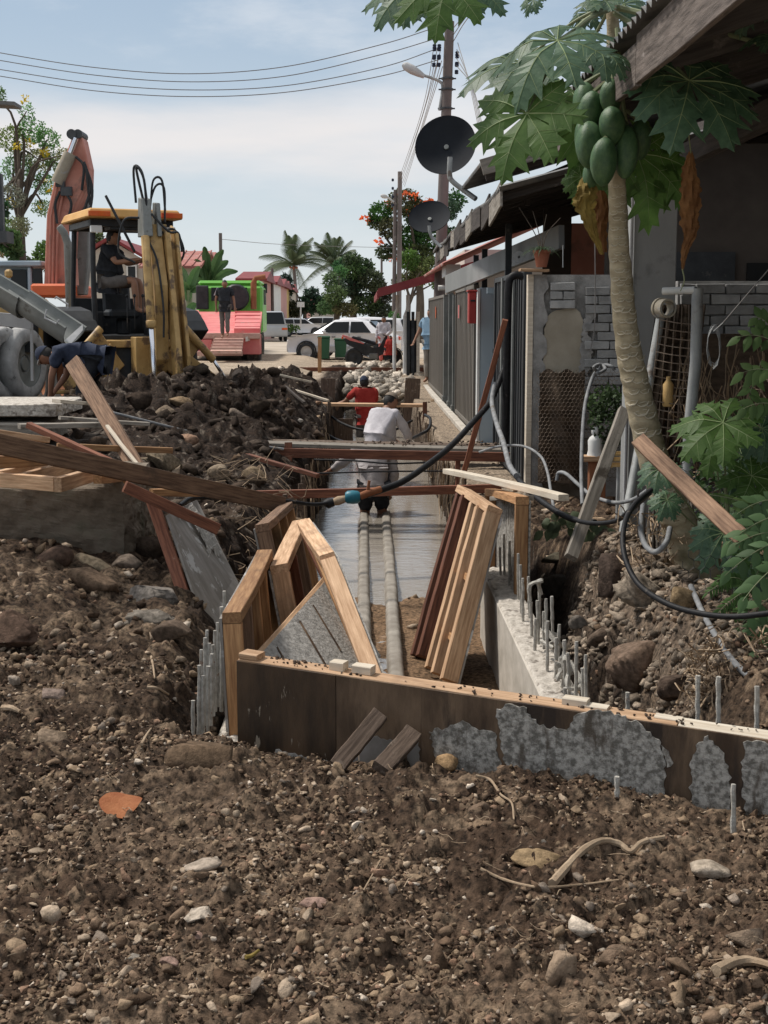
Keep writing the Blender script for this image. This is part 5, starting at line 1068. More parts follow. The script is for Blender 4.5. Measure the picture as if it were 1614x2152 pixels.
timber(P(1110, 375, 13.9), P(1108, 432, 13.9), .05, .07, 'darkwood', 'hanger', rf, upv=(0, 1, 0))
yv = 12.7
for k in range(11):
    L = random.uniform(.8, 1.4); y1_ = min(yv+L, 24.5); sgn = random.uniform(-.05, .05)
    timber((1.24+random.uniform(-.02, .02), yv, 2.66+sgn), (1.24+random.uniform(-.03, .03), y1_, 2.62-sgn), .022, random.uniform(.16, .26), ('greywood', 'darkwood', 'darkwood')[k % 3], 'fascia_board', rf, n=6, bow=.02); yv = y1_-.02
for px, t, b_, Y in ((1000, 560, 640, 19), (1018, 548, 640, 18.2), (1068, 500, 620, 15.5), (945, 600, 640, 24)):
    m = MB(); a = P(px, t, Y); e = P(px, b_, Y); m.box((a+e)/2, (.07, .07, a.z-e.z+.3)); m.build('post', mt['black'], rf)
for k in range(14):
    y = 12.9+k*.85; timber((1.27, y, 2.68), (4.2, y, 3.5), .05, .08, 'darkwood', 'rafter', rf, n=1)
m = MB(); m.bb(4.2, 4.4, 13.6, 25, 0, 4.2); m.build('house_front', mt['darkwood'], rf)
# red painted wall and beams seen under the awning
m = MB(); m.bb(2.6, 3.3, 17.5, 17.6, 1.4, 2.75); tag(m.build('painted_wall', mt['excav'], org=(3, 17.5, 0)), 'faded orange red wall panel seen under the eaves behind the papaya', 'wall panel')
m = MB(); a = P(1166, 515, 14); m.tube([P(1183, 515, 14), P(1183, 562, 14)], .006, 6); tag(m.build('light_tube', mt['lens'], org=P(1183, 562, 14)), 'thin white rod hanging under the eaves right of the flowerpot', 'rod')
m = MB(); m.bb(2.25, 2.595, 17.5, 17.6, 0, 2.95); tag(m.build('shade_filler_wall', mt['shadewall'], org=(2.4, 17.5, 0)), 'dark shaded wall seen behind the flowerpot under the eaves', 'wall')  # dark sheet added to carry on the shade under the eaves
# grey gutter end, whitish roof piece, white camera
m = MB(); a = P(936, 576, 27); b_ = P(968, 562, 27); m.bb(a.x, b_.x, 27, 28.2, a.z-.05, b_.z+.06); tag(m.build('gutter_box', mt['whitepaint'], org=a, bevel=.01), 'white box gutter end above the farther brown gate', 'gutter')
cm = T('security_camera', 'white tube camera on a stalk above the farther brown gate', 'camera', loc=P(934, 612, 29))
c = P(934, 605, 29); m = MB(); m.lathe([(0, -.13), (.055, -.13), (.06, .1), (.05, .13), (0, .13)], c, 'X', 12); m.build('camera_body', mt['whitepaint'], cm, smooth=True)
m = MB(); m.tube([c+Vector((.06, 0, -.05)), c+Vector((.09, 0, -.3))], .02, 8); m.build('bracket', mt['whitepaint'], cm)
# satellite dishes
def dish(label, px, py, Y, w, h, arm, tilt):
    c = P(px, py, Y); s_ = (c-CAM).dot(fw)/F; r_ = w*s_/2
    root = T('satellite_dish', label, 'satellite dish', loc=c)
    nrm = (-fw+rt*tilt[0]+up*tilt[1]).normalized(); Mq = nrm.to_track_quat('Z', 'Y').to_matrix()
    m = MB(); prof = [(r_*t, .22*r_*(t*t-1)) for t in [0, .15, .3, .45, .6, .75, .88, 1]]+[(r_*1.02, .004), (r_*1.02, -.008)]+[(r_*t, .22*r_*(t*t-1)-.012) for t in [.98, .8, .6, .4, .2, 0]]
    m.lathe(prof, c, 'Z', 48, Mq); m.build('reflector', mt['dish'], root, smooth=True)
    m = MB(); m.lathe([(0, .02), (.028, .018), (.03, -.0), (0, -.03)], c+nrm*(-.2*r_), 'Z', 12, Mq); m.build('mount_plate', mt['steel'], root)
    m = MB(); q = spline([c-nrm*(.22*r_+.03)*1 if 0 else P(*arm[0])]+[P(*a_) for a_ in arm[1:]], 5); m.tube(q, .030 if w > 100 else .024, 8); m.build('mast', mt['galv'], root, smooth=True)
    return root
dish('large black satellite dish on a bent pipe above the gates', 936, 304, 16.2, 128, 122, [(946, 330, 16.0), (945, 368, 16.0), (952, 382, 16.0), (975, 400, 16.0), (1000, 418, 15.9)], (-.25, .18))
dish('smaller black satellite dish lower down beside the far eaves', 902, 455, 20.5, 87, 70, [(902, 474, 20.3), (904, 490, 20.3), (912, 505, 20.3), (928, 520, 20.2)], (-.2, .62))
# neighbour beyond: dark red roof on white posts
nb = T('terrace_house', 'farther terrace house with a dark red sloping roof on white posts', 'house', loc=(2, 40, 0))
p0, p1 = P(791, 622, 38), P(905, 585, 34)
m = MB(); xA, zA = p0.x, p0.z; corr(m, xA, zA+.05, 5.0, zA+1.35, 34, 44, .2, .03); m.build('roof', mt['roofred'], nb)
m = MB(); m.bb(xA-.02, xA+.03, 34, 44, zA-.12, zA+.06); m.hull([Vector((xA, 33.98, zA-.08)), Vector((5, 33.98, zA+1.2)), Vector((5, 33.98, zA+1.42)), Vector((xA, 33.98, zA+.12))], [Vector((xA, 34.03, zA-.08)), Vector((5, 34.03, zA+1.2)), Vector((5, 34.03, zA+1.42)), Vector((xA, 34.03, zA+.12))]); m.build('fascia', mt['roofred'], nb)
for px, Y in ((829, 38), (851, 36.5)):
    a = P(px, 620, Y); m = MB(); m.tube([(a.x, Y, 0), (a.x, Y, 1.6), (a.x+.08, Y, 1.8), (a.x+.08, Y, a.z)], .05, 8); m.build('post', mt['whitepaint'], nb, smooth=True)
m = MB(); m.bb(2.6, 5, 36, 50, 0, 3.3); m.build('house_wall', mt['housewall'], nb)
m = MB(); corr(m, 1.45, 2.55, 5, 4.1, 25.4, 33.5, .2, .03); tag(m.build('lean_to_roof', mt['roofrust'], org=(3, 29, 2.5)), 'faded pink corrugated roof seen through the gap under the awning', 'roof')
# dark gate and post with carriage lamp
gp2 = T('metal_gate', 'dark open gate with cream posts beyond the man in the blue shirt', 'gate', loc=(1.4, 36, 0))
for px in (858, 868, 879): a = P(px, 640, 35.5); m = MB(); m.bb(a.x-.04, a.x+.04, 35.5, 35.58, 0, P(px, 655, 35.5).z); m.build('gate_post', mt['black' if px != 879 else 'palewood'], gp2)
m = MB(); m.bb(P(856, 700, 35.7).x, P(880, 700, 35.7).x, 35.6, 35.7, .15, 1.5); m.build('gate_leaf', mt['black'], gp2)
# power poles ----------------------------------------------------------------
def ppole(label, px_b, px_t, Y, h, r0, r1, group='power poles along the street', double=False):
    a = P(px_b, 665, Y); t_ = P(px_t, 45, Y) if h is None else None; x0 = a.x; x1 = t_.x if t_ else P(px_t, 665, Y).x; z1 = t_.z if t_ else h
    root = T('power_pole', label, 'power pole', loc=(x0, Y, 0), group=group)
    m = MB(); m.tube([(x0, Y, -.2), ((x0+x1)/2, Y, z1/2), (x1, Y, z1)], [r0, (r0+r1)/2, r1], 10); m.build('pole_shaft', mt['pole'], root, smooth=True)
    if double: m = MB(); m.tube([(x0-.26, Y+.1, -.2), (x1-.22, Y+.1, z1*.9)], [r0*.8, r1*.8], 8); m.build('brace_pole', mt['pole'], root, smooth=True)
    return root, x0, x1, z1
pp, x0, x1, z1 = ppole('tall power pole with wires and a street lamp behind the big dish', 917, 945, 33, None, .15, .11)
def onp(py): t = (P(900, py, 33).z)/z1; return Vector((x0+(x1-x0)*t, 33, P(900, py, 33).z))
for k, py in enumerate((72, 98, 122, 104, 120, 137)):
    for s_, dx in ((-1, .22), (-1, .33), (1, .2)):
        if s_ == 1 and k in (0,): continue
        c = onp(py+(15 if s_ == 1 else 0)); m = MB(); m.lathe([(.0, .05), (.035, .045), (.05, .02), (.035, 0), (.05, -.02), (.035, -.045), (0, -.05)], c+Vector((s_*dx, -.05, 0)), 'Z', 8); m.build('insulator', mt['cloth_navy'], pp, smooth=True)
for py in (165, 188, 228): c = onp(py); m = MB(); m.lathe([(.15, -.02), (.15, .02)], c, 'Z', 10); m.tube([c+Vector((-.2, 0, 0)), c+Vector((.2, 0, 0))], .018, 5); m.build('clamp', mt['darksteel'], pp)
sl_ = T('street_lamp', 'street lamp on a bent arm clamped to the tall power pole', 'street lamp', loc=onp(230)); q = spline([onp(232)+Vector((-.16, 0, 0)), P(930, 185, 33), P(925, 172, 33), P(905, 163, 33), P(888, 158, 33)], 5)
m = MB(); m.tube(q, .035, 8); m.build('lamp_arm', mt['galv'], sl_, smooth=True)
a, b_ = P(892, 161, 33), P(846, 135, 33); d_ = (b_-a).normalized(); m = MB(); m.tube([a, a+d_*.15, a+d_*.32, a+d_*.5, b_], [.05, .085, .11, .10, .04], 10); o = m.build('lamp_head', mt['lightsteel'], sl_, smooth=True)
pp2, x0b, x1b, z1b = ppole('double wooden power pole in front of the flame tree', 838, 840, 69, 8.6, .13, .11, double=True)
for k in range(4): m = MB(); m.lathe([(0, .08), (.06, .05), (.06, -.05), (0, -.08)], (x1b-.35, 69, 8.2-k*.4), 'Z', 6); m.build('insulator', mt['cloth_navy'], pp2)
sl2 = T('street_lamp', 'small farther street lamp on the double pole', 'street lamp', loc=(x1b, 69, 7)); m = MB(); m.tube(spline([P(828, 425, 69), P(815, 415, 69), P(800, 411, 69)], 4), [.05, .05, .05, .05, .05, .09, .11, .1, .05], 8); m.build('lamp_head', mt['lightsteel'], sl2, smooth=True)
ppole('distant thin power pole at the end of the street', 802, 802, 135, 8.4, .13, .1)
for k in range(3):
    for s_ in (-1, 1): pass
bpx = ppole('thin black pole standing behind the green truck cab', 465, 466, 58, 5.0, .07, .07)
ppole('thin dark pole beside the pink houses', 573, 573, 100, 5.0, .12, .10)
# overhead wires
def wire_(label, pts, r=.012, group='aerial wires crossing the sky', Y=None):
    q = spline([P(*p) for p in pts], 10); m = MB(); m.tube(q, r, 4, False); tag(m.build('aerial_wire', mt['cable'], org=q[0]), label, 'wire', group)
wire_('topmost of the four long aerial wires crossing the sky to the tall pole', [(-120, 85, 33), (0, 111, 33), (200, 142, 33), (400, 155, 33), (600, 140, 33), (800, 94, 33), (915, 58, 33)])
wire_('second from the top of the four long aerial wires crossing the sky', [(-120, 105, 33), (0, 127, 33), (200, 158, 33), (400, 172, 33), (600, 160, 33), (800, 115, 33), (920, 80, 33)])
wire_('third from the top of the four long aerial wires crossing the sky', [(-120, 126, 33), (0, 146, 33), (200, 176, 33), (400, 189, 33), (600, 180, 33), (800, 142, 33), (920, 102, 33)])
wire_('lowest of the four long aerial wires crossing the sky to the tall pole', [(-120, 142, 33), (0, 160, 33), (200, 191, 33), (400, 203, 33), (600, 194, 33), (800, 160, 33), (920, 126, 33)])
for k, (xa_, ya_) in enumerate([(916, 74), (920, 98), (921, 122), (926, 104), (928, 128), (930, 140)]):
    wire_('wire of the bundle sagging from the tall pole to the double pole', [(xa_, ya_, 33), (xa_-30-k*2, 235+k*6, 45), (840+k*2, 372+k*4, 69)], .010, 'wires between the tall pole and the double pole')
for k, (xa_, ya_) in enumerate([(962, 90), (960, 104), (958, 120), (958, 136)]):
    wire_('wire leaving the right side of the tall pole towards the houses', [(xa_, ya_, 33), (985+k*3, 170+k*5, 30), (1012+k*3, 300, 26)], .010, 'wires right of the tall pole')
for k in range(3): wire_('wire rising from the tall pole to the upper right', [(952, 60+k*14, 33), (985, 20+k*8, 31), (1030+k*14, -40, 29)], .010, 'wires rising right of the tall pole')
wire_('thin wire from the black pole to the double pole far down the street', [(467, 503, 58), (600, 514, 62), (830, 521, 69)], .014, None)
wire_('thin cable slanting across the brick half wall at the upper right', [(1520, 678, 9.5), (1614, 568, 9.2), (1700, 470, 9)], .004, None)
wire_('thin dark cable hanging down the crumbling wall', [(1250, 500, 12), (1251, 600, 12.1), (1249, 690, 12.1), (1240, 740, 12.1)], .006, None)
q = []
for k in range(46):
    t = k/46*2*math.pi*5; q.append(P(1499+14*math.sin(t)+k*.05, 738+38*math.cos(t)*(1 if math.cos(t) > 0 else 1.2)-.3*k, 9.6+.004*k))
m = MB(); m.tube(q, .0035, 4, False); m.tube([P(1500, 696, 9.6), P(1520, 678, 9.5)], .004, 4); tag(m.build('cord_coil', mt['galv'], org=q[0]), 'coil of thin pale cord hanging from the slanting cable', 'cord')
# wire grid gate beside the papaya
gg = T('wire_gate', 'rusty wire grid gate between grey pipe posts behind the papaya trunk', 'wire gate', loc=P(1430, 900, 8.8))
m = MB(); m.tube([P(1466, 606, 8.6), P(1462, 760, 8.6), P(1448, 905, 8.6), P(1440, 1100, 8.6)], .036, 10); m.build('post', mt['galv'], gg, smooth=True)
m = MB(); m.tube([P(1388, 668, 9.0), P(1368, 780, 8.9), P(1345, 930, 8.7), P(1308, 1130, 8.4)], .030, 10); m.build('post', mt['galv'], gg, smooth=True)
m = MB(); m.tube([P(1393, 612, 8.7), P(1460, 610, 8.6)], .024, 10); m.build('top_pipe', mt['whitepaint'], gg, smooth=True)
m = MB(); c = P(1396, 648, 8.6); m.lathe([(.044, -.05), (.058, -.05), (.058, .03), (.066, .03), (.066, .05), (.048, .05), (.044, -.04)], c, 'Y', 20, Matrix.Rotation(.3, 3, 'Z'), cap=False); m.build('pipe_socket', mt['render'], gg, smooth=True)
m = MB()
for k in range(15): t = k/14; m.tube(spline([P(1388-t*30, 672+t*235, 8.85), P(1420-t*20, 678+t*238, 8.8+.02*math.sin(k)), P(1452-t*4, 682+t*236, 8.75)], 3), .0042, 4)
for k in range(5): t = k/4; m.tube([P(1390+58*t, 640, 8.86), P(1360+85*t, 920, 8.86)], .0042, 4)
o = m.build('wire_grid', mt['wire'], gg)
m = MB(); xs0, xs1 = P(1375, 800, 9.1).x, P(1480, 800, 9.1).x; z0_, z1_ = P(1400, 960, 9.1).z, P(1400, 640, 9.1).z; vs = []
for i in range(21):
    for j in range(21): x = xs0+(xs1-xs0)*i/20-(20-j)*.006; vs.append((x, 9.1+.03*math.sin(i*1.9)+.01*math.sin(j), z0_+(z1_-z0_)*j/20))
m.add(vs, [(i*21+j, (i+1)*21+j, (i+1)*21+j+1, i*21+j+1) for i in range(20) for j in range(20)]); m.build('brown_cloth', mt['sack'], gg)
m = MB(); a = P(1404, 818, 8.82); m.lathe([(.0, -.11), (.03, -.11), (.034, -.1), (.034, .03), (.014, .06), (.014, .08), (0, .08)], a, 'Z', 12); tag(m.build('bottle', mt['yellow'], org=a, smooth=True), 'yellow plastic bottle stuck behind the wire grid gate', 'bottle')
m = MB(); m.box(P(1560, 860, 10.1), (1.1, .05, 1.1)); tag(m.build('screen_panel', mt['sack'], org=P(1560, 900, 10.1)), 'brown root tangled screen at the right under the brick half wall', 'screen')
# stick fence at the foot of the papaya
for k in range(26):
    px = 1340+k*5.0+random.uniform(-2, 2); t = random.uniform(1030, 1110); bt = random.uniform(1190, 1240)
    m = MB(); Yk = 7.9-.02*k; m.tube([P(px+random.uniform(-6, 6), bt, Yk), P(px, t, Yk)], random.uniform(.005, .012), 5)
    tag(m.build('stake', mt['greywood' if k % 3 else 'darkwood'], org=P(px, bt, Yk), smooth=True), 'thin grey stick of the low stick fence beside the papaya foot', 'stick', 'sticks of the low fence beside the papaya')
# ---------------------------------------------------------------- papaya tree
PY = 7.25
TR = [(1283, -60, 20), (1287, 20, 24), (1290, 130, 29), (1293, 240, 31), (1296, 350, 33), (1298, 420, 37), (1301, 520, 42), (1307, 600, 46), (1316, 700, 50), (1330, 780, 55), (1346, 850, 59), (1364, 930, 62), (1386, 1000, 66), (1410, 1060, 70), (1440, 1130, 80), (1472, 1200, 98), (1500, 1262, 130), (1520, 1310, 160)]
def trunkpt(py):
    ys = [t[1] for t in TR]; return np.interp(py, ys, [t[0] for t in TR]), np.interp(py, ys, [t[2] for t in TR])/2
pap = T('papaya_tree', 'papaya tree with a leaning scarred trunk and a bunch of green fruit', 'papaya tree', loc=P(1500, 1262, PY))
q = spline([P(x, y, PY) for x, y, w in TR], 8); rr = np.interp(np.linspace(0, len(TR)-1, len(q)), range(len(TR)), [w/2*PY/F*1.01 for x, y, w in TR])
# trunk with gentle swellings
V, Fc = [], []; n = 28; k = len(q)*3; qq = []
for i in range(k):
    t = i/(k-1)*(len(q)-1); a = int(min(t, len(q)-2)); f_ = t-a; qq.append((q[a].lerp(q[a+1], f_), rr[a]*(1-f_)+rr[a+1]*f_))
for i, (p, r_) in enumerate(qq):
    d = (qq[min(i+1, k-1)][0]-qq[max(i-1, 0)][0]).normalized(); a = Vector((1, 0, 0))-d*d.x; a.normalize(); b_ = d.cross(a)
    for j in range(n):
        an = 2*math.pi*j/n; w = r_*(1+.03*math.sin(i*.55+2*math.sin(an+i*.07))+.025*math.sin(5*an+i*.2)); V.append((p+(a*math.cos(an)+b_*math.sin(an))*w)[:])
Fc = np.array([(i*n+j, i*n+(j+1) % n, (i+1)*n+(j+1) % n, (i+1)*n+j) for i in range(k-1) for j in range(n)])
o = arr_obj('trunk', np.array(V), Fc, mt['bark'], smooth=True); o.parent = pap; o.location = -Vector(ORG[pap.name])
# leaf scars: raised shield shaped rims in a loose spiral
m = MB(); pts = []
for i in range(13): t = i/12; x = (t-.5)*2; pts.append(Vector((x, .0, -(1-abs(x))**.8*.75+ .12*math.cos(x*6))))
m.tube([Vector((p.x, -.10*(1-p.x**2), p.z)) for p in pts], [.06+.17*(1-abs((i/12-.5)*2)) for i in range(13)], 5)
m.tube([Vector((p.x*.92, -.04*(1-p.x**2), .10+.12*(1-p.x**2))) for p in pts[1:-1]], [.04+.06*(1-abs((i/10-.5)*2)) for i in range(11)], 4)
sm = m.build('leaf_scar', mt['scar'], smooth=True); sme = sm.data; bpy.data.objects.remove(sm)
py = 395; i = 0; r_ = random.Random(4)
while py < 1060:
    x, hw_ = trunkpt(py); st = 17 if py < 640 else (24 if py < 850 else 38)
    for sgn in ((-1, 0, 1) if i % 2 else (-.5, .5)):
        u = np.clip(sgn*.62+r_.uniform(-.1, .1), -.85, .85); an = math.asin(u)
        c, pp_ = P(x, py+r_.uniform(-4, 4), PY), PY/F
        d = (P(*trunkpt(py-10)[:1], py-10, PY)-P(*trunkpt(py+10)[:1], py+10, PY)).normalized()
        o = bpy.data.objects.new('leaf_scar', sme); COL.objects.link(o); o.parent = pap
        R_ = hw_*pp_; nrm = Vector((math.sin(an), -math.cos(an), 0)); z = d; xx = (-nrm).cross(z).normalized()*-1; xx = z.cross(nrm).normalized()*-1
        ybk = -nrm; Mx = Matrix((-ybk.cross(z), ybk, z)).transposed()
        sz = R_*(.44 if py < 640 else .50)*r_.uniform(.8, 1.15)
        o.matrix_local = Matrix.Translation(c+nrm*R_*.985-Vector(ORG[pap.name])) @ Mx.to_4x4() @ Matrix.Diagonal((sz, sz, sz*.8, 1))
    py += st; i += 1
# fruit
def fruit_mesh(seed):
    r = random.Random(seed); m = MB(); prof = [(0, .0), (.10, .02), (.2, .08), (.31, .2), (.39, .36), (.42, .52), (.40, .68), (.33, .82), (.22, .92), (.10, .98), (0, 1.0)]; n = 20; vs = []
    for r_, h_ in prof:
        for j in range(n):
            a = 2*math.pi*j/n; q = r_*(1+.045*math.cos(5*a+r.random()*.1)); vs.append((q*math.cos(a)+.03*math.sin(h_*3), q*math.sin(a), -1+h_))
    k = len(prof); m.add(vs, [(i*n+j, i*n+(j+1) % n, (i+1)*n+(j+1) % n, (i+1)*n+j) for i in range(k-1) for j in range(n)]); o = m.build('fruit', mt['fruit'], smooth=True); me = o.data; bpy.data.objects.remove(o); return me
FM = [fruit_mesh(s_) for s_ in range(3)]
for i, (px, pt, w, h, dy) in enumerate([(1228, 172, 50, 92, .03), (1247, 190, 52, 84, -.10), (1285, 165, 46, 74, -.16), (1239, 254, 58, 98, -.13), (1285, 222, 54, 80, -.20), (1272, 288, 56, 100, -.24), (1318, 262, 52, 110, -.17), (1346, 250, 44, 82, -.02), (1222, 250, 34, 90, -.02), (1247, 336, 34, 62, -.12), (1262, 200, 40, 70, .0)]):
    s_ = (PY+dy)/F; c = P(px, pt, PY+dy); o = bpy.data.objects.new('fruit', FM[i % 3]); COL.objects.link(o); o.parent = pap; o.location = c-Vector(ORG[pap.name])
    o.rotation_euler = (random.uniform(-.12, .12), (px-1290)*.0022, random.uniform(0, 6)); o.scale = (w*s_/.84, w*s_/.84, h*s_)
    m = MB(); x0 = trunkpt(pt)[0]; m.tube([c+Vector((0, 0, -.01)), c.lerp(P(x0, pt-14, PY), .5)+Vector((0, 0, .02)), P(x0, pt-20, PY)], [.014, .010, .010], 6); m.build('fruit_stalk', mt['petiole'], pap, smooth=True)
# leaves --------------------------------------------------------------------
def leaf_geo(seed, nl=7, droop=.35, cup=.25, curl=.0, teeth=1.0):
    """Deeply lobed palmate blade: centre at the origin, middle lobe along +Y, unit length."""
    r = random.Random(seed); V, Fc, mi = [], [], []; veins = []
    ang = np.linspace(-148, 148, nl)*math.pi/180; half = (ang[1]-ang[0])/2
    def lift(x, y, on):
        rr_ = math.hypot(x, y); z = -droop*rr_**2*.9+curl*math.sin(3*rr_+x*2)*.08; return z-(0 if on else cup*.12*rr_)
    for k, a in enumerate(ang):
        L = (1-.42*(abs(a)/math.pi)**1.2)*r.uniform(.9, 1.06); bend = r.uniform(-.10, .10); sn = .33*L if abs(a) < 2 else .25
        W = L*math.tan(half)*.62
        # (u of midrib, u of edge, v of edge) going out; teeth spread forward
        side = [(.0, .0, 0.), (.33, .40, None), (.40, .42, .20), (.47, .60, .38), (.52, .56, .22), (.60, .62, .20), (.67, .80, .31), (.74, .75, .15), (.82, .83, .12), (.87, .93, .14), (.92, .92, .05), (1.0, 1.0, .0)]
        o = len(V); mids, Ls, Rs = [], [], []
        def put(u, v):
            u2 = u*L; v2 = v*L+bend*u*u*L; x = math.sin(a)*u2+math.cos(a)*v2; y = math.cos(a)*u2-math.sin(a)*v2
            V.append((x, y, lift(x, y, abs(v) < 1e-6))); return len(V)-1
        for um, ue, ve in side:
            mids.append(put(um, 0))
            for s_, lst in ((-1, Ls), (1, Rs)):
                if ve is None: v_ = s_*math.tan(half)*ue*.93; lst.append(put(ue, v_))
                else: j = r.uniform(.82, 1.15); lst.append(put(ue*(1+r.uniform(-.02, .02)), s_*ve*j*(teeth if ve > .2 else 1)))
        for i in range(len(side)-1):
            for lst, fl in ((Ls, 0), (Rs, 1)):
                f_ = (mids[i], mids[i+1], lst[i+1], lst[i]) if fl else (mids[i], lst[i], lst[i+1], mids[i+1])
                Fc.append(f_); mi.append(0)
        veins.append([V[j] for j in mids]); 
        for s_, lst in ((0, Ls), (1, Rs)):
            veins.append([V[mids[2]], V[lst[3]]]); veins.append([V[mids[5]], V[lst[6]]])
    m = MB(); m.add(V, Fc)
    m.mi = 1
    for vl in veins:
        nn = len(vl); w0 = .008 if nn > 2 else .0035; m.tube([Vector(v)+Vector((0, 0, .002)) for v in vl], [w0*(1-.85*i/(nn-1)) for i in range(nn)], 3, False)
    return m
LM, LM2 = [], []
for s_ in range(6):
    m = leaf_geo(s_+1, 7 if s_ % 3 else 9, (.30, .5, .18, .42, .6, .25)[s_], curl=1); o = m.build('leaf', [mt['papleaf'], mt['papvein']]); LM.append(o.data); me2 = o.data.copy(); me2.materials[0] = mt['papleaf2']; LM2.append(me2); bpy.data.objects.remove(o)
def leaf(parent, c, ang, size, nrm, v=0, name='leaf', sx=1, lit=0):
    """c: world point; ang: direction of the middle lobe as seen (0 = up, 90 = right, 180 = down); size: metres; nrm: (right, up, towards viewer)."""
    n_ = (rt*nrm[0]+up*nrm[1]-fw*nrm[2]).normalized(); a = math.radians(ang); y_ = rt*math.sin(a)+up*math.cos(a); y_ = (y_-n_*y_.dot(n_)).normalized(); x_ = y_.cross(n_)
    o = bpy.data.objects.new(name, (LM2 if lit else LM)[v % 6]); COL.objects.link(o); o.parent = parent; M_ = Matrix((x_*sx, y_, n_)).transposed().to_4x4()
    o.matrix_local = Matrix.Translation(Vector(c)-Vector(ORG[parent.name])) @ M_ @ Matrix.Scale(size, 4); return o
AP = P(1285, 15, PY)
def stalk(parent, pts, r=.010):
    q_ = spline([P(*p) for p in pts], 6); m = MB(); n_ = len(q_); m.tube(q_, [r*(1.25-.5*i/n_) for i in range(n_)], 7); m.build('leaf_stalk', mt['petiole'], parent, smooth=True)
s4 = 1/400.
leaf(pap, P(1448, 170, 6.7), 165, 185*6.7/F, (.10, .62, .78), 0); stalk(pap, [(1292, 28, 7.2), (1345, 62, 7.05), (1400, 118, 6.85), (1448, 170, 6.71)], .011)
leaf(pap, P(1172, 85, 6.75), 205, 172*6.75/F, (-.15, .72, .66), 1); stalk(pap, [(1280, 20, 7.2), (1235, 40, 7.0), (1205, 65, 6.85), (1172, 86, 6.76)], .011)
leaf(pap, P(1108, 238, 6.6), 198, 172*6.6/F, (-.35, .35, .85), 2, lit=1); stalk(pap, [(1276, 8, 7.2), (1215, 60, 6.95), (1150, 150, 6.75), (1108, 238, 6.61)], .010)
leaf(pap, P(1098, 130, 7.6), 245, 150*7.6/F, (-.2, .75, .6), 5); stalk(pap, [(1278, 10, 7.3), (1200, 50, 7.45), (1098, 130, 7.6)], .008)
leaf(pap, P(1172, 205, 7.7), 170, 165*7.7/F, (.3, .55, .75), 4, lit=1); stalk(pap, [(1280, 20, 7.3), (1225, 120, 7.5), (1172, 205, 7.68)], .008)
leaf(pap, P(1258, 112, 6.7), 110, 100*6.7/F, (.1, .8, .55), 3)
leaf(pap, P(1338, 322, 7.5), 168, 150*7.5/F, (.1, .25, .95), 3, lit=1); stalk(pap, [(1300, 60, 7.3), (1306, 180, 7.4), (1320, 270, 7.48), (1338, 322, 7.5)], .009)
leaf(pap, P(1385, 330, 7.9), 140, 120*7.9/F, (.3, .4, .85), 1, lit=1)
leaf(pap, P(1272, 2, 7.1), 270, 70*7/F, (-.1, .7, .6), 2); leaf(pap, P(1310, 8, 7.3), 100, 75*7/F, (.2, .5, .8), 0); leaf(pap, P(1235, 25, 7.5), 200, 60*7/F, (-.3, .5, .8), 4)
leaf(pap, P(1330, 130, 7.7), 120, 80*7.7/F, (.2, .5, .8), 5, lit=1)
leaf(pap, P(1222, 372, 7.55), 200, 60*7/F, (-.3, .1, .95), 3, lit=1)
leaf(pap, P(1120, 0, 7.8), 200, 40*7/F, (-.3, .5, .8), 3)
leaf(pap, P(940, -35, 6.4), 190, 135*6.4/F, (-.1, .4, .9), 5, lit=1); leaf(pap, P(870, -28, 6.9), 225, 120*6.9/F, (-.2, .5, .85), 0); leaf(pap, P(1005, -22, 6.9), 140, 85*6.9/F, (.1, .4, .9), 2)
stalk(pap, [(1280, 0, 7.2), (1180, -70, 6.9), (1040, -75, 6.6), (940, -36, 6.42)], .010)
leaf(pap, P(1575, -20, 6.5), 195, 90*6.5/F, (.1, .4, .9), 1); leaf(pap, P(1625, 78, 6.4), 260, 70*6.4/F, (.1, .8, .5), 4)
stalk(pap, [(1298, 16, 7.15), (1400, 40, 7.0), (1520, 70, 6.8), (1640, 102, 6.6)], .013)
stalk(pap, [(1297, 60, 7.2), (1303, 160, 7.1), (1312, 250, 7.05)], .010)
def dead(parent, pts, wid, mat, seed, name='withered_leaf'):
    r = random.Random(seed); q_ = spline([P(*p) for p in pts], 8); n_ = len(q_); vs = []; kk = 9
    for i, p in enumerate(q_):
        t = i/(n_-1); w = np.interp(t, np.linspace(0, 1, len(wid)), wid)*7/F/2
        for j in range(kk):
            u = j/(kk-1)*2-1; f_ = math.sin(j*2.4+i*.5)*.5+math.sin(j*1.1+i*.9+seed)*.4
            vs.append(p+Vector((u*w*(1+.18*r.uniform(-1, 1)), f_*w*.3+abs(u)*w*.5, .06*w*r.uniform(-1, 1))))
    m = MB(); m.add(vs, [(i*kk+j, (i+1)*kk+j, (i+1)*kk+j+1, i*kk+j+1) for i in range(n_-1) for j in range(kk-1)])
    m.build(name, mt[mat], parent, smooth=True)
dead(pap, [(1232, 372, 7.15), (1234, 400, 7.1), (1230, 430, 7.1), (1240, 465, 7.1), (1252, 500, 7.12), (1266, 535, 7.15)], [16, 44, 50, 36, 26, 16, 8], 'deadyellow', 3)
dead(pap, [(1262, 400, 7.3), (1268, 440, 7.3), (1262, 480, 7.3), (1270, 530, 7.3)], [20, 40, 34, 30, 12], 'deadleaf', 5)
dead(pap, [(1452, 318, 6.9), (1450, 360, 6.9), (1454, 400, 6.9), (1452, 450, 6.9), (1452, 490, 6.9), (1440, 530, 6.9), (1434, 568, 6.9)], [8, 30, 40, 44, 38, 22, 14, 4], 'deadleaf', 8)
stalk(pap, [(1448, 180, 6.75), (1446, 260, 6.85), (1452, 322, 6.9)], .004)
stalk(pap, [(1434, 565, 6.9), (1438, 590, 6.9), (1430, 612, 6.9)], .003)
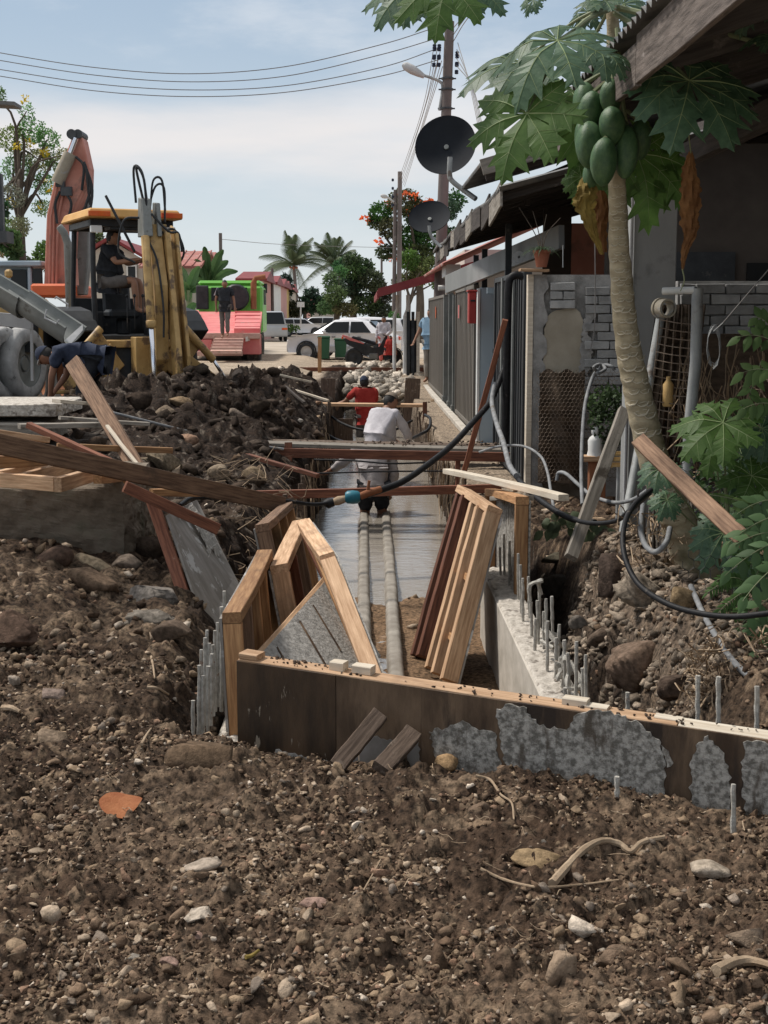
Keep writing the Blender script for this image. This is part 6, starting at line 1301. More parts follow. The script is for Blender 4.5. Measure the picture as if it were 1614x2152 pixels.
# young papaya plants and the shrub at the lower right -------------------------------------------
yp = T('young_papaya', 'young papaya plant with dark green lobed leaves at the foot of the big one', 'papaya plant', loc=P(1520, 1240, 6.9))
for (px, py, Y, a, s_, nr, v) in [(1520, 888, 6.6, 225, 125, (-.2, .62, .75), 5), (1500, 930, 6.9, 190, 90, (-.2, .4, .85), 2), (1386, 985, 6.7, 190, 62, (-.2, .6, .75), 0), (1402, 1050, 6.8, 200, 50, (0, .6, .8), 3), (1520, 1120, 6.6, 175, 100, (0, .5, .85), 0), (1580, 1000, 6.9, 160, 100, (.1, .6, .8), 2), (1570, 1090, 7.0, 210, 80, (-.2, .6, .7), 5), (1600, 900, 7.0, 150, 90, (.2, .6, .8), 3), (1560, 960, 7.2, 200, 90, (0, .7, .7), 1), (1580, 1180, 6.8, 170, 75, (0, .7, .7), 4), (1590, 1090, 7.0, 200, 90, (0, .7, .7), 3)]:
    leaf(yp, P(px, py, Y), a, s_*Y/F, nr, v, lit=(v % 3 == 2))
    stalk(yp, [(px, py, Y+.005), ((px+1530)/2, (py+1130)/2+20, 7.0), (1530, 1180, 7.0)], .004)
m = MB(); m.tube([P(1525, 1260, 7), P(1530, 1100, 7), P(1524, 1000, 7)], [.018, .014, .01], 8); m.build('stem', mt['petiole'], yp, smooth=True)
def sprays(parent, specs, colr, L, W, pairs, seed, name='leaf', mat='leafy', droop=.4):
    """Pinnate twigs with separate pointed leaves: one object for each twig's leaves."""
    r = random.Random(seed)
    for (px, py, Y, ang, ln) in specs:
        a = math.radians(ang); d = (rt*math.sin(a)+up*math.cos(a)-fw*r.uniform(-.2, .5)).normalized(); p0 = P(px, py, Y); stem = [p0+d*(ln*i/10)+Vector((0, 0, -droop*ln*(i/10)**2)) for i in range(11)]
        m = MB(); m.tube(stem, [.003*(1-.06*i) for i in range(11)], 4); m.build('twig', mt['petiole'], parent)
        V, Fc, Cc = [], [], []
        for k in range(pairs):
            t = (k+.6)/pairs; i = min(int(t*10), 9); c = stem[i].lerp(stem[i+1], t*10-i); dd = (stem[i+1]-stem[i]).normalized(); sd = dd.cross(-fw+up*.3).normalized()
            for s_ in ((-1, 1) if k < pairs-1 else (0,)):
                q_ = (dd*(.55 if s_ else 1)+sd*s_*.9+Vector((0, 0, -r.uniform(0, .5)))).normalized(); l = L*(1-.35*abs(t-.5))*r.uniform(.85, 1.1); wn = q_.cross(-fw+up*r.uniform(.2, 1)).normalized()*W; nb = q_.cross(wn).normalized(); o = len(V)
                for u, w_ in ((0, .05), (.2, .75), (.45, 1), (.7, .7), (.9, .25), (1, 0.02)):
                    e = c+q_*l*u-nb*.1*l*u*u*0+Vector((0, 0, -.25*l*u*u)); V += [e-wn*w_+nb*.25*W*w_, e, e+wn*w_+nb*.25*W*w_]
                for j in range(5): b0 = o+3*j; Fc += [(b0, b0+1, b0+4, b0+3), (b0+1, b0+2, b0+5, b0+4)]
                cc = np.array(colr)*r.uniform(.7, 1.35); Cc += [cc]*18
        o = arr_obj('leaves', np.array([v[:] for v in V]), np.array(Fc), mt[mat], col=np.array(Cc)); o.parent = parent; o.location = -Vector(ORG[parent.name])
sh = T('garden_shrub', 'light green leafy shrub reaching in from the right edge', 'shrub', loc=P(1640, 1420, 5.6))
sprays(sh, [(1650, 1080, 5.6, 262, .24), (1660, 1130, 5.5, 258, .26), (1650, 1180, 5.5, 250, .22), (1650, 1120, 5.6, 280, .22), (1660, 1230, 5.5, 245, .24), (1660, 1330, 5.3, 250, .24), (1660, 1370, 5.3, 262, .22), (1650, 1290, 5.5, 255, .18), (1650, 1400, 5.2, 240, .18), (1640, 1050, 5.8, 275, .2)], (.075, .135, .06), .085, .021, 5, 3)
sh2 = T('garden_shrub', 'pale leaved climbing sprig high at the right edge', 'shrub', loc=P(1600, 850, 6.6))
sprays(sh2, [(1630, 720, 6.6, 300, .22), (1625, 780, 6.6, 290, .16), (1625, 850, 6.6, 285, .16), (1620, 690, 6.7, 320, .15), (1600, 760, 6.9, 210, .2)], (.085, .14, .05), .085, .022, 4, 9)
fn = T('fern', 'small fern between the shrub and the papaya foot', 'fern', loc=P(1560, 1260, 5.9))
sprays(fn, [(1575, 1215, 5.9, 275, .20), (1575, 1225, 5.9, 300, .19), (1575, 1240, 5.9, 255, .19), (1580, 1240, 5.9, 320, .19), (1580, 1260, 5.9, 235, .19), (1570, 1200, 5.9, 340, .15), (1585, 1225, 5.9, 10, .16)], (.06, .12, .035), .042, .006, 15, 5)
fn2 = T('fern', 'pale curling fern frond above the slanting brown board end', 'fern', loc=P(1500, 1060, 6.6))
sprays(fn2, [(1488, 1040, 6.6, 92, .24), (1540, 1060, 6.6, 100, .2), (1560, 1090, 6.5, 110, .2)], (.11, .17, .06), .035, .012, 13, 8, droop=.25)
sprays(fn2, [(1600, 1430, 5.2, 250, .12), (1600, 1440, 5.2, 225, .1)], (.12, .17, .07), .035, .010, 8, 8)
wd_ = T('weed', 'leafy weed growing beside the upright shutter under the prop', 'weed', loc=P(1190, 1110, 9.0))
sprays(wd_, [(1185, 1110, 9.0, 320, .16), (1185, 1110, 9.0, 20, .15), (1185, 1112, 9.0, 60, .17), (1180, 1112, 9.0, 285, .15), (1255, 1130, 8.4, 40, .12), (1255, 1130, 8.4, 330, .1)], (.10, .13, .08), .085, .03, 3, 12)
# foliage clumps
def clump(n, c, rad, L, colr, seed, jit=.5):
    r = np.random.default_rng(seed); u = r.normal(size=(n, 3)); u /= np.linalg.norm(u, axis=1)[:, None]; p = np.array(c)+u*np.array(rad)*(r.uniform(.35, 1, (n, 1))**.5)
    d = r.normal(size=(n, 3)); d /= np.linalg.norm(d, axis=1)[:, None]; s_ = np.cross(d, r.normal(size=(n, 3))); s_ /= np.linalg.norm(s_, axis=1)[:, None]
    l = (L*r.uniform(.6, 1.3, n))[:, None]; V = np.stack([p, p+d*l*.5+s_*l*.28, p+d*l, p+d*l*.5-s_*l*.28], 1)
    cc = np.array(colr)*r.uniform(1-jit, 1+jit, (n, 1)); return V.reshape(-1, 3), np.arange(n*4).reshape(n, 4), np.repeat(cc, 4, 0)
def clumps(name, lst, parent=None, label=None, cat=None, mat='leafy'):
    Vs, Fs, Cs = [], [], []; o = 0
    for a in lst: V, f_, c = clump(*a); Vs.append(V); Fs.append(f_+o); Cs.append(c); o += len(V)
    ob = arr_obj(name, np.concatenate(Vs), np.concatenate(Fs), mt[mat], col=np.concatenate(Cs))
    if parent: ob.parent = parent; ob.location = -Vector(ORG[parent.name])
    if label: tag(ob, label, cat)
    return ob
clumps('hedge', [(500, P(1290, 880, 11.6), (.22, .12, .28), .05, (.04, .065, .03), 2), (350, P(1270, 850, 11.7), (.16, .1, .14), .05, (.05, .08, .035), 3)], label='dark leafy creeper hanging over the chicken wire behind the trunk', cat='creeper')
clumps('undergrowth', [(700, P(1560, 1010, 8.2), (.35, .2, .45), .07, (.04, .075, .03), 4), (500, P(1600, 1200, 7.4), (.3, .2, .4), .06, (.035, .065, .025), 5)])['kind'] = 'stuff'
# dry vines and roots hanging on the right screen and bank
m = MB()
for k in range(70):
    px = random.uniform(1420, 1614); t = random.uniform(700, 900); q_ = [P(px+random.uniform(-18, 18)*j, t+j*random.uniform(40, 70), 8.9+random.uniform(-.15, .15)) for j in range(4)]; m.tube(spline(q_, 3), random.uniform(.0025, .006), 3, False)
for k in range(110):
    px = random.uniform(1440, 1640); t = random.uniform(1330, 1480); q_ = [P(px+random.uniform(-26, 26), t+random.uniform(-25, 25), 5.25+random.uniform(-.15, .15)) for j in range(4)]; m.tube(spline(q_, 3), random.uniform(.0015, .004), 3, False)
for k in range(50):
    px = random.uniform(1300, 1480); t = random.uniform(1080, 1210); q_ = [P(px+random.uniform(-22, 22), t+random.uniform(-25, 25), 7.2+random.uniform(-.15, .15)) for j in range(4)]; m.tube(spline(q_, 3), random.uniform(.002, .004), 3, False)
o = m.build('dry_roots', mt['root']); o['kind'] = 'stuff'
m = MB()
for k in range(60):
    l = k % 2; Y = random.uniform(10.8, 21); x = -.56 if l else .93; z = random.uniform(-.1, .15); q_ = [Vector((x+random.uniform(-.03, .03)+(.05 if l else -.05)*j*.3, Y+random.uniform(-.08, .08)*j, z-j*random.uniform(.15, .25))) for j in range(4)]; m.tube(spline(q_, 3), random.uniform(.003, .007), 3, False)
for k in range(90):
    px = random.uniform(440, 620); py_ = random.uniform(960, 1230); Yk = np.interp(py_, [960, 1230], [12.5, 9.0]); c_ = P(px, py_, Yk); q_ = [c_+Vector((random.uniform(-.15, .15), random.uniform(-.1, .1), random.uniform(-.1, .1))) for j in range(4)]; m.tube(spline(q_, 3), random.uniform(.002, .004), 3, False)
o = m.build('trench_roots', mt['root']); o['kind'] = 'stuff'
m = MB()
for k in range(160):
    px = random.uniform(0, 1614); py_ = random.uniform(1560, 2150); c_ = PZ(px, py_, .02); z_ = float(Hz(c_.x, c_.y)[0])+.01; c_.z = z_; a = random.uniform(0, 6.28); l = random.uniform(.02, .07); q_ = [c_+Vector((math.cos(a)*l*j/3, math.sin(a)*l*j/3, random.uniform(-.004, .012))) for j in range(4)]; m.tube(spline(q_, 3), random.uniform(.0006, .0016), 3, False)
o = m.build('root_fibres', mt['root']); o['kind'] = 'stuff'
hexmesh('wire_netting', P(1440, 1330, 6.3), (1, 0, 0), (0, 0, 1), .35, .42, .055, .0016, sh, 'black', .03)
hexmesh('wire_netting', P(1420, 1130, 7.4), (1, 0, 0), (0, 0, 1), .5, .5, .05, .0018, yp, 'black', .03)
# ---------------------------------------------------------------- trees and houses down the street
DEN = 3.6
def tree(name, label, base, h, blobs, L, colr, seed, trunk_r=.15, cat='tree', group=None, extra=None, limbs=True):
    """blobs: (dx, dy, z, rx, rz, n) leaf clumps round which the limbs are grown."""
    root = T(name, label, cat, loc=base, group=group); b_ = Vector(base); r = random.Random(seed)
    lst = [(int(n*DEN), b_+Vector((dx, dy, z)), (rx, rx, rz), L*.62, tuple(c*r.uniform(.72, 1.35) for c in colr), seed*13+i) for i, (dx, dy, z, rx, rz, n) in enumerate(blobs)]
    if extra: lst += [(n, b_+Vector((dx, dy, z)), (rx, rx, rz), L*.8, ec, seed*17+i, .2) for i, (dx, dy, z, rx, rz, n, ec) in enumerate(extra)]
    clumps('crown', lst, root)
    m = MB(); top = b_+Vector((0, 0, h*.45)); m.tube(spline([b_, b_+Vector((r.uniform(-.1, .1), 0, h*.25)), top], 4), [trunk_r*(1.2-.06*i) for i in range(9)], 8)
    if limbs:
        for dx, dy, z, rx, rz, n in blobs:
            e = b_+Vector((dx, dy, z)); mid = top.lerp(e, .5)+Vector((r.uniform(-.3, .3), 0, r.uniform(-.1, .4))); m.tube(spline([top-Vector((0, 0, r.uniform(0, h*.12))), mid, e], 4), [trunk_r*.5*(1-.09*i) for i in range(9)], 5)
    m.build('trunk', mt['treebark'], root, smooth=True); return root
def bl(px, py, Y, rpx, rpy, n, base): p = P(px, py, Y); return (p.x-base[0], random.uniform(-1, 1), p.z-base[2], rpx*Y/F, rpy*Y/F, n)
def base_of(px, Y, z=.05): return (P(px, 665, Y).x, Y, z)
GR, GD, GL, GY = (.065, .11, .04), (.045, .08, .035), (.085, .15, .04), (.10, .15, .05)
# pod tree with yellow flowers at the far left
b0 = base_of(50, 34); 
tree('flowering_tree', 'thin leafed tree with yellow flowers behind the excavator at the left', b0, 11, [bl(x, y, 34, a, c, n, b0) for x, y, a, c, n in [(5, 215, 30, 22, 160), (20, 290, 34, 30, 240), (60, 270, 30, 26, 170), (95, 290, 26, 22, 150), (70, 330, 32, 26, 190), (25, 350, 36, 34, 300), (110, 335, 24, 20, 110), (85, 380, 30, 24, 170), (35, 420, 34, 26, 220), (75, 430, 26, 18, 120), (10, 480, 28, 28, 200), (60, 480, 22, 20, 130), (12, 520, 24, 22, 180), (50, 230, 18, 18, 40), (140, 330, 16, 16, 50), (130, 360, 14, 12, 40)]], .11, (.16, .21, .10), 3, .10, extra=[bl(x, y, 34, 9, 8, 26, b0)+((.55, .42, .04),) for x, y in ((45, 312), (94, 322), (52, 210), (80, 372), (30, 430), (70, 425), (100, 395), (60, 300))])
b0 = base_of(-60, 26); tree('small_tree', 'dark leafy branch hanging in at the left edge above the white cab', b0, 7, [bl(x, y, 26, a, c, n, b0) for x, y, a, c, n in [(-10, 500, 26, 26, 200), (8, 525, 14, 14, 80), (-30, 430, 30, 30, 160)]], .2, GR, 5, .1)
b0 = base_of(90, 60); tree('bush', 'green bush behind the red excavator body', b0, 5, [bl(x, y, 60, a, c, n, b0) for x, y, a, c, n in [(92, 540, 22, 30, 220), (60, 560, 18, 20, 120)]], .3, GR, 6, .1, cat='bush')
b0 = base_of(205, 60); tree('bush', 'green bush seen through the backhoe canopy', b0, 6, [bl(x, y, 60, a, c, n, b0) for x, y, a, c, n in [(205, 520, 22, 30, 220), (225, 545, 18, 24, 120), (180, 540, 14, 26, 100)]], .3, GY, 7, .1, cat='bush')
# flame tree and the greenery behind the poles
b0 = base_of(880, 82); fl = [(800, 445, 26, 20, 170), (850, 425, 34, 26, 300), (820, 480, 26, 22, 200), (880, 450, 34, 30, 300), (860, 500, 34, 26, 320), (810, 530, 20, 16, 120), (905, 500, 30, 34, 280), (940, 440, 26, 24, 200), (960, 420, 20, 22, 120), (790, 465, 18, 12, 90), (940, 500, 24, 24, 200), (880, 540, 30, 24, 240)]
tree('flame_tree', 'flame tree with scattered orange red blossom behind the double pole', b0, 9, [bl(*f_[:2], 82, *f_[2:], b0) for f_ in fl], .34, (.05, .085, .035), 8, .25, extra=[bl(x, y, 81, a, c, n, b0)+((.62, .12, .04),) for x, y, a, c, n in ((775, 455, 14, 8, 40), (860, 410, 22, 7, 50), (900, 425, 20, 8, 40), (850, 545, 26, 4, 40), (800, 505, 6, 6, 20), (880, 548, 20, 4, 36), (820, 425, 16, 8, 30), (870, 440, 20, 16, 30), (830, 540, 12, 5, 30), (815, 520, 5, 5, 14))])
b0 = base_of(860, 74); tree('broadleaf_tree', 'bright green leafy tree under the flame tree', b0, 6, [bl(x, y, 74, a, c, n, b0) for x, y, a, c, n in [(860, 545, 22, 22, 260), (880, 580, 28, 20, 280), (845, 590, 22, 18, 200), (905, 560, 20, 20, 200), (925, 590, 20, 20, 150)]], .26, (.09, .17, .05), 9, .15)
b0 = base_of(745, 95); tree('broadleaf_tree', 'big dark green tree right of the coconut palms', b0, 7, [bl(x, y, 95, a, c, n, b0) for x, y, a, c, n in [(760, 560, 26, 20, 260), (720, 560, 22, 16, 180), (780, 590, 26, 22, 320), (735, 600, 30, 24, 360), (800, 620, 24, 26, 300), (770, 640, 34, 22, 400), (740, 545, 20, 12, 120), (800, 655, 30, 16, 260), (745, 570, 24, 18, 200)]], .36, GD, 10, .25)
b0 = base_of(710, 88); tree('broadleaf_tree', 'olive green tree above the white cars', b0, 5, [bl(x, y, 88, a, c, n, b0) for x, y, a, c, n in [(695, 590, 18, 18, 170), (705, 620, 24, 20, 260), (690, 645, 24, 16, 220), (725, 650, 26, 14, 240), (715, 570, 14, 12, 80)]], .3, (.085, .125, .05), 11, .2)
b0 = base_of(815, 60); tree('hedge_bush', 'green bushes beside the white pipe post near the motorcycle', b0, 3, [bl(x, y, 52, a, c, n, b0) for x, y, a, c, n in [(845, 700, 16, 22, 260), (850, 735, 20, 18, 260), (838, 670, 16, 18, 200), (866, 690, 10, 20, 120)]], .12, (.08, .14, .045), 12, .06, cat='bush', limbs=False)
b0 = base_of(640, 130); tree('dark_tree', 'dark distant tree clump below the coconut palms', b0, 5, [bl(x, y, 130, a, c, n, b0) for x, y, a, c, n in [(650, 640, 22, 22, 260), (620, 650, 20, 18, 200), (600, 600, 16, 26, 200), (680, 640, 16, 20, 200), (655, 618, 16, 14, 120)]], .5, (.04, .065, .04), 13, .2)
for k, (px, py, Y, rx, ry, c_, lb_) in enumerate([(610, 690, 105, 22, 7, GL, 'low green hedge at the roadside below the palms'), (590, 692, 100, 14, 6, GD, 'dark low bush beside the far black pole')]):
    clumps('hedge', [(300, P(px, py, Y), (rx*Y/F, .5, ry*Y/F), .2, c_, 30+k)], label=lb_, cat='hedge')
# coconut palms
def palm(label, px, py, Y, R_, seed, group='coconut palms at the end of the street'):
    c = P(px, py, Y); root = T('coconut_palm', label, 'coconut palm', loc=(c.x, Y, .05), group=group); r = random.Random(seed)
    m = MB(); m.tube(spline([(c.x+.5, Y, .05), (c.x+.25, Y, c.z*.5), tuple(c)], 5), [.24-.008*i for i in range(11)], 8); m.build('trunk', mt['pole'], root, smooth=True)
    for k in range(22):
        a = 2*math.pi*k/22+r.uniform(-.15, .15); e = r.uniform(-.25, 1.4); L = R_*r.uniform(.85, 1.1); d = Vector((math.cos(a)*math.cos(e), math.sin(a)*math.cos(e), math.sin(e))); V, Fc, ps = [], [], []
        for i in range(9): t = i/8; ps.append(c+d*L*t+Vector((0, 0, -L*.55*t*t*(1.15-.45*e))))
        m = MB(); m.tube(ps, [.04*(1-.1*i) for i in range(9)], 4)
        for i in range(1, 40):
            t = i/40*8; j = min(int(t), 7); q_ = ps[j].lerp(ps[j+1], t-j); dd = (ps[j+1]-ps[j]).normalized(); sd = dd.cross(Vector((0, 0, 1))).normalized(); l = .95*math.sin(math.pi*(.12+.8*i/40))
            for s_ in (-1, 1):
                tip = q_+(sd*s_*.8+dd*.55+Vector((0, 0, -.75))).normalized()*l*R_/3.6; w = dd*.045; m.add([q_-w, q_+w, tip], [(0, 1, 2)])
        m.build('frond', mt['palmleaf'], root)
    m = MB()
    for k in range(5): m.lathe([(0, -.16), (.13, -.05), (.13, .08), (0, .17)], c+Vector((r.uniform(-.35, .35), -.2, -.35+r.uniform(-.1, .1))), 'Z', 8)
    m.build('coconuts', mt['terracotta'], root, smooth=True)
mt['palmleaf'] = M('palm_frond', (.07, .10, .055), (.12, .155, .08), .6, rough=.6, bump=0, rnd=.3, trans=.2)
palm('taller coconut palm at the left of the pair down the street', 617, 556, 150, 4.9, 1)
palm('right coconut palm of the pair, partly behind the green trees', 702, 555, 155, 4.6, 2)
# banana plants behind the trailer
mt['banana'] = M('banana_leaf', (.06, .12, .045), (.11, .19, .075), 1.2, (1, 1, 1), rough=.5, bump=.2, bs=6, trans=.25, rnd=.3)
def banana(label, px, pyb, Y, leaves, seed):
    c = P(px, pyb, Y); root = T('banana_plant', label, 'banana plant', loc=(c.x, Y, .05), group='banana plants behind the trailer'); r = random.Random(seed)
    m = MB(); m.tube([(c.x, Y, .05), (c.x, Y, c.z)], [.16, .10], 8); m.build('stem', mt['petiole'], root, smooth=True)
    for (tx, ty, w) in leaves:
        e = P(tx, ty, Y+r.uniform(-.6, .6)); mid = c.lerp(e, .55)+Vector((0, 0, (e-c).length*.16)); ps = spline([c, mid, e], 5); n_ = len(ps); m = MB(); vs = []; L = (e-c).length
        for i, p in enumerate(ps):
            t = i/(n_-1); dd = (ps[min(i+1, n_-1)]-ps[max(i-1, 0)]).normalized(); sd = dd.cross(Vector((.1, 1, .15))).normalized(); ww = w*Y/F*math.sin(math.pi*min(1, .1+.87*t))**.6*(r.uniform(.8, 1.1))
            vs += [p+sd*ww+Vector((0, -.1, -.25*ww)), p, p-sd*ww+Vector((0, -.1, -.25*ww))]
        m.add(vs, [f_ for i in range(n_-1) for f_ in ((3*i, 3*i+1, 3*i+4, 3*i+3), (3*i+1, 3*i+2, 3*i+5, 3*i+4))]); m.build('leaf', mt['banana'], root)
banana('banana plant with upright leaves behind the trailer and the green cab', 440, 600, 57, [(430, 518, 9), (455, 540, 8), (410, 545, 10), (480, 548, 9), (395, 560, 9), (500, 570, 8), (470, 525, 8), (445, 560, 8)], 1)
banana('banana plant with drooping leaves between the backhoe and the green cab', 397, 610, 55, [(375, 560, 10), (420, 560, 10), (380, 595, 10), (430, 590, 10), (395, 632, 9), (370, 615, 9), (440, 612, 9)], 2)
banana('low banana plant at the right side of the backhoe cab post', 392, 660, 54, [(372, 640, 9), (415, 640, 9), (405, 655, 8), (378, 668, 8)], 3)
# houses ---------------------------------------------------------------
def gable(label, xl, xr, yt, yb, Y, dep, wall, roofm, roof_y, win=[], ov=.4, slope='x', name='house'):
    """House front facing us: wall from xl..xr px, eaves at yt px, base on the ground, roof ridge at roof_y px."""
    a, b_ = P(xl, yt, Y), P(xr, yt, Y); rz = P(xl, roof_y, Y).z; root = T(name, label, 'house', loc=((a.x+b_.x)/2, Y, 0))
    m = MB(); m.bb(a.x, b_.x, Y, Y+dep, 0, a.z); m.build('wall', mt[wall], root)
    m = MB()
    if slope == 'x': rid = [Vector((a.x-ov, Y+dep/2, rz)), Vector((b_.x+ov, Y+dep/2, rz))]; m.hull([Vector((a.x-ov, Y-ov, a.z-.05)), Vector((b_.x+ov, Y-ov, a.z-.05)), rid[1], rid[0]], [Vector((a.x-ov, Y-ov, a.z+.05)), Vector((b_.x+ov, Y-ov, a.z+.05)), rid[1]+Vector((0, 0, .1)), rid[0]+Vector((0, 0, .1))]); m.hull([Vector((a.x-ov, Y+dep+ov, a.z-.05)), Vector((b_.x+ov, Y+dep+ov, a.z-.05)), rid[1], rid[0]], [Vector((a.x-ov, Y+dep+ov, a.z+.05)), Vector((b_.x+ov, Y+dep+ov, a.z+.05)), rid[1]+Vector((0, 0, .1)), rid[0]+Vector((0, 0, .1))])
    else:
        cx = (a.x+b_.x)/2
        for s_, e in ((-1, a.x-ov), (1, b_.x+ov)): m.hull([Vector((e, Y-ov, a.z-.15)), Vector((cx, Y-ov, rz)), Vector((cx, Y+dep, rz)), Vector((e, Y+dep, a.z-.15))], [Vector((e, Y-ov, a.z-.02)), Vector((cx, Y-ov, rz+.13)), Vector((cx, Y+dep, rz+.13)), Vector((e, Y+dep, a.z-.02))])
    if slope == 'x' and (b_.x-a.x) > 1:
        n_ = int((b_.x-a.x+2*ov)/.35)
        for k in range(n_+1):
            x = a.x-ov+(b_.x-a.x+2*ov)*k/n_; m.beam((x, Y-ov, a.z+.07), (x, Y+dep/2, rz+.12), .05, .05)
    m.build('roof', mt[roofm], root)
    if slope != 'x':
        cx = (a.x+b_.x)/2; m = MB(); m.hull([Vector((a.x, Y, a.z)), Vector((b_.x, Y, a.z)), Vector((cx, Y, rz-.05))], [Vector((a.x, Y+.1, a.z)), Vector((b_.x, Y+.1, a.z)), Vector((cx, Y+.1, rz-.05))]); m.build('gable_wall', mt[wall], root)
    for (x0, y0, x1, y1) in win:
        p, q_ = P(x0, y1, Y), P(x1, y0, Y); m = MB(); m.bb(p.x, q_.x, Y-.05, Y-.01, p.z, q_.z); w = m.build('window', mt['glass'], root)
        m = MB(); t_ = .06
        m.bb(p.x-t_, q_.x+t_, Y-.09, Y-.051, q_.z, q_.z+t_); m.bb(p.x-t_, q_.x+t_, Y-.09, Y-.051, p.z-t_, p.z); m.bb(p.x-t_, p.x, Y-.088, Y-.051, p.z, q_.z); m.bb(q_.x, q_.x+t_, Y-.088, Y-.051, p.z, q_.z); f_ = m.build('frame', mt['whitepaint'], w); 
    return root
gable('cream house with a rusty pink corrugated roof behind the backhoe', 316, 404, 562, 720, 56, 7, 'housewall', 'roofrust', 524, [(330, 590, 345, 625), (360, 590, 378, 625)])
gable('lower house with a patchy pink roof just right of the cream house', 404, 420, 562, 720, 60, 6, 'housewall', 'roofrust', 528, [])
gable('pale gabled house end seen between the backhoe posts', 170, 300, 545, 720, 58, 8, 'housewall', 'roofred', 503, [(270, 560, 285, 590)], slope='y')
gable('low house with a red roof far behind the tree trunks', 655, 700, 652, 690, 150, 10, 'housewall', 'roofred', 636, [(664, 668, 676, 684), (682, 668, 694, 684)])
gable('small pinkish house under the right coconut palm', 640, 665, 632, 690, 180, 10, 'pinkwall', 'roofrust', 622, [])
# pink street row, receding along the left side
row = T('terrace_row', 'row of pink and white two storey houses far down the left side', 'houses', loc=(-12, 100, 0))
for k, (xl, xr, yt, Y, wallm, lab) in enumerate([(505, 552, 590, 92, 'pinkwall', 0), (552, 575, 597, 104, 'whitepaint', 0), (575, 590, 602, 116, 'pinkwall', 0), (590, 597, 606, 122, 'yellowwall', 0), (597, 612, 612, 132, 'housewall', 0)]):
    a, b_ = P(xl, yt, Y), P(xr, yt, Y); m = MB(); m.bb(a.x, b_.x, Y, Y+9, 0, a.z); w = m.build('wall', mt[wallm], row)
    m = MB(); m.hull([Vector((a.x-.3, Y-.3, a.z)), Vector((b_.x+.3, Y-.3, a.z)), Vector((b_.x+.3, Y+9, a.z)), Vector((a.x-.3, Y+9, a.z))], [Vector((a.x-.3, Y-.3, a.z+.15)), Vector((b_.x+.3, Y-.3, a.z+.15)), Vector((b_.x+.2, Y+5, a.z+.75)), Vector((a.x-.2, Y+5, a.z+.75))]); m.build('roof', mt['roofred'], row)
    for (u0, u1) in ((.15, .4), (.6, .85)):
        for v0 in (.25, .62):
            m = MB(); x0_, x1_ = a.x+(b_.x-a.x)*u0, a.x+(b_.x-a.x)*u1; z0_ = a.z*v0; m.bb(x0_, x1_, Y-.06, Y-.01, z0_, z0_+1.0); m.build('window', mt['glass'], row)
    m = MB(); m.bb(a.x, b_.x, Y-1.6, Y-.02, 2.7, 2.82); m.build('porch_canopy', mt['bluegrey' if k % 2 else 'whitepaint'], row)
    for u in (.05, .5, .95): m = MB(); x_ = a.x+(b_.x-a.x)*u; m.bb(x_-.08, x_+.08, Y-1.55, Y-1.4, 0, 2.69); m.build('porch_post', mt['whitepaint'], row)
m = MB(); m.tube([P(632, 690, 95), P(632, 636, 95)], .05, 6); m.box(P(632, 640, 95), (.5, .1, .35)); tag(m.build('street_sign', mt['whitepaint'], org=P(632, 690, 95)), 'thin signpost at the bend of the far street', 'signpost')
# metal edge of a roof and lamp box peeping in at the left edge
m = MB(); a = P(-60, 216, 24); b_ = P(38, 222, 24); m.beam(a, b_, .5, .06); tag(m.build('roof_edge', mt['zinc'], org=a), 'thin grey roof edge poking in at the upper left', 'roof edge')
m = MB(); m.bb(P(-60, 400, 20).x, P(4, 400, 20).x, 20, 20.1, P(0, 495, 20).z, P(0, 365, 20).z); m.bb(P(-60, 400, 20).x, P(18, 400, 20).x, 19.8, 20.2, P(0, 511, 20).z, P(0, 487, 20).z); tag(m.build('truck_box_edge', mt['darksteel'], org=P(-20, 480, 20)), 'dark corner of a tall truck box at the left edge', 'truck box')
# ---------------------------------------------------------------- vehicles
def wheel(parent, c, r_, w, axis='X', rimm='rim', lug=0, rimr=.58, name='wheel', rz=0, tyre='rubber', dish_=.0):
    """Wheel with its own tyre and rim sub-parts; c in the parent's local frame."""
    c = Vector(c); o = bpy.data.objects.new(name, None); COL.objects.link(o); o.parent = parent; o.location = c; o.rotation_euler = (0, 0, rz)
    q = w/2; m = MB(); prof = [(r_*rimr, -q*.8), (r_*.8, -q), (r_*.96, -q*.8), (r_, -q*.5), (r_, q*.5), (r_*.96, q*.8), (r_*.8, q), (r_*rimr, q*.8)]; m.lathe(prof, (0, 0, 0), 'X', 32, cap=False)
    if lug:
        for k in range(lug):
            for s_ in (-1, 1):
                a = 2*math.pi*(k+(.5 if s_ > 0 else 0))/lug; a2 = a+s_*0+.22; p0 = Vector((s_*q*.06, math.cos(a2)*r_, math.sin(a2)*r_)); p1 = Vector((s_*q*.98, math.cos(a)*r_*.985, math.sin(a)*r_*.985)); m.beam(p0, p1, .05*r_/.7, .05*r_/.7, upv=p0)
    m.build('tyre', mt[tyre], o, loc=True, smooth=True)
    m = MB(); m.lathe([(r_*rimr*1.0, -q*.78), (r_*rimr*1.0, q*.78)], (0, 0, 0), 'X', 32, cap=False)
    for s_ in (-1, 1): m.lathe([(0, s_*q*(.45+dish_)), (r_*rimr*.3, s_*q*(.45+dish_)), (r_*rimr*.42, s_*q*.25), (r_*rimr*.8, s_*q*.25), (r_*rimr, s_*q*.72)], (0, 0, 0), 'X', 32, cap=False)
    m.build('rim', mt[rimm], o, loc=True, smooth=True); return o
def B(parent, name, mat, f, smooth=False, bevel=.01):
    m = MB(); f(m); return m.build(name, mt[mat], parent, loc=True, smooth=smooth, bevel=bevel)
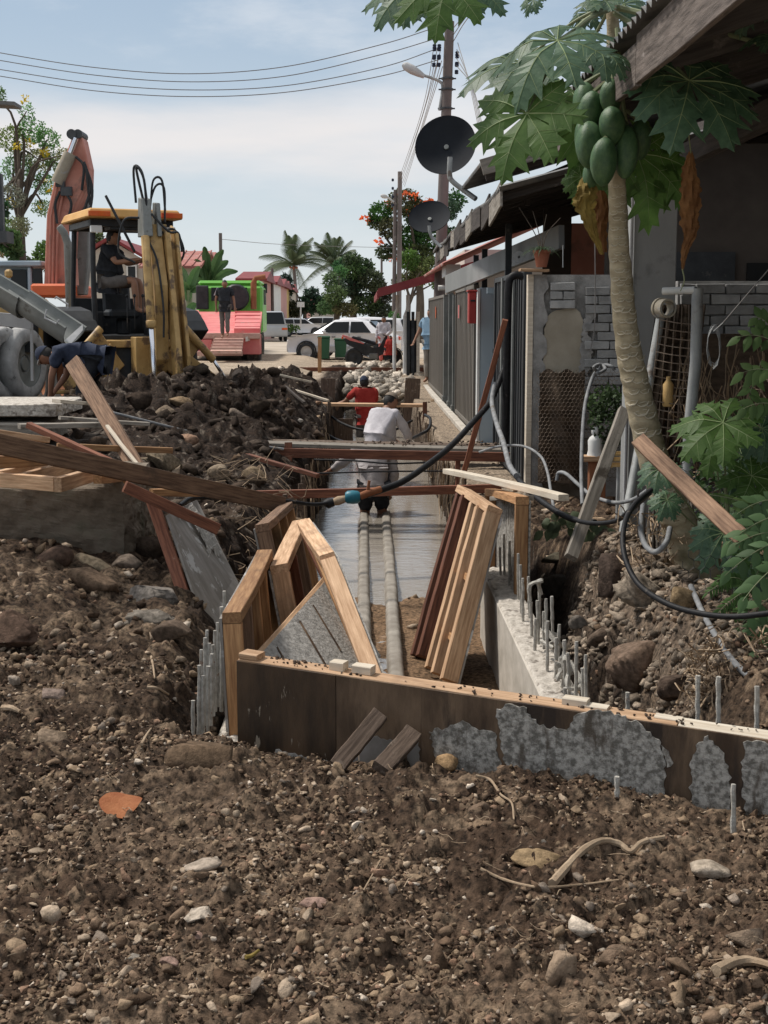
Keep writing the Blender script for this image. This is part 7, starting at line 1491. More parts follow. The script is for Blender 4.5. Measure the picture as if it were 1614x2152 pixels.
# ===== backhoe loader, seen from behind-left; local +Y is its front, origin on the ground between the rear wheels
bx, by = P(262, 665, 20.3).x, 20.3; BZ = .12
bk = T('backhoe_loader', 'old yellow backhoe loader with an open canopy, seen from behind', 'backhoe loader', loc=(bx, by, BZ), rz=R(24))
B(bk, 'chassis', 'darksteel', lambda m: (m.bb(-.45, .45, -.75, 2.6, .55, .95), m.bb(-.8, .8, -.7, .3, .75, 1.1), m.bb(-.62, .62, -.9, -.7, .5, 1.15)))
B(bk, 'engine_hood', 'yellow', lambda m: (m.hull([Vector(p) for p in ((-.42, 1.1, .95), (.42, 1.1, .95), (.42, 1.1, 1.55), (-.42, 1.1, 1.55))], [Vector(p) for p in ((-.4, 2.7, .95), (.4, 2.7, .95), (.36, 2.7, 1.35), (-.36, 2.7, 1.35))])), bevel=.04)
B(bk, 'loader_tower', 'yellow', lambda m: [m.beam((s_*.55, 1.0, .7), (s_*.55, 1.2, 1.5), .1, .3) for s_ in (-1, 1)]+[m.beam((s_*.62, 1.25, 1.45), (s_*.62, 2.9, .95), .09, .2) for s_ in (-1, 1)]+[m.beam((s_*.62, 2.9, .95), (s_*.62, 3.6, .35), .09, .2) for s_ in (-1, 1)])
B(bk, 'loader_bucket', 'yellow', lambda m: m.poly([(-1.1, 3.5, .1), (-1.1, 4.3, .02), (-1.1, 4.35, .06), (-1.1, 3.65, .2), (-1.1, 3.6, .75), (-1.1, 3.5, .8)], (2.2, 0, 0)))
for s_ in (-1, 1):
    wheel(bk, (s_*.86, .1, .70), .72, .42, rimm='yellow' if s_ > 0 else 'rust', lug=13, rimr=.5)
    wheel(bk, (s_*.80, 2.2, .52), .52, .30, rimm='rust', lug=0, rimr=.5)
    B(bk, 'fender', 'black', lambda m: m.poly([(s_*.60, x, z) for x, z in ((-.85, 1.28), (-.62, 1.42), (-.3, 1.56), (.4, 1.62), (1.0, 1.50), (1.0, 1.42), (.5, 1.50), (.3, 1.3), (.05, 1.16), (-.5, 1.14))], (s_*.55, 0, 0)), bevel=.02)
    # stabiliser leg with its cylinder
    B(bk, 'stabiliser_leg', 'yellow', lambda m: (m.beam((s_*.46, -1.0, 1.05), (s_*1.22, -1.05, .52), .14, .16), m.beam((s_*.42, -.98, .7), (s_*.78, -1.0, 1.15), .16, .34), m.box((s_*1.26, -1.05, .46), (.3, .3, .05))))
    B(bk, 'stabiliser_cylinder', 'yellow', lambda m: (m.tube([(s_*.66, -1.14, 1.32), (s_*1.12, -1.14, .86)], .06, 10)), smooth=True)
    B(bk, 'cylinder_rod', 'chrome', lambda m: m.tube([(s_*1.12, -1.14, .86), (s_*1.3, -1.14, .60)], .03, 8), smooth=True)
B(bk, 'stabiliser_frame', 'yellow', lambda m: (m.bb(-.62, .62, -1.02, -.9, .42, .58), m.bb(-.62, .62, -1.02, -.9, 1.05, 1.15), m.bb(-.62, -.48, -1.03, -.9, .42, 1.15), m.bb(.48, .62, -1.03, -.9, .42, 1.15)))
B(bk, 'cab_floor', 'black', lambda m: (m.bb(-.62, .62, -.85, 1.2, 1.1, 1.22), m.bb(-.6, .6, .9, 1.1, 1.2, 1.75), m.bb(.2, .6, -.85, -.4, 1.2, 1.5), m.bb(-.62, -.3, .2, .85, 1.2, 1.55)))
B(bk, 'seat', 'black', lambda m: (m.bb(-.27, .23, -.15, .35, 1.45, 1.58), m.hull([Vector(p) for p in ((-.25, .35, 1.5), (.21, .35, 1.5), (.21, .45, 1.5), (-.25, .45, 1.5))], [Vector(p) for p in ((-.25, .45, 2.05), (.21, .45, 2.05), (.21, .53, 2.05), (-.25, .53, 2.05))]), m.tube([(0, .1, 1.2), (0, .1, 1.46)], .12, 8)), bevel=.04)
def post(m, a, b_, c): m.tube(spline([a, b_, c], 4), .045, 8)
B(bk, 'canopy_post', 'black', lambda m: post(m, (-.60, -.55, 1.2), (-.62, -.56, 2.0), (-.60, -.52, 2.78)), smooth=True)
B(bk, 'canopy_post', 'black', lambda m: post(m, (.63, -.55, 1.2), (.68, -.58, 1.75), (.57, -.52, 2.78)), smooth=True)
B(bk, 'canopy_post', 'black', lambda m: post(m, (-.62, .95, 1.5), (-.61, .92, 2.0), (-.58, .85, 2.78)), smooth=True)
B(bk, 'canopy_post', 'black', lambda m: post(m, (.62, .95, 1.5), (.61, .92, 2.0), (.58, .85, 2.78)), smooth=True)
B(bk, 'canopy_frame', 'black', lambda m: (m.bb(-.66, .66, -.62, -.5, 2.72, 2.82), m.bb(-.66, .66, .8, .9, 2.72, 2.82), m.bb(-.66, -.56, -.6, .9, 2.721, 2.819), m.bb(.56, .66, -.6, .9, 2.721, 2.819), m.bb(-.34, .34, -.58, -.2, 2.68, 2.76)))
B(bk, 'canopy_roof', 'canopy', lambda m: m.hull([Vector(p) for p in ((-.76, -.85, 2.83), (.76, -.85, 2.83), (.76, 1.1, 2.83), (-.76, 1.1, 2.83))], [Vector(p) for p in ((-.70, -.78, 2.96), (.70, -.78, 2.96), (.70, 1.02, 2.96), (-.70, 1.02, 2.96))]), bevel=.02)
for s_ in (-1, 1):
    B(bk, 'tail_lamp', 'tail', lambda m: m.bb(s_*.74-.0, s_*.40, -.875, -.852, 2.845, 2.915), bevel=.004)
    B(bk, 'work_lamp', 'lens', lambda m: m.bb(s_*.58-.09, s_*.58+.09, -.70, -.63, 2.63, 2.73), bevel=.01)
B(bk, 'steering_wheel', 'steel', lambda m: (m.tube([Vector((-.05+.2*math.cos(a), .62+.16*math.sin(a), 2.02+.12*math.sin(a))) for a in np.linspace(0, 2*math.pi, 25)], .016, 6, False), m.tube([(-.05, .62, 2.02), (-.05, .85, 1.6)], .025, 6)), smooth=True)
for k, (x, y) in enumerate(((-.12, -.62), (.0, -.62), (.14, -.6), (.3, -.6))): B(bk, 'control_lever', 'black', lambda m: (m.tube([(x, y, 1.3), (x+.02, y+.05, 1.75)], .012, 6), m.lathe([(0, -.03), (.028, -.01), (.028, .01), (0, .03)], (x+.02, y+.05, 1.77), 'Z', 8)), smooth=True)
B(bk, 'exhaust_stack', 'steel', lambda m: m.tube([(-.45, 2.0, 1.4), (-.45, 2.0, 2.6), (-.5, 2.02, 2.75), (-.58, 2.05, 2.86)], [.07, .07, .065, .06], 10), smooth=True)
bk.scale = (.9, .9, 1)
# backhoe arm, folded upright behind the machine
bh = bk
B(bk, 'swing_post', 'yellow', lambda m: (m.bb(-.18, .18, -1.35, -1.03, .45, 1.2)))
B(bk, 'boom', 'yellow', lambda m: (m.poly([(.02, y, z) for y, z in ((-1.2, .75), (-1.45, .55), (-1.75, .9), (-1.78, 1.9), (-1.50, 2.62), (-1.25, 2.66), (-1.42, 1.9), (-1.40, 1.1))], (.20, 0, 0)), m.bb(-.05, .30, -1.5, -1.25, 2.55, 2.72)))
B(bk, 'dipper_arm', 'yellow', lambda m: (m.poly([(.24, y, z) for y, z in ((-1.30, 2.72), (-1.62, 2.60), (-2.12, .95), (-2.05, .45), (-1.88, .42), (-1.78, 1.0))], (.08, 0, 0)), m.poly([(.40, y, z) for y, z in ((-1.30, 2.72), (-1.62, 2.60), (-2.12, .95), (-2.05, .45), (-1.88, .42), (-1.78, 1.0))], (.05, 0, 0)), m.hull([Vector(p) for p in ((.30, -1.55, 2.5), (.42, -1.55, 2.5), (.42, -1.45, 2.5), (.30, -1.45, 2.5))], [Vector(p) for p in ((.30, -1.95, .6), (.48, -1.95, .6), (.48, -1.85, .6), (.30, -1.85, .6))])))
B(bk, 'arm_cylinder', 'yellow', lambda m: (m.tube([(-.06, -1.58, 2.55), (-.08, -1.88, 1.35)], .066, 12), m.lathe([(.08, -.05), (.08, .05)], (-.08, -1.875, 1.38), 'Z', 12)), smooth=True)
B(bk, 'cylinder_rod', 'chrome', lambda m: m.tube([(-.08, -1.88, 1.35), (-.08, -2.02, .46)], .040, 12), smooth=True)
B(bk, 'boom_head', 'steel', lambda m: (m.poly([(-.08, y, z) for y, z in ((-1.22, 2.55), (-1.6, 2.55), (-1.52, 3.05), (-1.3, 3.08))], (.14, 0, 0)), m.poly([(.14, y, z) for y, z in ((-1.22, 2.55), (-1.6, 2.55), (-1.52, 3.0), (-1.3, 3.02))], (.06, 0, 0))), bevel=.01)
B(bk, 'bucket_link', 'yellow', lambda m: (m.bb(-.18, -.13, -2.1, -1.9, -.02, .5), m.bb(.06, .11, -2.1, -1.9, -.02, .5), m.bb(.20, .25, -2.1, -1.9, .0, .6), m.tube([(-.2, -2.0, .42), (.28, -2.0, .42)], .04, 8)))
B(bk, 'digging_bucket', 'darksteel', lambda m: (m.poly([(-.3, y, z) for y, z in ((-1.5, .25), (-1.9, .35), (-2.3, .2), (-2.35, -.15), (-1.6, -.2))], (.75, 0, 0))), bevel=.02)
hs = [((-.02, -1.45, 2.95), (-.15, -1.5, 3.45), (-.05, -1.55, 3.3), (.0, -1.5, 2.8)), ((.08, -1.4, 2.95), (.12, -1.45, 3.3), (.24, -1.5, 3.3), (.28, -1.5, 2.9)), ((.04, -1.4, 2.9), (.15, -1.45, 3.22), (.27, -1.5, 3.2), (.27, -1.5, 2.75)), ((-.12, -1.5, 2.8), (-.35, -1.45, 2.75), (-.42, -1.4, 2.35), (-.2, -1.5, 2.2)), ((.2, -1.5, 2.6), (.42, -1.5, 2.65), (.56, -1.5, 2.35), (.40, -1.5, 2.1)), ((.05, -1.55, 2.85), (.3, -1.6, 2.62), (.45, -1.6, 2.6), (.5, -1.6, 2.35)), ((-.02, -1.6, 2.5), (.08, -1.72, 2.2), (.12, -1.85, 1.6), (.1, -1.9, 1.2)), ((-.14, -1.4, 3.0), (-.16, -1.4, 3.46), (-.04, -1.42, 3.4), (.02, -1.45, 3.0))]
for h_ in hs: B(bk, 'hydraulic_hose', 'black', lambda m: m.tube(spline(h_, 6), .020, 6, False), smooth=True)
B(bk, 'control_rod', 'black', lambda m: m.tube([(-.55, -1.2, 3.1), (-.15, -1.3, 2.35)], .025, 6))
# ===== excavator behind it
ex = T('excavator', 'faded red orange excavator with its boom raised behind the backhoe', 'excavator', loc=(P(115, 665, 27).x, 27, .1))
def exb(name, mat, f, **k): m = MB(); f(m); return m.build(name, mt[mat], ex, **k)
YE = 26.0; q3 = lambda px, py, dy=0: P(px, py, YE+dy)
def side(m, pl, dy0, dy1): m.poly([q3(x, y, dy0) for x, y in pl], (0, dy1-dy0, 0))
exb('boom', 'excav', lambda m: side(m, [(92, 605), (98, 452), (113, 385), (151, 290), (158, 282), (168, 282), (174, 292), (187, 352), (186, 392), (156, 446), (147, 606)], 0, .5), bevel=.02)
for x_ in (103, 110, 118): exb('steel_pipe', 'excav', lambda m: m.tube([q3(x_, 602, -.06), q3(x_+4, 455, -.06), q3(x_+17, 392, -.06)], .022, 6), smooth=True)
exb('weld_plate', 'excav', lambda m: m.hull([q3(134, 440, -.02), q3(176, 372, -.02), q3(180, 385, -.02), q3(150, 446, -.02)], [p+Vector((0, .018, 0)) for p in (q3(134, 440, -.02), q3(176, 372, -.02), q3(180, 385, -.02), q3(150, 446, -.02))]))
exb('boom_pin', 'darksteel', lambda m: m.lathe([(.09, -.3), (.09, .3)], q3(157, 286, .2), 'Y', 14))
exb('boom_pin', 'darksteel', lambda m: m.lathe([(.08, -.28), (.08, .28)], q3(170, 285, .2), 'Y', 14))
exb('work_lamp', 'darksteel', lambda m: m.box(q3(127, 380, -.1), (.16, .12, .22)))
exb('valve_block', 'darksteel', lambda m: m.box(q3(140, 402, -.1), (.2, .1, .16)))
exb('dipper_arm', 'steel', lambda m: side(m, [(158, 468), (175, 395), (186, 400), (187, 480), (184, 560), (178, 620), (160, 620)], .52, .85), bevel=.02)
exb('boom_cylinder', 'render', lambda m: m.tube([q3(120, 385, -.1), q3(148, 322, -.1)], .12, 10), smooth=True)
exb('cylinder_rod', 'chrome', lambda m: (m.tube([q3(148, 322, -.1), q3(160, 290, -.1)], .05, 8), m.tube([q3(151, 464, -.3), q3(151, 544, -.3)], .05, 8)), smooth=True)
exb('arm_cylinder', 'excav', lambda m: m.tube([q3(153, 544, -.3), q3(156, 600, -.3)], .085, 10), smooth=True)
for k, (a_, b2, c_) in enumerate((((176, 340), (190, 390), (178, 440)), ((178, 345), (194, 400), (184, 470)), ((182, 360), (188, 420), (190, 430)), ((160, 330), (176, 350), (172, 400)), ((126, 402), (116, 430), (120, 470)), ((140, 408), (150, 430), (140, 470)))):
    exb('hydraulic_hose', 'black', lambda m: m.tube(spline([q3(*a_, -.12), q3(*b2, -.12), q3(*c_, -.12)], 5), .028, 6), smooth=True)
exb('body', 'orange', lambda m: (m.bb(q3(74, 600).x, q3(150, 600).x, 25.6, 28, q3(0, 625).z, q3(0, 597).z)), bevel=.04)
exb('cab', 'bluegrey', lambda m: (m.bb(q3(-40, 550).x, q3(60, 550).x, 26.2, 26.4, q3(0, 640).z, q3(0, 549).z), m.bb(q3(-42, 550).x, q3(88, 550).x, 25.9, 27.4, q3(0, 560).z, q3(0, 548).z), m.bb(q3(58, 550).x, q3(66, 550).x, 25.95, 26.2, q3(0, 640).z, q3(0, 562).z)), bevel=.02)
exb('cab_window', 'glass', lambda m: (m.bb(q3(18, 550).x, q3(50, 550).x, 26.13, 26.19, q3(0, 610).z, q3(0, 566).z), m.bb(q3(68, 550).x, q3(86, 550).x, 26.0, 26.1, q3(0, 612).z, q3(0, 564).z)))
exb('track', 'rubber', lambda m: m.bb(q3(-40, 700).x, q3(180, 700).x, 25.4, 28.4, 0, .9), bevel=.15)
# ===== mixer truck at the left edge
mx_ = T('mixer_truck', 'rear of a grey concrete mixer truck with white dusty twin wheels', 'mixer truck', loc=P(20, 832, 18.5))
for px, Yk in ((3, 18.3), (48, 18.6)):
    c = P(px, 765, Yk); wheel(mx_, Vector(c)-ORG[mx_.name], .49, .26, rz=R(-16), rimr=.62, dish_=-.75, tyre='dusty', rimm='steel')
    c2 = c+Vector((-.29, .08, 0)); wheel(mx_, Vector(c2)-ORG[mx_.name], .49, .26, rz=R(-16), rimr=.62, dish_=-.75, tyre='rubber', rimm='steel')
def mxb(name, mat, f, **k): m = MB(); f(m); return m.build(name, mt[mat], mx_, **k)
a, b_ = P(-60, 655, 18.0), P(66, 665, 18.0)
mxb('mudguard', 'lightsteel', lambda m: m.hull([P(-60, 652, 17.9), P(66, 662, 17.9), P(66, 692, 17.9), P(-60, 678, 17.9)], [P(-60, 652, 17.9)+Vector((0, .04, 0)), P(66, 662, 17.9)+Vector((0, .04, 0)), P(66, 692, 17.9)+Vector((0, .04, 0)), P(-60, 678, 17.9)+Vector((0, .04, 0))]), bevel=.004)
mxb('guard_edge', 'lightsteel', lambda m: m.beam(P(66, 664, 17.95), P(68, 800, 17.95), .03, .05))
mxb('chassis', 'black', lambda m: m.bb(P(-80, 700, 18.6).x, P(64, 700, 18.6).x, 18.6, 20.2, P(0, 740, 18.6).z, P(0, 668, 18.6).z))
for px, py, d_ in ((60, 645, (.5, .3, .22)), (74, 700, (.16, .3, .5)), (15, 640, (.24, .3, .3)), (18, 575, (.1, .1, .12))): mxb('yellow_bracket', 'yellow', lambda m: m.box(P(px, py, 19.2), d_), bevel=.03)
# chute: an open half pipe in two overlapping lengths
def chute(m, p0, p1, r_, th=.02, n=10):
    p0, p1 = Vector(p0), Vector(p1); d = (p1-p0).normalized(); s_ = d.cross(Vector((0, 0, 1))).normalized(); u = s_.cross(d); vs = []
    for p in (p0, p1):
        for q_ in (r_, r_-th):
            for i in range(n+1): a = math.pi*i/n; vs.append(p+s_*math.cos(a)*q_-u*math.sin(a)*q_*1.0)
    k = n+1; f_ = []
    for i in range(n): f_ += [(i, i+1, 2*k+i+1, 2*k+i), (k+i, 3*k+i, 3*k+i+1, k+i+1), (i, k+i, k+i+1, i+1), (2*k+i, 2*k+i+1, 3*k+i+1, 3*k+i)]
    f_ += [(0, 2*k, 3*k, k), (n, k+n, 3*k+n, 2*k+n)]; m.add(vs, f_)
    for s2 in (-1, 1): m.tube([p0+s_*s2*r_, p1+s_*s2*r_], .022, 6)
cA, cB, cC = P(-60, 556, 17.2), P(62, 628, 17.0), P(160, 690, 16.8)
mxb('chute', 'steel', lambda m: chute(m, cA, cB, .27), smooth=True)
mxb('chute_extension', 'steel', lambda m: chute(m, cB-(cC-cB).normalized()*.15+Vector((0, 0, .02)), cC, .24), smooth=True)
mxb('chute_lip', 'lightsteel', lambda m: m.poly([cC+Vector((-.10, -.2, -.14)), cC+Vector((-.02, -.22, -.18)), cC+Vector((.10, -.1, -.02)), cC+Vector((.09, -.05, .05))], (0, .03, 0)))
for (pts) in ([(98, 650), (94, 668), (118, 680), (124, 672)], [(115, 628), (118, 624), (143, 640), (142, 648)]):
    mxb('handle', 'lightsteel', lambda m: m.tube([P(x, y, 16.5) for x, y in pts], .012, 6))
# ===== low loader trailer and green cab
tr = T('low_loader_trailer', 'faded red low loader trailer with a pink ribbed ramp at its rear', 'trailer', loc=(P(470, 665, 42).x, 42, .1))
def trb(name, mat, f, p=None, **k): m = MB(); f(m); return m.build(name, mt[mat], p or tr, **k)
q4 = lambda px, py, Y: P(px, py, Y)
trb('deck', 'redpaint', lambda m: (m.hull([q4(384, 703, 43), q4(545, 703, 43), q4(545, 712, 43), q4(384, 712, 43)], [q4(384, 655, 50), q4(551, 655, 50), q4(551, 664, 50), q4(384, 664, 50)]), m.bb(q4(384, 665, 42.3).x, q4(545, 665, 42.3).x, 42.3, 43, q4(0, 745, 42.3).z, q4(0, 703, 42.3).z)), bevel=.01)
trb('wheel_cover', 'redpaint', lambda m: (m.hull([q4(383, 690, 42.8), q4(416, 690, 42.8), q4(416, 712, 42.8), q4(383, 712, 42.8)], [q4(385, 652, 49), q4(418, 652, 49), q4(418, 668, 49), q4(385, 668, 49)]), [m.beam(q4(384, 686-k*9, 43.5+k*1.5), q4(417, 686-k*9, 43.5+k*1.5), .06, .08) for k in range(4)]))
trb('wheel_cover', 'redpaint', lambda m: (m.hull([q4(492, 690, 42.8), q4(546, 690, 42.8), q4(546, 712, 42.8), q4(492, 712, 42.8)], [q4(498, 655, 49), q4(551, 655, 49), q4(551, 668, 49), q4(498, 668, 49)]), [m.beam(q4(494, 688-k*8, 43.4+k*1.3), q4(547, 688-k*8, 43.4+k*1.3), .06, .08) for k in range(5)]))
trb('tail_board', 'pinkramp', lambda m: (m.bb(q4(384, 665, 42.2).x, q4(546, 665, 42.2).x, 42.15, 42.28, q4(0, 712, 42.2).z, q4(0, 700, 42.2).z), m.bb(q4(394, 665, 42.2).x, q4(510, 665, 42.2).x, 41.9, 42.1, q4(0, 748, 42).z, q4(0, 738, 42).z)), bevel=.01)
rp = trb('ramp', 'pinkramp', lambda m: m.hull([q4(452, 708, 42), q4(512, 708, 42), q4(512, 716, 42), q4(452, 716, 42)], [q4(442, 738, 40.2), q4(508, 738, 40.2), q4(508, 744, 40.2), q4(442, 744, 40.2)]), bevel=.01)
for k in range(6):
    t = k/5; a = q4(452, 706, 42).lerp(q4(442, 736, 40.2), t); b_ = q4(512, 706, 42).lerp(q4(508, 736, 40.2), t); trb('ramp_rib', 'pinkramp', lambda m: m.beam(a+Vector((0, 0, .05)), b_+Vector((0, 0, .05)), .07, .07), rp)
trb('tail_panel', 'redpaint', lambda m: m.bb(q4(394, 665, 42.1).x, q4(444, 665, 42.1).x, 42.05, 42.14, q4(0, 738, 42.1).z, q4(0, 714, 42.1).z))
trb('underframe', 'darksteel', lambda m: m.bb(q4(400, 665, 43).x, q4(520, 665, 43).x, 42.4, 49, .45, q4(0, 745, 43).z))
trb('side_plate', 'whitepaint', lambda m: m.hull([q4(516, 708, 42), q4(549, 702, 43), q4(546, 712, 43), q4(516, 718, 42)], [p+Vector((0, .1, 0)) for p in (q4(516, 708, 42), q4(549, 702, 43), q4(546, 712, 43), q4(516, 718, 42))]))
for px in (390, 402, 517, 528, 540):
    c = q4(px, 740, 42.9+(px % 3)*.6); wheel(tr, Vector((c.x, c.y, .55))-ORG[tr.name], .46, .24, rimm='darksteel')
gt = T('green_truck', 'bright green truck cab towing the red low loader', 'truck', loc=(P(483, 665, 52).x, 52, .1))
def gtb(name, mat, f, p=None, **k): m = MB(); f(m); return m.build(name, mt[mat], p or gt, **k)
gl, gr_ = q4(413, 665, 51).x, q4(552, 665, 51).x
gtb('cab', 'green', lambda m: (m.hull([Vector((gl, 51, 1.0)), Vector((gr_, 51, 1.0)), Vector((gr_, 51, q4(0, 600, 51).z)), Vector((gl, 51, q4(0, 600, 51).z))], [Vector((gl, 53.2, 1.0)), Vector((gr_, 53.2, 1.0)), Vector((gr_, 53.0, q4(0, 600, 51).z)), Vector((gl, 53.0, q4(0, 600, 51).z))]), m.bb(gl+.05, gr_-.05, 51.1, 52.9, q4(0, 600, 51).z+.002, q4(0, 589, 51).z)), bevel=.09)
gw = gtb('rear_window', 'glass', lambda m: m.bb(q4(445, 665, 51).x, q4(520, 665, 51).x, 50.95, 50.99, q4(0, 632, 51).z, q4(0, 604, 51).z), bevel=.004)
gtb('side_shutter', 'black', lambda m: m.bb(q4(414, 665, 50.8).x, q4(439, 665, 50.8).x, 50.6, 50.9, q4(0, 650, 50.8).z, q4(0, 600, 50.8).z), bevel=.03)
gtb('spare_wheel', 'black', lambda m: m.lathe([(0, -.15), (.42, -.15), (.48, -.08), (.48, .08), (.42, .15), (0, .15)], q4(496, 625, 50.5), 'Y', 20), smooth=True)
gtb('air_intake', 'rust', lambda m: m.tube([q4(533, 650, 50.6), q4(533, 595, 50.6), q4(537, 585, 50.6), q4(558, 581, 50.6)], [.11, .11, .1, .09], 10), smooth=True)
gtb('windscreen_side', 'glass', lambda m: m.bb(gr_+.002, gr_+.02, 51.6, 52.6, q4(0, 640, 51).z, q4(0, 608, 51).z))
gtb('grab_handle', 'green', lambda m: m.tube([q4(528, 640, 50.9), q4(528, 634, 50.9), q4(536, 634, 50.9)], .03, 6))
gtb('mirror', 'black', lambda m: (m.box(q4(558, 606, 52.8), (.12, .2, .35)), m.beam(q4(553, 600, 52.8), q4(558, 602, 52.8), .04, .04)))
gtb('chassis', 'darksteel', lambda m: m.bb(gl+.3, gr_-.3, 49.5, 54, .55, 1.0))
for px in (420, 545):
    c = q4(px, 700, 51.8); wheel(gt, Vector((c.x, 51.9, .6))-ORG[gt.name], .5, .3, rimm='darksteel')
def letter(txt, p, size, parent, mat, name='lettering', rot=(math.pi/2, 0, 0)):
    cu = bpy.data.curves.new(name, 'FONT'); cu.body = txt; cu.size = size; cu.extrude = .004; cu.align_x = 'CENTER'; ob = bpy.data.objects.new('tmp', cu); COL.objects.link(ob)
    me = bpy.data.meshes.new_from_object(ob.evaluated_get(bpy.context.evaluated_depsgraph_get())); bpy.data.objects.remove(ob); me.materials.clear(); me.materials.append(mt[mat]); o = bpy.data.objects.new(name, me); COL.objects.link(o); o.parent = parent; o.location = Vector(p)-ORG[parent.name]; o.rotation_euler = rot; return o
bpy.context.view_layer.update()
letter('A', q4(457, 621, 50.94), .42, gt, 'whitepaint')
m = MB(); m.lathe([(0, 0), (.11, 0), (.11, .01), (0, .01)], q4(511, 619, 50.92), 'Y', 16); m.bb(q4(498, 665, 50.92).x, q4(514, 665, 50.92).x, 50.91, 50.93, q4(0, 611, 51).z, q4(0, 607, 51).z); m.build('window_sticker', mt['whitepaint'], gt)
# ===== cars
def car(name, label, loc, rz, L, Wd, H, paint, lower=None, kind='sedan', group=None, det=True):
    root = T(name, label, 'car', loc=loc, rz=rz, group=group)      # local +Y is the front
    l, w = L/2, Wd/2
    if kind == 'sedan': body = [(-l, .42), (-l+.02, .80), (-l+.25, .93), (-l*.45, .96), (l*.38, .93), (l*.8, .84), (l-.06, .73), (l, .5), (l-.04, .28), (-l+.05, .28)]; cab = [(-l*.80, .92), (-l*.50, H-.10), (-l*.22, H), (l*.10, H-.04), (l*.52, .92)]
    else: body = [(-l, .42), (-l+.02, .85), (-l+.1, .98), (l*.45, .96), (l*.85, .86), (l, .55), (l-.04, .28), (-l+.05, .28)]; cab = [(-l*.95, .96), (-l*.85, H-.06), (-l*.3, H), (l*.18, H-.04), (l*.58, .94)]
    m = MB(); n_ = len(body); rings = []
    for x, f_ in ((-w*.94, .97), (-w, 1), (-w*.98, 1), (w*.98, 1), (w, 1), (w*.94, .97)): rings.append([Vector((x, y*f_, z if abs(x) < w*.99 else z)) for y, z in body])
    for i in range(5): m.add(rings[i]+rings[i+1], [(k, (k+1) % n_, n_+(k+1) % n_, n_+k) for k in range(n_)])
    m.add(rings[0], [tuple(range(n_))]); m.add(rings[-1], [tuple(range(n_))]); m.build('body', mt[paint], root, loc=True, smooth=True, bevel=.02)
    m = MB(); c2 = [Vector((-w*.93, y, z)) for y, z in cab]; t_ = [Vector((-w*.72 if z > 1 else -w*.93, y, z)) for y, z in cab]
    A_ = [Vector((-(w*.72 if z > 1.0 else w*.94), y, z)) for y, z in cab]; B_ = [Vector((-p.x, p.y, p.z)) for p in A_]; m.hull(A_, B_); m.build('roof', mt[paint], root, loc=True, smooth=True, bevel=.03)
    for s_ in (-1, 1):
        def gp(y, z): zt = (z-.93)/(H-.93); return Vector((s_*(w*.94-(w*.22)*zt+.012), y, z))
        y0, y1 = cab[0][0]+.28, cab[-1][0]-.28; zt = H-.10; ya, yb = cab[1][0]+.06, cab[-2][0]+.02
        mid = (ya+yb)/2-.02
        m = MB()
        for q_ in ([gp(y0+.1, .97), gp(mid-.03, .97), gp(mid-.03, zt), gp(ya+.08, zt)], [gp(mid+.03, .97), gp(y1, .97), gp(yb, zt-.01), gp(mid+.03, zt)]): m.hull(q_, [p+Vector((s_*.012, 0, 0)) for p in q_])
        m.build('side_window', mt['glass'], root, loc=True)
        if det:
            B(root, 'door_handle', 'darksteel', lambda m: (m.box((s_*(w+.01), mid-.35, .82), (.03, .14, .03)), m.box((s_*(w+.01), mid+.55, .82), (.03, .14, .03)), m.box((s_*(w+.002), mid, .62), (.008, .012, .6))), bevel=0)
            B(root, 'wing_mirror', paint, lambda m: m.box((s_*(w+.06), yb+.30, 1.0), (.14, .1, .12)), bevel=.03)
        B(root, 'headlight', 'lens', lambda m: m.box((s_*(w-.28), l-.06, .66), (.42, .14, .12)), bevel=.03)
        B(root, 'tail_light', 'tail', lambda m: m.box((s_*(w-.2), -l+.03, .76), (.34, .1, .13)), bevel=.02)
        for yy in (l*.62, -l*.6):
            wheel(root, (s_*(w-.065), yy, .31), .31, .2, rimm='lightsteel' if det else 'steel', rimr=.64, tyre='black', dish_=-.2)
            B(root, 'wheel_arch', 'black', lambda m: m.lathe([(.312, -.05), (.365, -.05), (.365, .05), (.312, .05)], (s_*(w-.035), yy, .325), 'X', 24, cap=False), bevel=0)
    yr = cab[0][0]; B(root, 'rear_window', 'glass', lambda m: m.hull([Vector((-w*.8, cab[0][0]+.08, .99)), Vector((w*.8, cab[0][0]+.08, .99)), Vector((w*.62, cab[1][0]-.05, H-.1)), Vector((-w*.62, cab[1][0]-.05, H-.1))], [Vector((-w*.8, cab[0][0]+.02, 1.02)), Vector((w*.8, cab[0][0]+.02, 1.02)), Vector((w*.62, cab[1][0]-.12, H-.08)), Vector((-w*.62, cab[1][0]-.12, H-.08))]), bevel=0)
    B(root, 'windscreen', 'glass', lambda m: m.hull([Vector((-w*.84, cab[-1][0]-.08, .99)), Vector((w*.84, cab[-1][0]-.08, .99)), Vector((w*.66, cab[-2][0]+.05, H-.08)), Vector((-w*.66, cab[-2][0]+.05, H-.08))], [Vector((-w*.84, cab[-1][0]-.02, 1.01)), Vector((w*.84, cab[-1][0]-.02, 1.01)), Vector((w*.66, cab[-2][0]+.12, H-.06)), Vector((-w*.66, cab[-2][0]+.12, H-.06))]), bevel=0)
    if lower: B(root, 'sill_trim', lower, lambda m: (m.bb(-w-.006, w+.006, -l*.45, l*.48, .3, .52), m.bb(-w*.9, w*.9, l-.12, l+.02, .3, .55)), bevel=.02)
    return root
cxl, cxr = P(606, 665, 48.5).x, P(826, 665, 48.5).x
car('parked_car', 'white and silver car parked side on behind the green bins', ((cxl+cxr)/2+.12, 48.8, .08), R(78), 3.75, 1.68, 1.44, 'carwhite', 'carsilver')
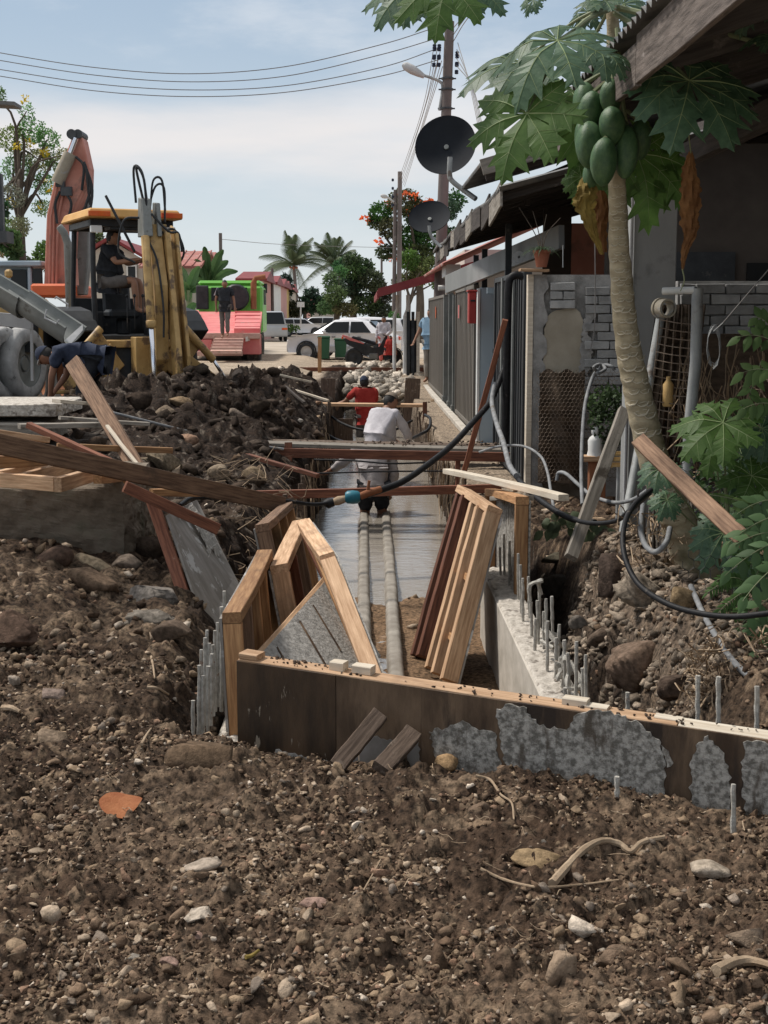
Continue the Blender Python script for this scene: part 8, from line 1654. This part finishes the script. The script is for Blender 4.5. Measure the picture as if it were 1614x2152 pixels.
car('parked_car', 'second white car mostly hidden behind the white and silver car', (P(745, 665, 52).x, 52, .08), R(80), 4.2, 1.7, 1.50, 'carwhite', None, 'van')
car('parked_car', 'small pale blue car parked far away below the palms', (P(627, 665, 108).x, 108, .08), R(-70), 3.6, 1.6, 1.4, 'carwhite', None, 'van', det=False)
car('parked_car', 'dark blue car far down the street', (P(652, 665, 122).x, 122, .08), R(60), 4.0, 1.6, 1.4, 'carblue', None, 'sedan', det=False)
car('parked_car', 'silver and maroon car at the far right end of the street', (P(667, 665, 116).x, 116, .08), R(75), 4.0, 1.6, 1.5, 'carsilver', None, 'van', det=False)
car('parked_van', 'pale van parked beyond the green truck', (P(568, 665, 88).x, 88, .08), R(10), 4.2, 1.7, 1.85, 'carsilver', None, 'van', det=False)
# green wheelie bins
def wbin(label, px, wpx, ytop, ybot, Y):
    c = P(px, ybot, Y); h = P(px, ytop, Y).z-c.z; w = wpx*Y/F/2; root = T('wheelie_bin', label, 'bin', loc=(c.x, Y, c.z), group='green bins beside the white car')
    B(root, 'bin_body', 'bin', lambda m: m.hull([Vector((-w*.78, -w*.7, 0)), Vector((w*.78, -w*.7, 0)), Vector((w*.78, w*.7, 0)), Vector((-w*.78, w*.7, 0))], [Vector((-w, -w, h*.9)), Vector((w, -w, h*.9)), Vector((w, w, h*.9)), Vector((-w, w, h*.9))]), bevel=.02)
    B(root, 'lid', 'bin', lambda m: m.bb(-w*1.06, w*1.06, -w*1.1, w*1.1, h*.902, h), bevel=.02)
    for s_ in (-1, 1): B(root, 'bin_wheel', 'black', lambda m: m.lathe([(0, -.03), (.1, -.03), (.1, .03), (0, .03)], (s_*w*.8, w*.8, .09), 'X', 12), bevel=0)
wbin('taller left green bin in front of the white car door', 681, 25, 706, 754, 46.5); wbin('smaller right green bin behind the motorcycle tail', 716, 26, 711, 751, 46.8)
# motorcycle
mc = T('motorcycle', 'small black and red motorcycle parked side on near the white car', 'motorcycle', loc=(P(785, 665, 44).x, 44, .02), rz=R(-90))      # local +Y front -> points right
mo = P(785, 770, 44); mc.location.z = max(.0, mo.z); ORG[mc.name] = Vector(mc.location)
for yy, nm in ((-.62, 'wheel'), (.62, 'wheel')): wheel(mc, (0, yy, .29), .29, .09, rimm='black', rimr=.78, tyre='black')
B(mc, 'frame_body', 'black', lambda m: m.poly([(-.07, y, z) for y, z in ((-.55, .55), (-.3, .35), (.1, .3), (.3, .38), (.45, .75), (.5, .98), (.36, .95), (.18, .62), (-.05, .6), (-.25, .72), (-.8, .9), (-.95, .88), (-.85, .7))], (.14, 0, 0)), bevel=.03)
B(mc, 'seat', 'cloth_black', lambda m: m.poly([(-.12, y, z) for y, z in ((-.7, .88), (-.2, .74), (.05, .66), (.1, .74), (-.15, .84), (-.68, .96))], (.24, 0, 0)), bevel=.03)
B(mc, 'tail_fairing', 'redpaint', lambda m: m.poly([(-.10, y, z) for y, z in ((-1.0, .95), (-.75, .82), (-.3, .7), (-.3, .74), (-.72, .92), (-.98, 1.0))], (.20, 0, 0)), bevel=.01)
B(mc, 'leg_shield', 'redpaint', lambda m: m.poly([(-.17, y, z) for y, z in ((.3, .35), (.42, .4), (.52, .9), (.46, .98), (.38, .7))], (.34, 0, 0)), bevel=.02)
B(mc, 'exhaust', 'chrome', lambda m: m.tube([(-.16, -.8, .50), (-.17, -.35, .34), (-.12, .1, .22)], [.05, .05, .02], 10), smooth=True)
B(mc, 'engine', 'steel', lambda m: m.box((0, .0, .32), (.2, .3, .2)), bevel=.03)
B(mc, 'handlebar', 'black', lambda m: (m.tube([(-.33, .3, 1.0), (-.12, .40, .96), (.12, .40, .96), (.33, .3, 1.0)], .02, 8), m.tube([(0, .42, .95), (0, .62, .3)], .035, 8)), smooth=True)
B(mc, 'mudguard', 'black', lambda m: m.poly([(-.06, .62+.33*math.cos(a), .29+.33*math.sin(a)) for a in np.linspace(.2, 2.6, 10)]+[(-.06, .62+.30*math.cos(a), .29+.30*math.sin(a)) for a in np.linspace(2.6, .2, 10)], (.12, 0, 0)), bevel=0)
B(mc, 'tail_lamp', 'tail', lambda m: m.box((0, -.98, .9), (.16, .06, .07)), bevel=.01)
# ---------------------------------------------------------------- people
def skinmesh(pts, edges, rad, root=0, sub=1):
    me = bpy.data.meshes.new('sk'); me.from_pydata([tuple(p) for p in pts], edges, []); o = bpy.data.objects.new('sk', me); COL.objects.link(o)
    o.modifiers.new('s', 'SKIN').use_smooth_shade = True
    if not me.skin_vertices: raise RuntimeError('no skin layer')
    for i, r in enumerate(rad):
        sv = me.skin_vertices[0].data[i]; sv.radius = (r, r) if not hasattr(r, '__len__') else tuple(r); sv.use_root = (i == root)
    ss = o.modifiers.new('u', 'SUBSURF'); ss.levels = sub; ss.render_levels = sub
    dg = bpy.context.evaluated_depsgraph_get(); dg.update(); r = bpy.data.meshes.new_from_object(o.evaluated_get(dg)); bpy.data.objects.remove(o); return r
def skel(J, parts, sc=1.0):
    """parts: list of (joint, joint, ra, rb, mid) chains flattened to vertices with radii."""
    P_, E_, R_, idx = [], [], [], {}
    def vi(k, r):
        if k not in idx: idx[k] = len(P_); P_.append(Vector(J[k])); R_.append(r)
        return idx[k]
    for a, b_, ra, rb, bul in parts:
        i, j = vi(a, ra), vi(b_, rb)
        if bul: k = len(P_); P_.append(Vector(J[a]).lerp(Vector(J[b_]), .4)); R_.append(bul); E_ += [(i, k), (k, j)]
        else: E_.append((i, j))
    return P_, E_, R_, idx
def person(label, loc, rz, J, shirt=None, trousers=None, skin='skin', sleeve='short', hat=None, hair=True, cap_brim=None, shorts=False, headdir=(0, 1, 0), shirt_len=0, fist=False, h=1.0, cat='person'):
    root = T('person', label, cat, loc=loc, rz=rz)
    J = {k: Vector(v)*h for k, v in J.items()}
    par = [('pelvis', 'chest', .12, .12, .108), ('chest', 'neck', .135, .055, None), ('neck', 'skull', .05, .06, None),
           ('chest', 'lsh', .135, .062, None), ('lsh', 'lel', .062, .042, .052), ('lel', 'lwr', .042, .028, .040),
           ('chest', 'rsh', .135, .062, None), ('rsh', 'rel', .062, .042, .052), ('rel', 'rwr', .042, .028, .040),
           ('pelvis', 'lhip', .125, .09, None), ('lhip', 'lkn', .09, .056, .082), ('lkn', 'lan', .056, .038, .054), ('lan', 'lto', .04, .03, None),
           ('pelvis', 'rhip', .125, .09, None), ('rhip', 'rkn', .09, .056, .082), ('rkn', 'ran', .056, .038, .054), ('ran', 'rto', .04, .03, None)]
    P_, E_, R_, idx = skel(J, par)
    for s_ in 'lr':          # hands: palm and five fingers
        w, e = J[s_+'wr'], J[s_+'el']; d = (w-e).normalized(); sd = d.cross(Vector((0, 0, 1))); sd = sd.normalized() if sd.length > .1 else Vector((1, 0, 0)); n_ = d.cross(sd)
        i0 = idx[s_+'wr']; pl = len(P_); P_.append(w+d*.055); R_.append(.030); E_.append((i0, pl))
        for k, (o, l) in enumerate(((-.030, .060), (-.010, .072), (.010, .068), (.030, .052))):
            a = len(P_); P_ += [w+d*.085+sd*o, w+d*(.085+l*.55)+sd*o*1.15-n_*.012, w+d*(.085+l*.85)+sd*o*1.15-n_*.034]; R_ += [.012, .0095, .008]; E_ += [(pl, a), (a, a+1), (a+1, a+2)]
        a = len(P_); P_ += [w+d*.045-sd*.042-n_*.008, w+d*.085-sd*.052-n_*.022]; R_ += [.012, .009]; E_ += [(pl, a), (a, a+1)]
    body = skinmesh(P_, E_, R_, 0, 1)
    # head with face, joined to the same mesh
    c = J['skull']; f = Vector(headdir).normalized(); u = (J['skull']-J['neck']).normalized(); u = (u-f*u.dot(f)).normalized(); s = f.cross(u)
    v, fc = ICO3; vs = []
    for x, y, z in v:
        w = .076*(1-.16*max(0, -z)**1.5); yy = y*.098; zz_ = z*.118
        if y > 0: yy -= .012*max(0, -z-.2)
        fx, fz = x*w, zz_; nose = math.exp(-((fx/.014)**2+((fz+.012)/.022)**2)); eye = sum(math.exp(-(((fx-q)/.013)**2+((fz-.014)/.011)**2)) for q in (-.032, .032)); mouth = math.exp(-((fx/.024)**2+((fz+.052)/.006)**2)); chin = math.exp(-((fx/.03)**2+((fz+.092)/.02)**2)); brow = math.exp(-((fx/.05)**2+((fz-.032)/.012)**2))
        if y > 0: yy += .022*nose-.010*eye-.005*mouth+.008*chin+.005*brow
        ear = math.exp(-((yy/.018)**2+((fz+.004)/.026)**2)) if abs(x) > .85 else 0
        fx += math.copysign(.014*ear, x); vs.append(c+u*.045*h+(s*fx+f*yy+u*fz)*h)
    bm = bmesh.new(); bm.from_mesh(body); m0 = bpy.data.meshes.new('h'); m0.from_pydata(vs, [], [tuple(int(q) for q in t) for t in fc]); bm.from_mesh(m0)
    for p in bm.faces: p.smooth = True
    bm.to_mesh(body); bm.free(); body.materials.clear(); body.materials.append(mt[skin]); body.name = 'body'; bo = bpy.data.objects.new('body', body); COL.objects.link(bo); bo.parent = root
    def cloth(name, parts, mat, root_k, sub=1):
        q = skel(J, parts); r_ = [x for x in q[2]]; me = skinmesh(q[0], q[1], r_, q[3][root_k], sub); me.materials.clear(); me.materials.append(mt[mat]); me.name = name
        V_ = np.array([x.co[:] for x in me.vertices]); nn = (fbm(V_[:, 0]*9+V_[:, 2]*5, V_[:, 1]*9+V_[:, 2]*13, 3, len(label))-.9*np.abs(pn(V_[:, 0]*13+V_[:, 2]*9, V_[:, 2]*16-V_[:, 0]*7, 3)))[:, None]; N_ = np.array([x.normal[:] for x in me.vertices])
        me.vertices.foreach_set('co', (V_+N_*(nn*.022+.004)).ravel()); me.update(); o = bpy.data.objects.new(name, me); COL.objects.link(o); o.parent = root
    if shirt:
        hem = J['pelvis']+(J['pelvis']-J['chest']).normalized()*(.04+shirt_len); J['hem'] = hem
        ps = [('pelvis', 'chest', .165, .178, .165), ('pelvis', 'hem', .165, .165, None), ('chest', 'lsh', .178, .09, None), ('chest', 'rsh', .178, .09, None)]
        for s_ in 'lr':
            J[s_+'sl'] = J[s_+'sh'].lerp(J[s_+'el'], .75)
            if sleeve == 'short': ps.append((s_+'sh', s_+'sl', .082, .068, .076))
            elif sleeve == 'long': J[s_+'cf'] = J[s_+'el'].lerp(J[s_+'wr'], .9); ps += [(s_+'sh', s_+'el', .082, .062, .074), (s_+'el', s_+'cf', .062, .045, .058)]
        J['collar'] = J['chest'].lerp(J['neck'], .8); ps.append(('chest', 'collar', .178, .085, None)); cloth('shirt', ps, shirt, 'pelvis', 2)
    if trousers:
        ps = []
        for s_ in 'lr':
            ps.append(('pelvis', s_+'hip', .14, .108, None))
            if shorts: J[s_+'sk'] = J[s_+'hip'].lerp(J[s_+'kn'], .85); ps.append((s_+'hip', s_+'sk', .108, .09, .10))
            else: J[s_+'hm'] = J[s_+'kn'].lerp(J[s_+'an'], .92); ps += [(s_+'hip', s_+'kn', .108, .075, .098), (s_+'kn', s_+'hm', .075, .062, .070)]
        cloth('trousers', ps, trousers, 'pelvis')
    def shell(name, mat, test, grow, extra=None):
        bm = bmesh.new(); cc = c+u*.045*h; vv = {}; 
        for i, (x, y, z) in enumerate(v):
            vv[i] = bm.verts.new(cc+(s*x*.076+f*y*.098+u*z*.118)*h*grow+f*(-.004))
        for t in fc:
            if all(test(*v[i]) for i in t): bm.faces.new([vv[i] for i in t])
        for q in [q for q in bm.verts if not q.link_faces]: bm.verts.remove(q)
        for p in bm.faces: p.smooth = True
        me = bpy.data.meshes.new(name); bm.to_mesh(me); bm.free(); me.materials.append(mt[mat]); o = bpy.data.objects.new(name, me); COL.objects.link(o); o.parent = root; return o
    if hair: shell('hair', 'hair', lambda x, y, z: z > (.30 if y > .3 else (-.15 if y > -.1 else -.55)) or (y < -.45 and z > -.75), 1.09)
    if hat:
        o = shell('cap', hat, lambda x, y, z: z > .18, 1.16)
        cc = c+u*.066*h; m = MB(); n = 12; pts = [cc+(s*math.sin(a)*.080+f*(.06+.085*math.cos(a)))*h for a in np.linspace(-1.5, 1.5, n)]; m.poly(pts, u*.006); b2 = m.build('cap_brim', mt[cap_brim or hat], o, loc=True)
    # eyes and mouth
    m = MB(); cc = c+u*.045*h
    for q in (-.031, .031): m.lathe([(0, -.004), (.007, -.002), (.007, .002), (0, .004)], cc+(s*q+f*.083+u*.014)*h, 'Z', 8)
    m.tube([cc+(s*-.02+f*.089-u*.052)*h, cc+(f*.093-u*.053)*h, cc+(s*.02+f*.089-u*.052)*h], .0035, 5); m.build('eyes_and_mouth', mt['hair'], root, loc=True)
    return root
STAND = dict(pelvis=(0, 0, .93), chest=(0, .01, 1.28), neck=(0, .0, 1.46), skull=(0, .02, 1.52), lsh=(-.18, 0, 1.40), lel=(-.24, 0, 1.12), lwr=(-.25, .06, .87), rsh=(.18, 0, 1.40), rel=(.24, 0, 1.12), rwr=(.25, .06, .87),
             lhip=(-.09, 0, .88), lkn=(-.10, .02, .48), lan=(-.10, 0, .08), lto=(-.11, .14, .03), rhip=(.09, 0, .88), rkn=(.10, .02, .48), ran=(.10, 0, .08), rto=(.11, .14, .03))
def pose(**k): d = dict(STAND); d.update(k); return d
# man walking down the trailer ramp, facing us (rz 180)
f_ = P(474, 710, 41.2)
person('man in a black shirt and dark trousers walking down the trailer ramp', (f_.x, f_.y, f_.z), R(180), pose(lel=(-.27, .05, 1.12), lwr=(-.30, .16, .90), rel=(.27, -.04, 1.13), rwr=(.26, .0, .88), lkn=(-.08, .16, .52), lan=(-.08, .14, .12), lto=(-.08, .28, .06), rkn=(.09, .02, .47), ran=(.09, -.08, .06), rto=(.1, .06, .0)), 'cloth_black', 'cloth_grey', h=1.0)
# worker in white in the trench, back to us, bending to the right
c = P(795, 930, 18.6)
mt['hat'] = M('striped_tan_cap', (.16, .12, .09), (.30, .25, .20), 9, (1, 1, 8), rough=.9, bump=.3)
person('worker in a white shirt and tan cap bending over in the trench', (c.x-.02, 18.6, -1.12), R(-40), pose(chest=(.0, .14, 1.27), neck=(.0, .22, 1.45), skull=(.0, .28, 1.49), lsh=(-.19, .16, 1.36), rsh=(.19, .16, 1.36), lel=(-.21, .34, 1.12), lwr=(-.08, .50, .98), rel=(.22, .36, 1.12), rwr=(.12, .54, .96), lkn=(-.12, .12, .48), rkn=(.12, .12, .48)), 'cloth_white', 'cloth_black', sleeve='long', hat='hat', shirt_len=.06, headdir=(.3, .8, -.5), h=1.03)
# worker in pale grey in front of him, head bowed behind the plank bridge, left arm out
person('worker in a pale grey long sleeved shirt standing in the water under the bridge', (P(785, 1000, 15.7).x, 15.7, -1.06), R(0), pose(pelvis=(0, 0, .76), chest=(0, .14, 1.06), neck=(0, .26, 1.13), skull=(0, .34, 1.05), lsh=(-.19, .14, 1.11), rsh=(.19, .14, 1.11), lel=(-.34, .22, .99), lwr=(-.50, .30, .88), rel=(.24, .10, .86), rwr=(.20, .14, .66), lhip=(-.09, 0, .70), lkn=(-.10, .08, .38), lan=(-.10, -.02, .0), lto=(-.1, .1, -.02), rhip=(.09, 0, .70), rkn=(.10, .08, .38), ran=(.10, -.02, 0), rto=(.1, .1, -.02)), 'cloth_pale', 'cloth_black', sleeve='long', shorts=True, shirt_len=.03, headdir=(0, .6, -.8), h=1.0)
# worker in red with a navy cap
c = P(765, 860, 26)
person('worker in a red shirt and navy cap beyond the far plank', (c.x+.02, 26, -1.22), R(8), pose(chest=(0, .05, 1.27), lel=(-.36, .12, 1.20), lwr=(-.60, .2, 1.12), rel=(.22, .2, 1.12), rwr=(.12, .4, 1.06), skull=(.0, .06, 1.51)), 'cloth_red', 'cloth_grey', hat='cloth_navy', headdir=(.1, .9, -.2), h=1.02)
# operator seated in the backhoe (faces the arm, turned side on)
def bkp(x, y, z): return bk.matrix_basis @ Vector((x, y, z))
SIT = pose(pelvis=(0, 0, .0), chest=(0, .05, .36), neck=(0, .06, .53), skull=(0, .09, .58), lsh=(-.18, .05, .46), rsh=(.18, .05, .46), lel=(-.25, .2, .26), lwr=(-.16, .45, .30), rel=(.25, .2, .26), rwr=(.16, .45, .30), lhip=(-.09, .02, -.02), lkn=(-.13, .42, .02), lan=(-.13, .45, -.40), lto=(-.13, .58, -.43), rhip=(.09, .02, -.02), rkn=(.13, .42, .02), ran=(.13, .45, -.40), rto=(.13, .58, -.43))
bpy.context.view_layer.update(); pc = P(228, 592, 20.2)
person('backhoe operator in a dark shirt sitting sideways at the levers', (pc.x, pc.y-.0, pc.z), R(-98), SIT, 'cloth_black', 'cloth_grey', shorts=True, skin='skin2', headdir=(0, 1, -.1), h=1.0)
# bending worker at the left
c = P(186, 893, 16.3)
person('worker in a dark shirt with a cap bending forward to hold the slanted plank', (c.x, 16.3, c.z), R(80), pose(pelvis=(0, -.12, .80), chest=(0, .22, .86), neck=(0, .40, .84), skull=(0, .48, .80), lsh=(-.18, .28, .88), rsh=(.18, .28, .86), lel=(-.2, .36, .60), lwr=(-.12, .42, .36), rel=(.2, .34, .58), rwr=(.12, .46, .40), lhip=(-.09, -.12, .74), lkn=(-.12, .04, .42), lan=(-.12, -.1, .05), lto=(-.12, .04, .0), rhip=(.09, -.12, .74), rkn=(.12, .06, .42), ran=(.12, -.06, .05), rto=(.12, .08, 0)), 'cloth_navy', 'cloth_black', sleeve='short', hat='cloth_navy', cap_brim='whitepaint', headdir=(0, .5, -.85), h=.98)
# man in a blue shirt at the gate
c = P(903, 800, 31.5)
person('man in a blue shirt and beige trousers half hidden by the brown gate', (c.x+.03, 31.6, .10), R(150), pose(rel=(.30, .02, 1.16), rwr=(.36, .12, .95), lel=(-.2, .2, 1.3), lwr=(-.3, .3, 1.5)), 'cloth_blue', 'cloth_beige', skin='skin2', h=1.0)
# mother and child by the motorcycle
c = P(807, 770, 45.2)
person('person in a white and pink patterned top behind the motorcycle', (c.x, 45.4, .05), R(170), pose(lel=(-.24, .12, 1.14), lwr=(-.12, .25, 1.0)), 'cloth_white', 'redpaint', sleeve='long', h=.92)
c = P(820, 770, 44.3)
person('small child in a red shirt beside the motorcycle', (c.x, 43.6, max(0, mo.z)), R(160), pose(lel=(-.3, .1, 1.14), lwr=(-.34, .2, .9)), 'cloth_red', 'cloth_black', skin='skin2', h=.58)
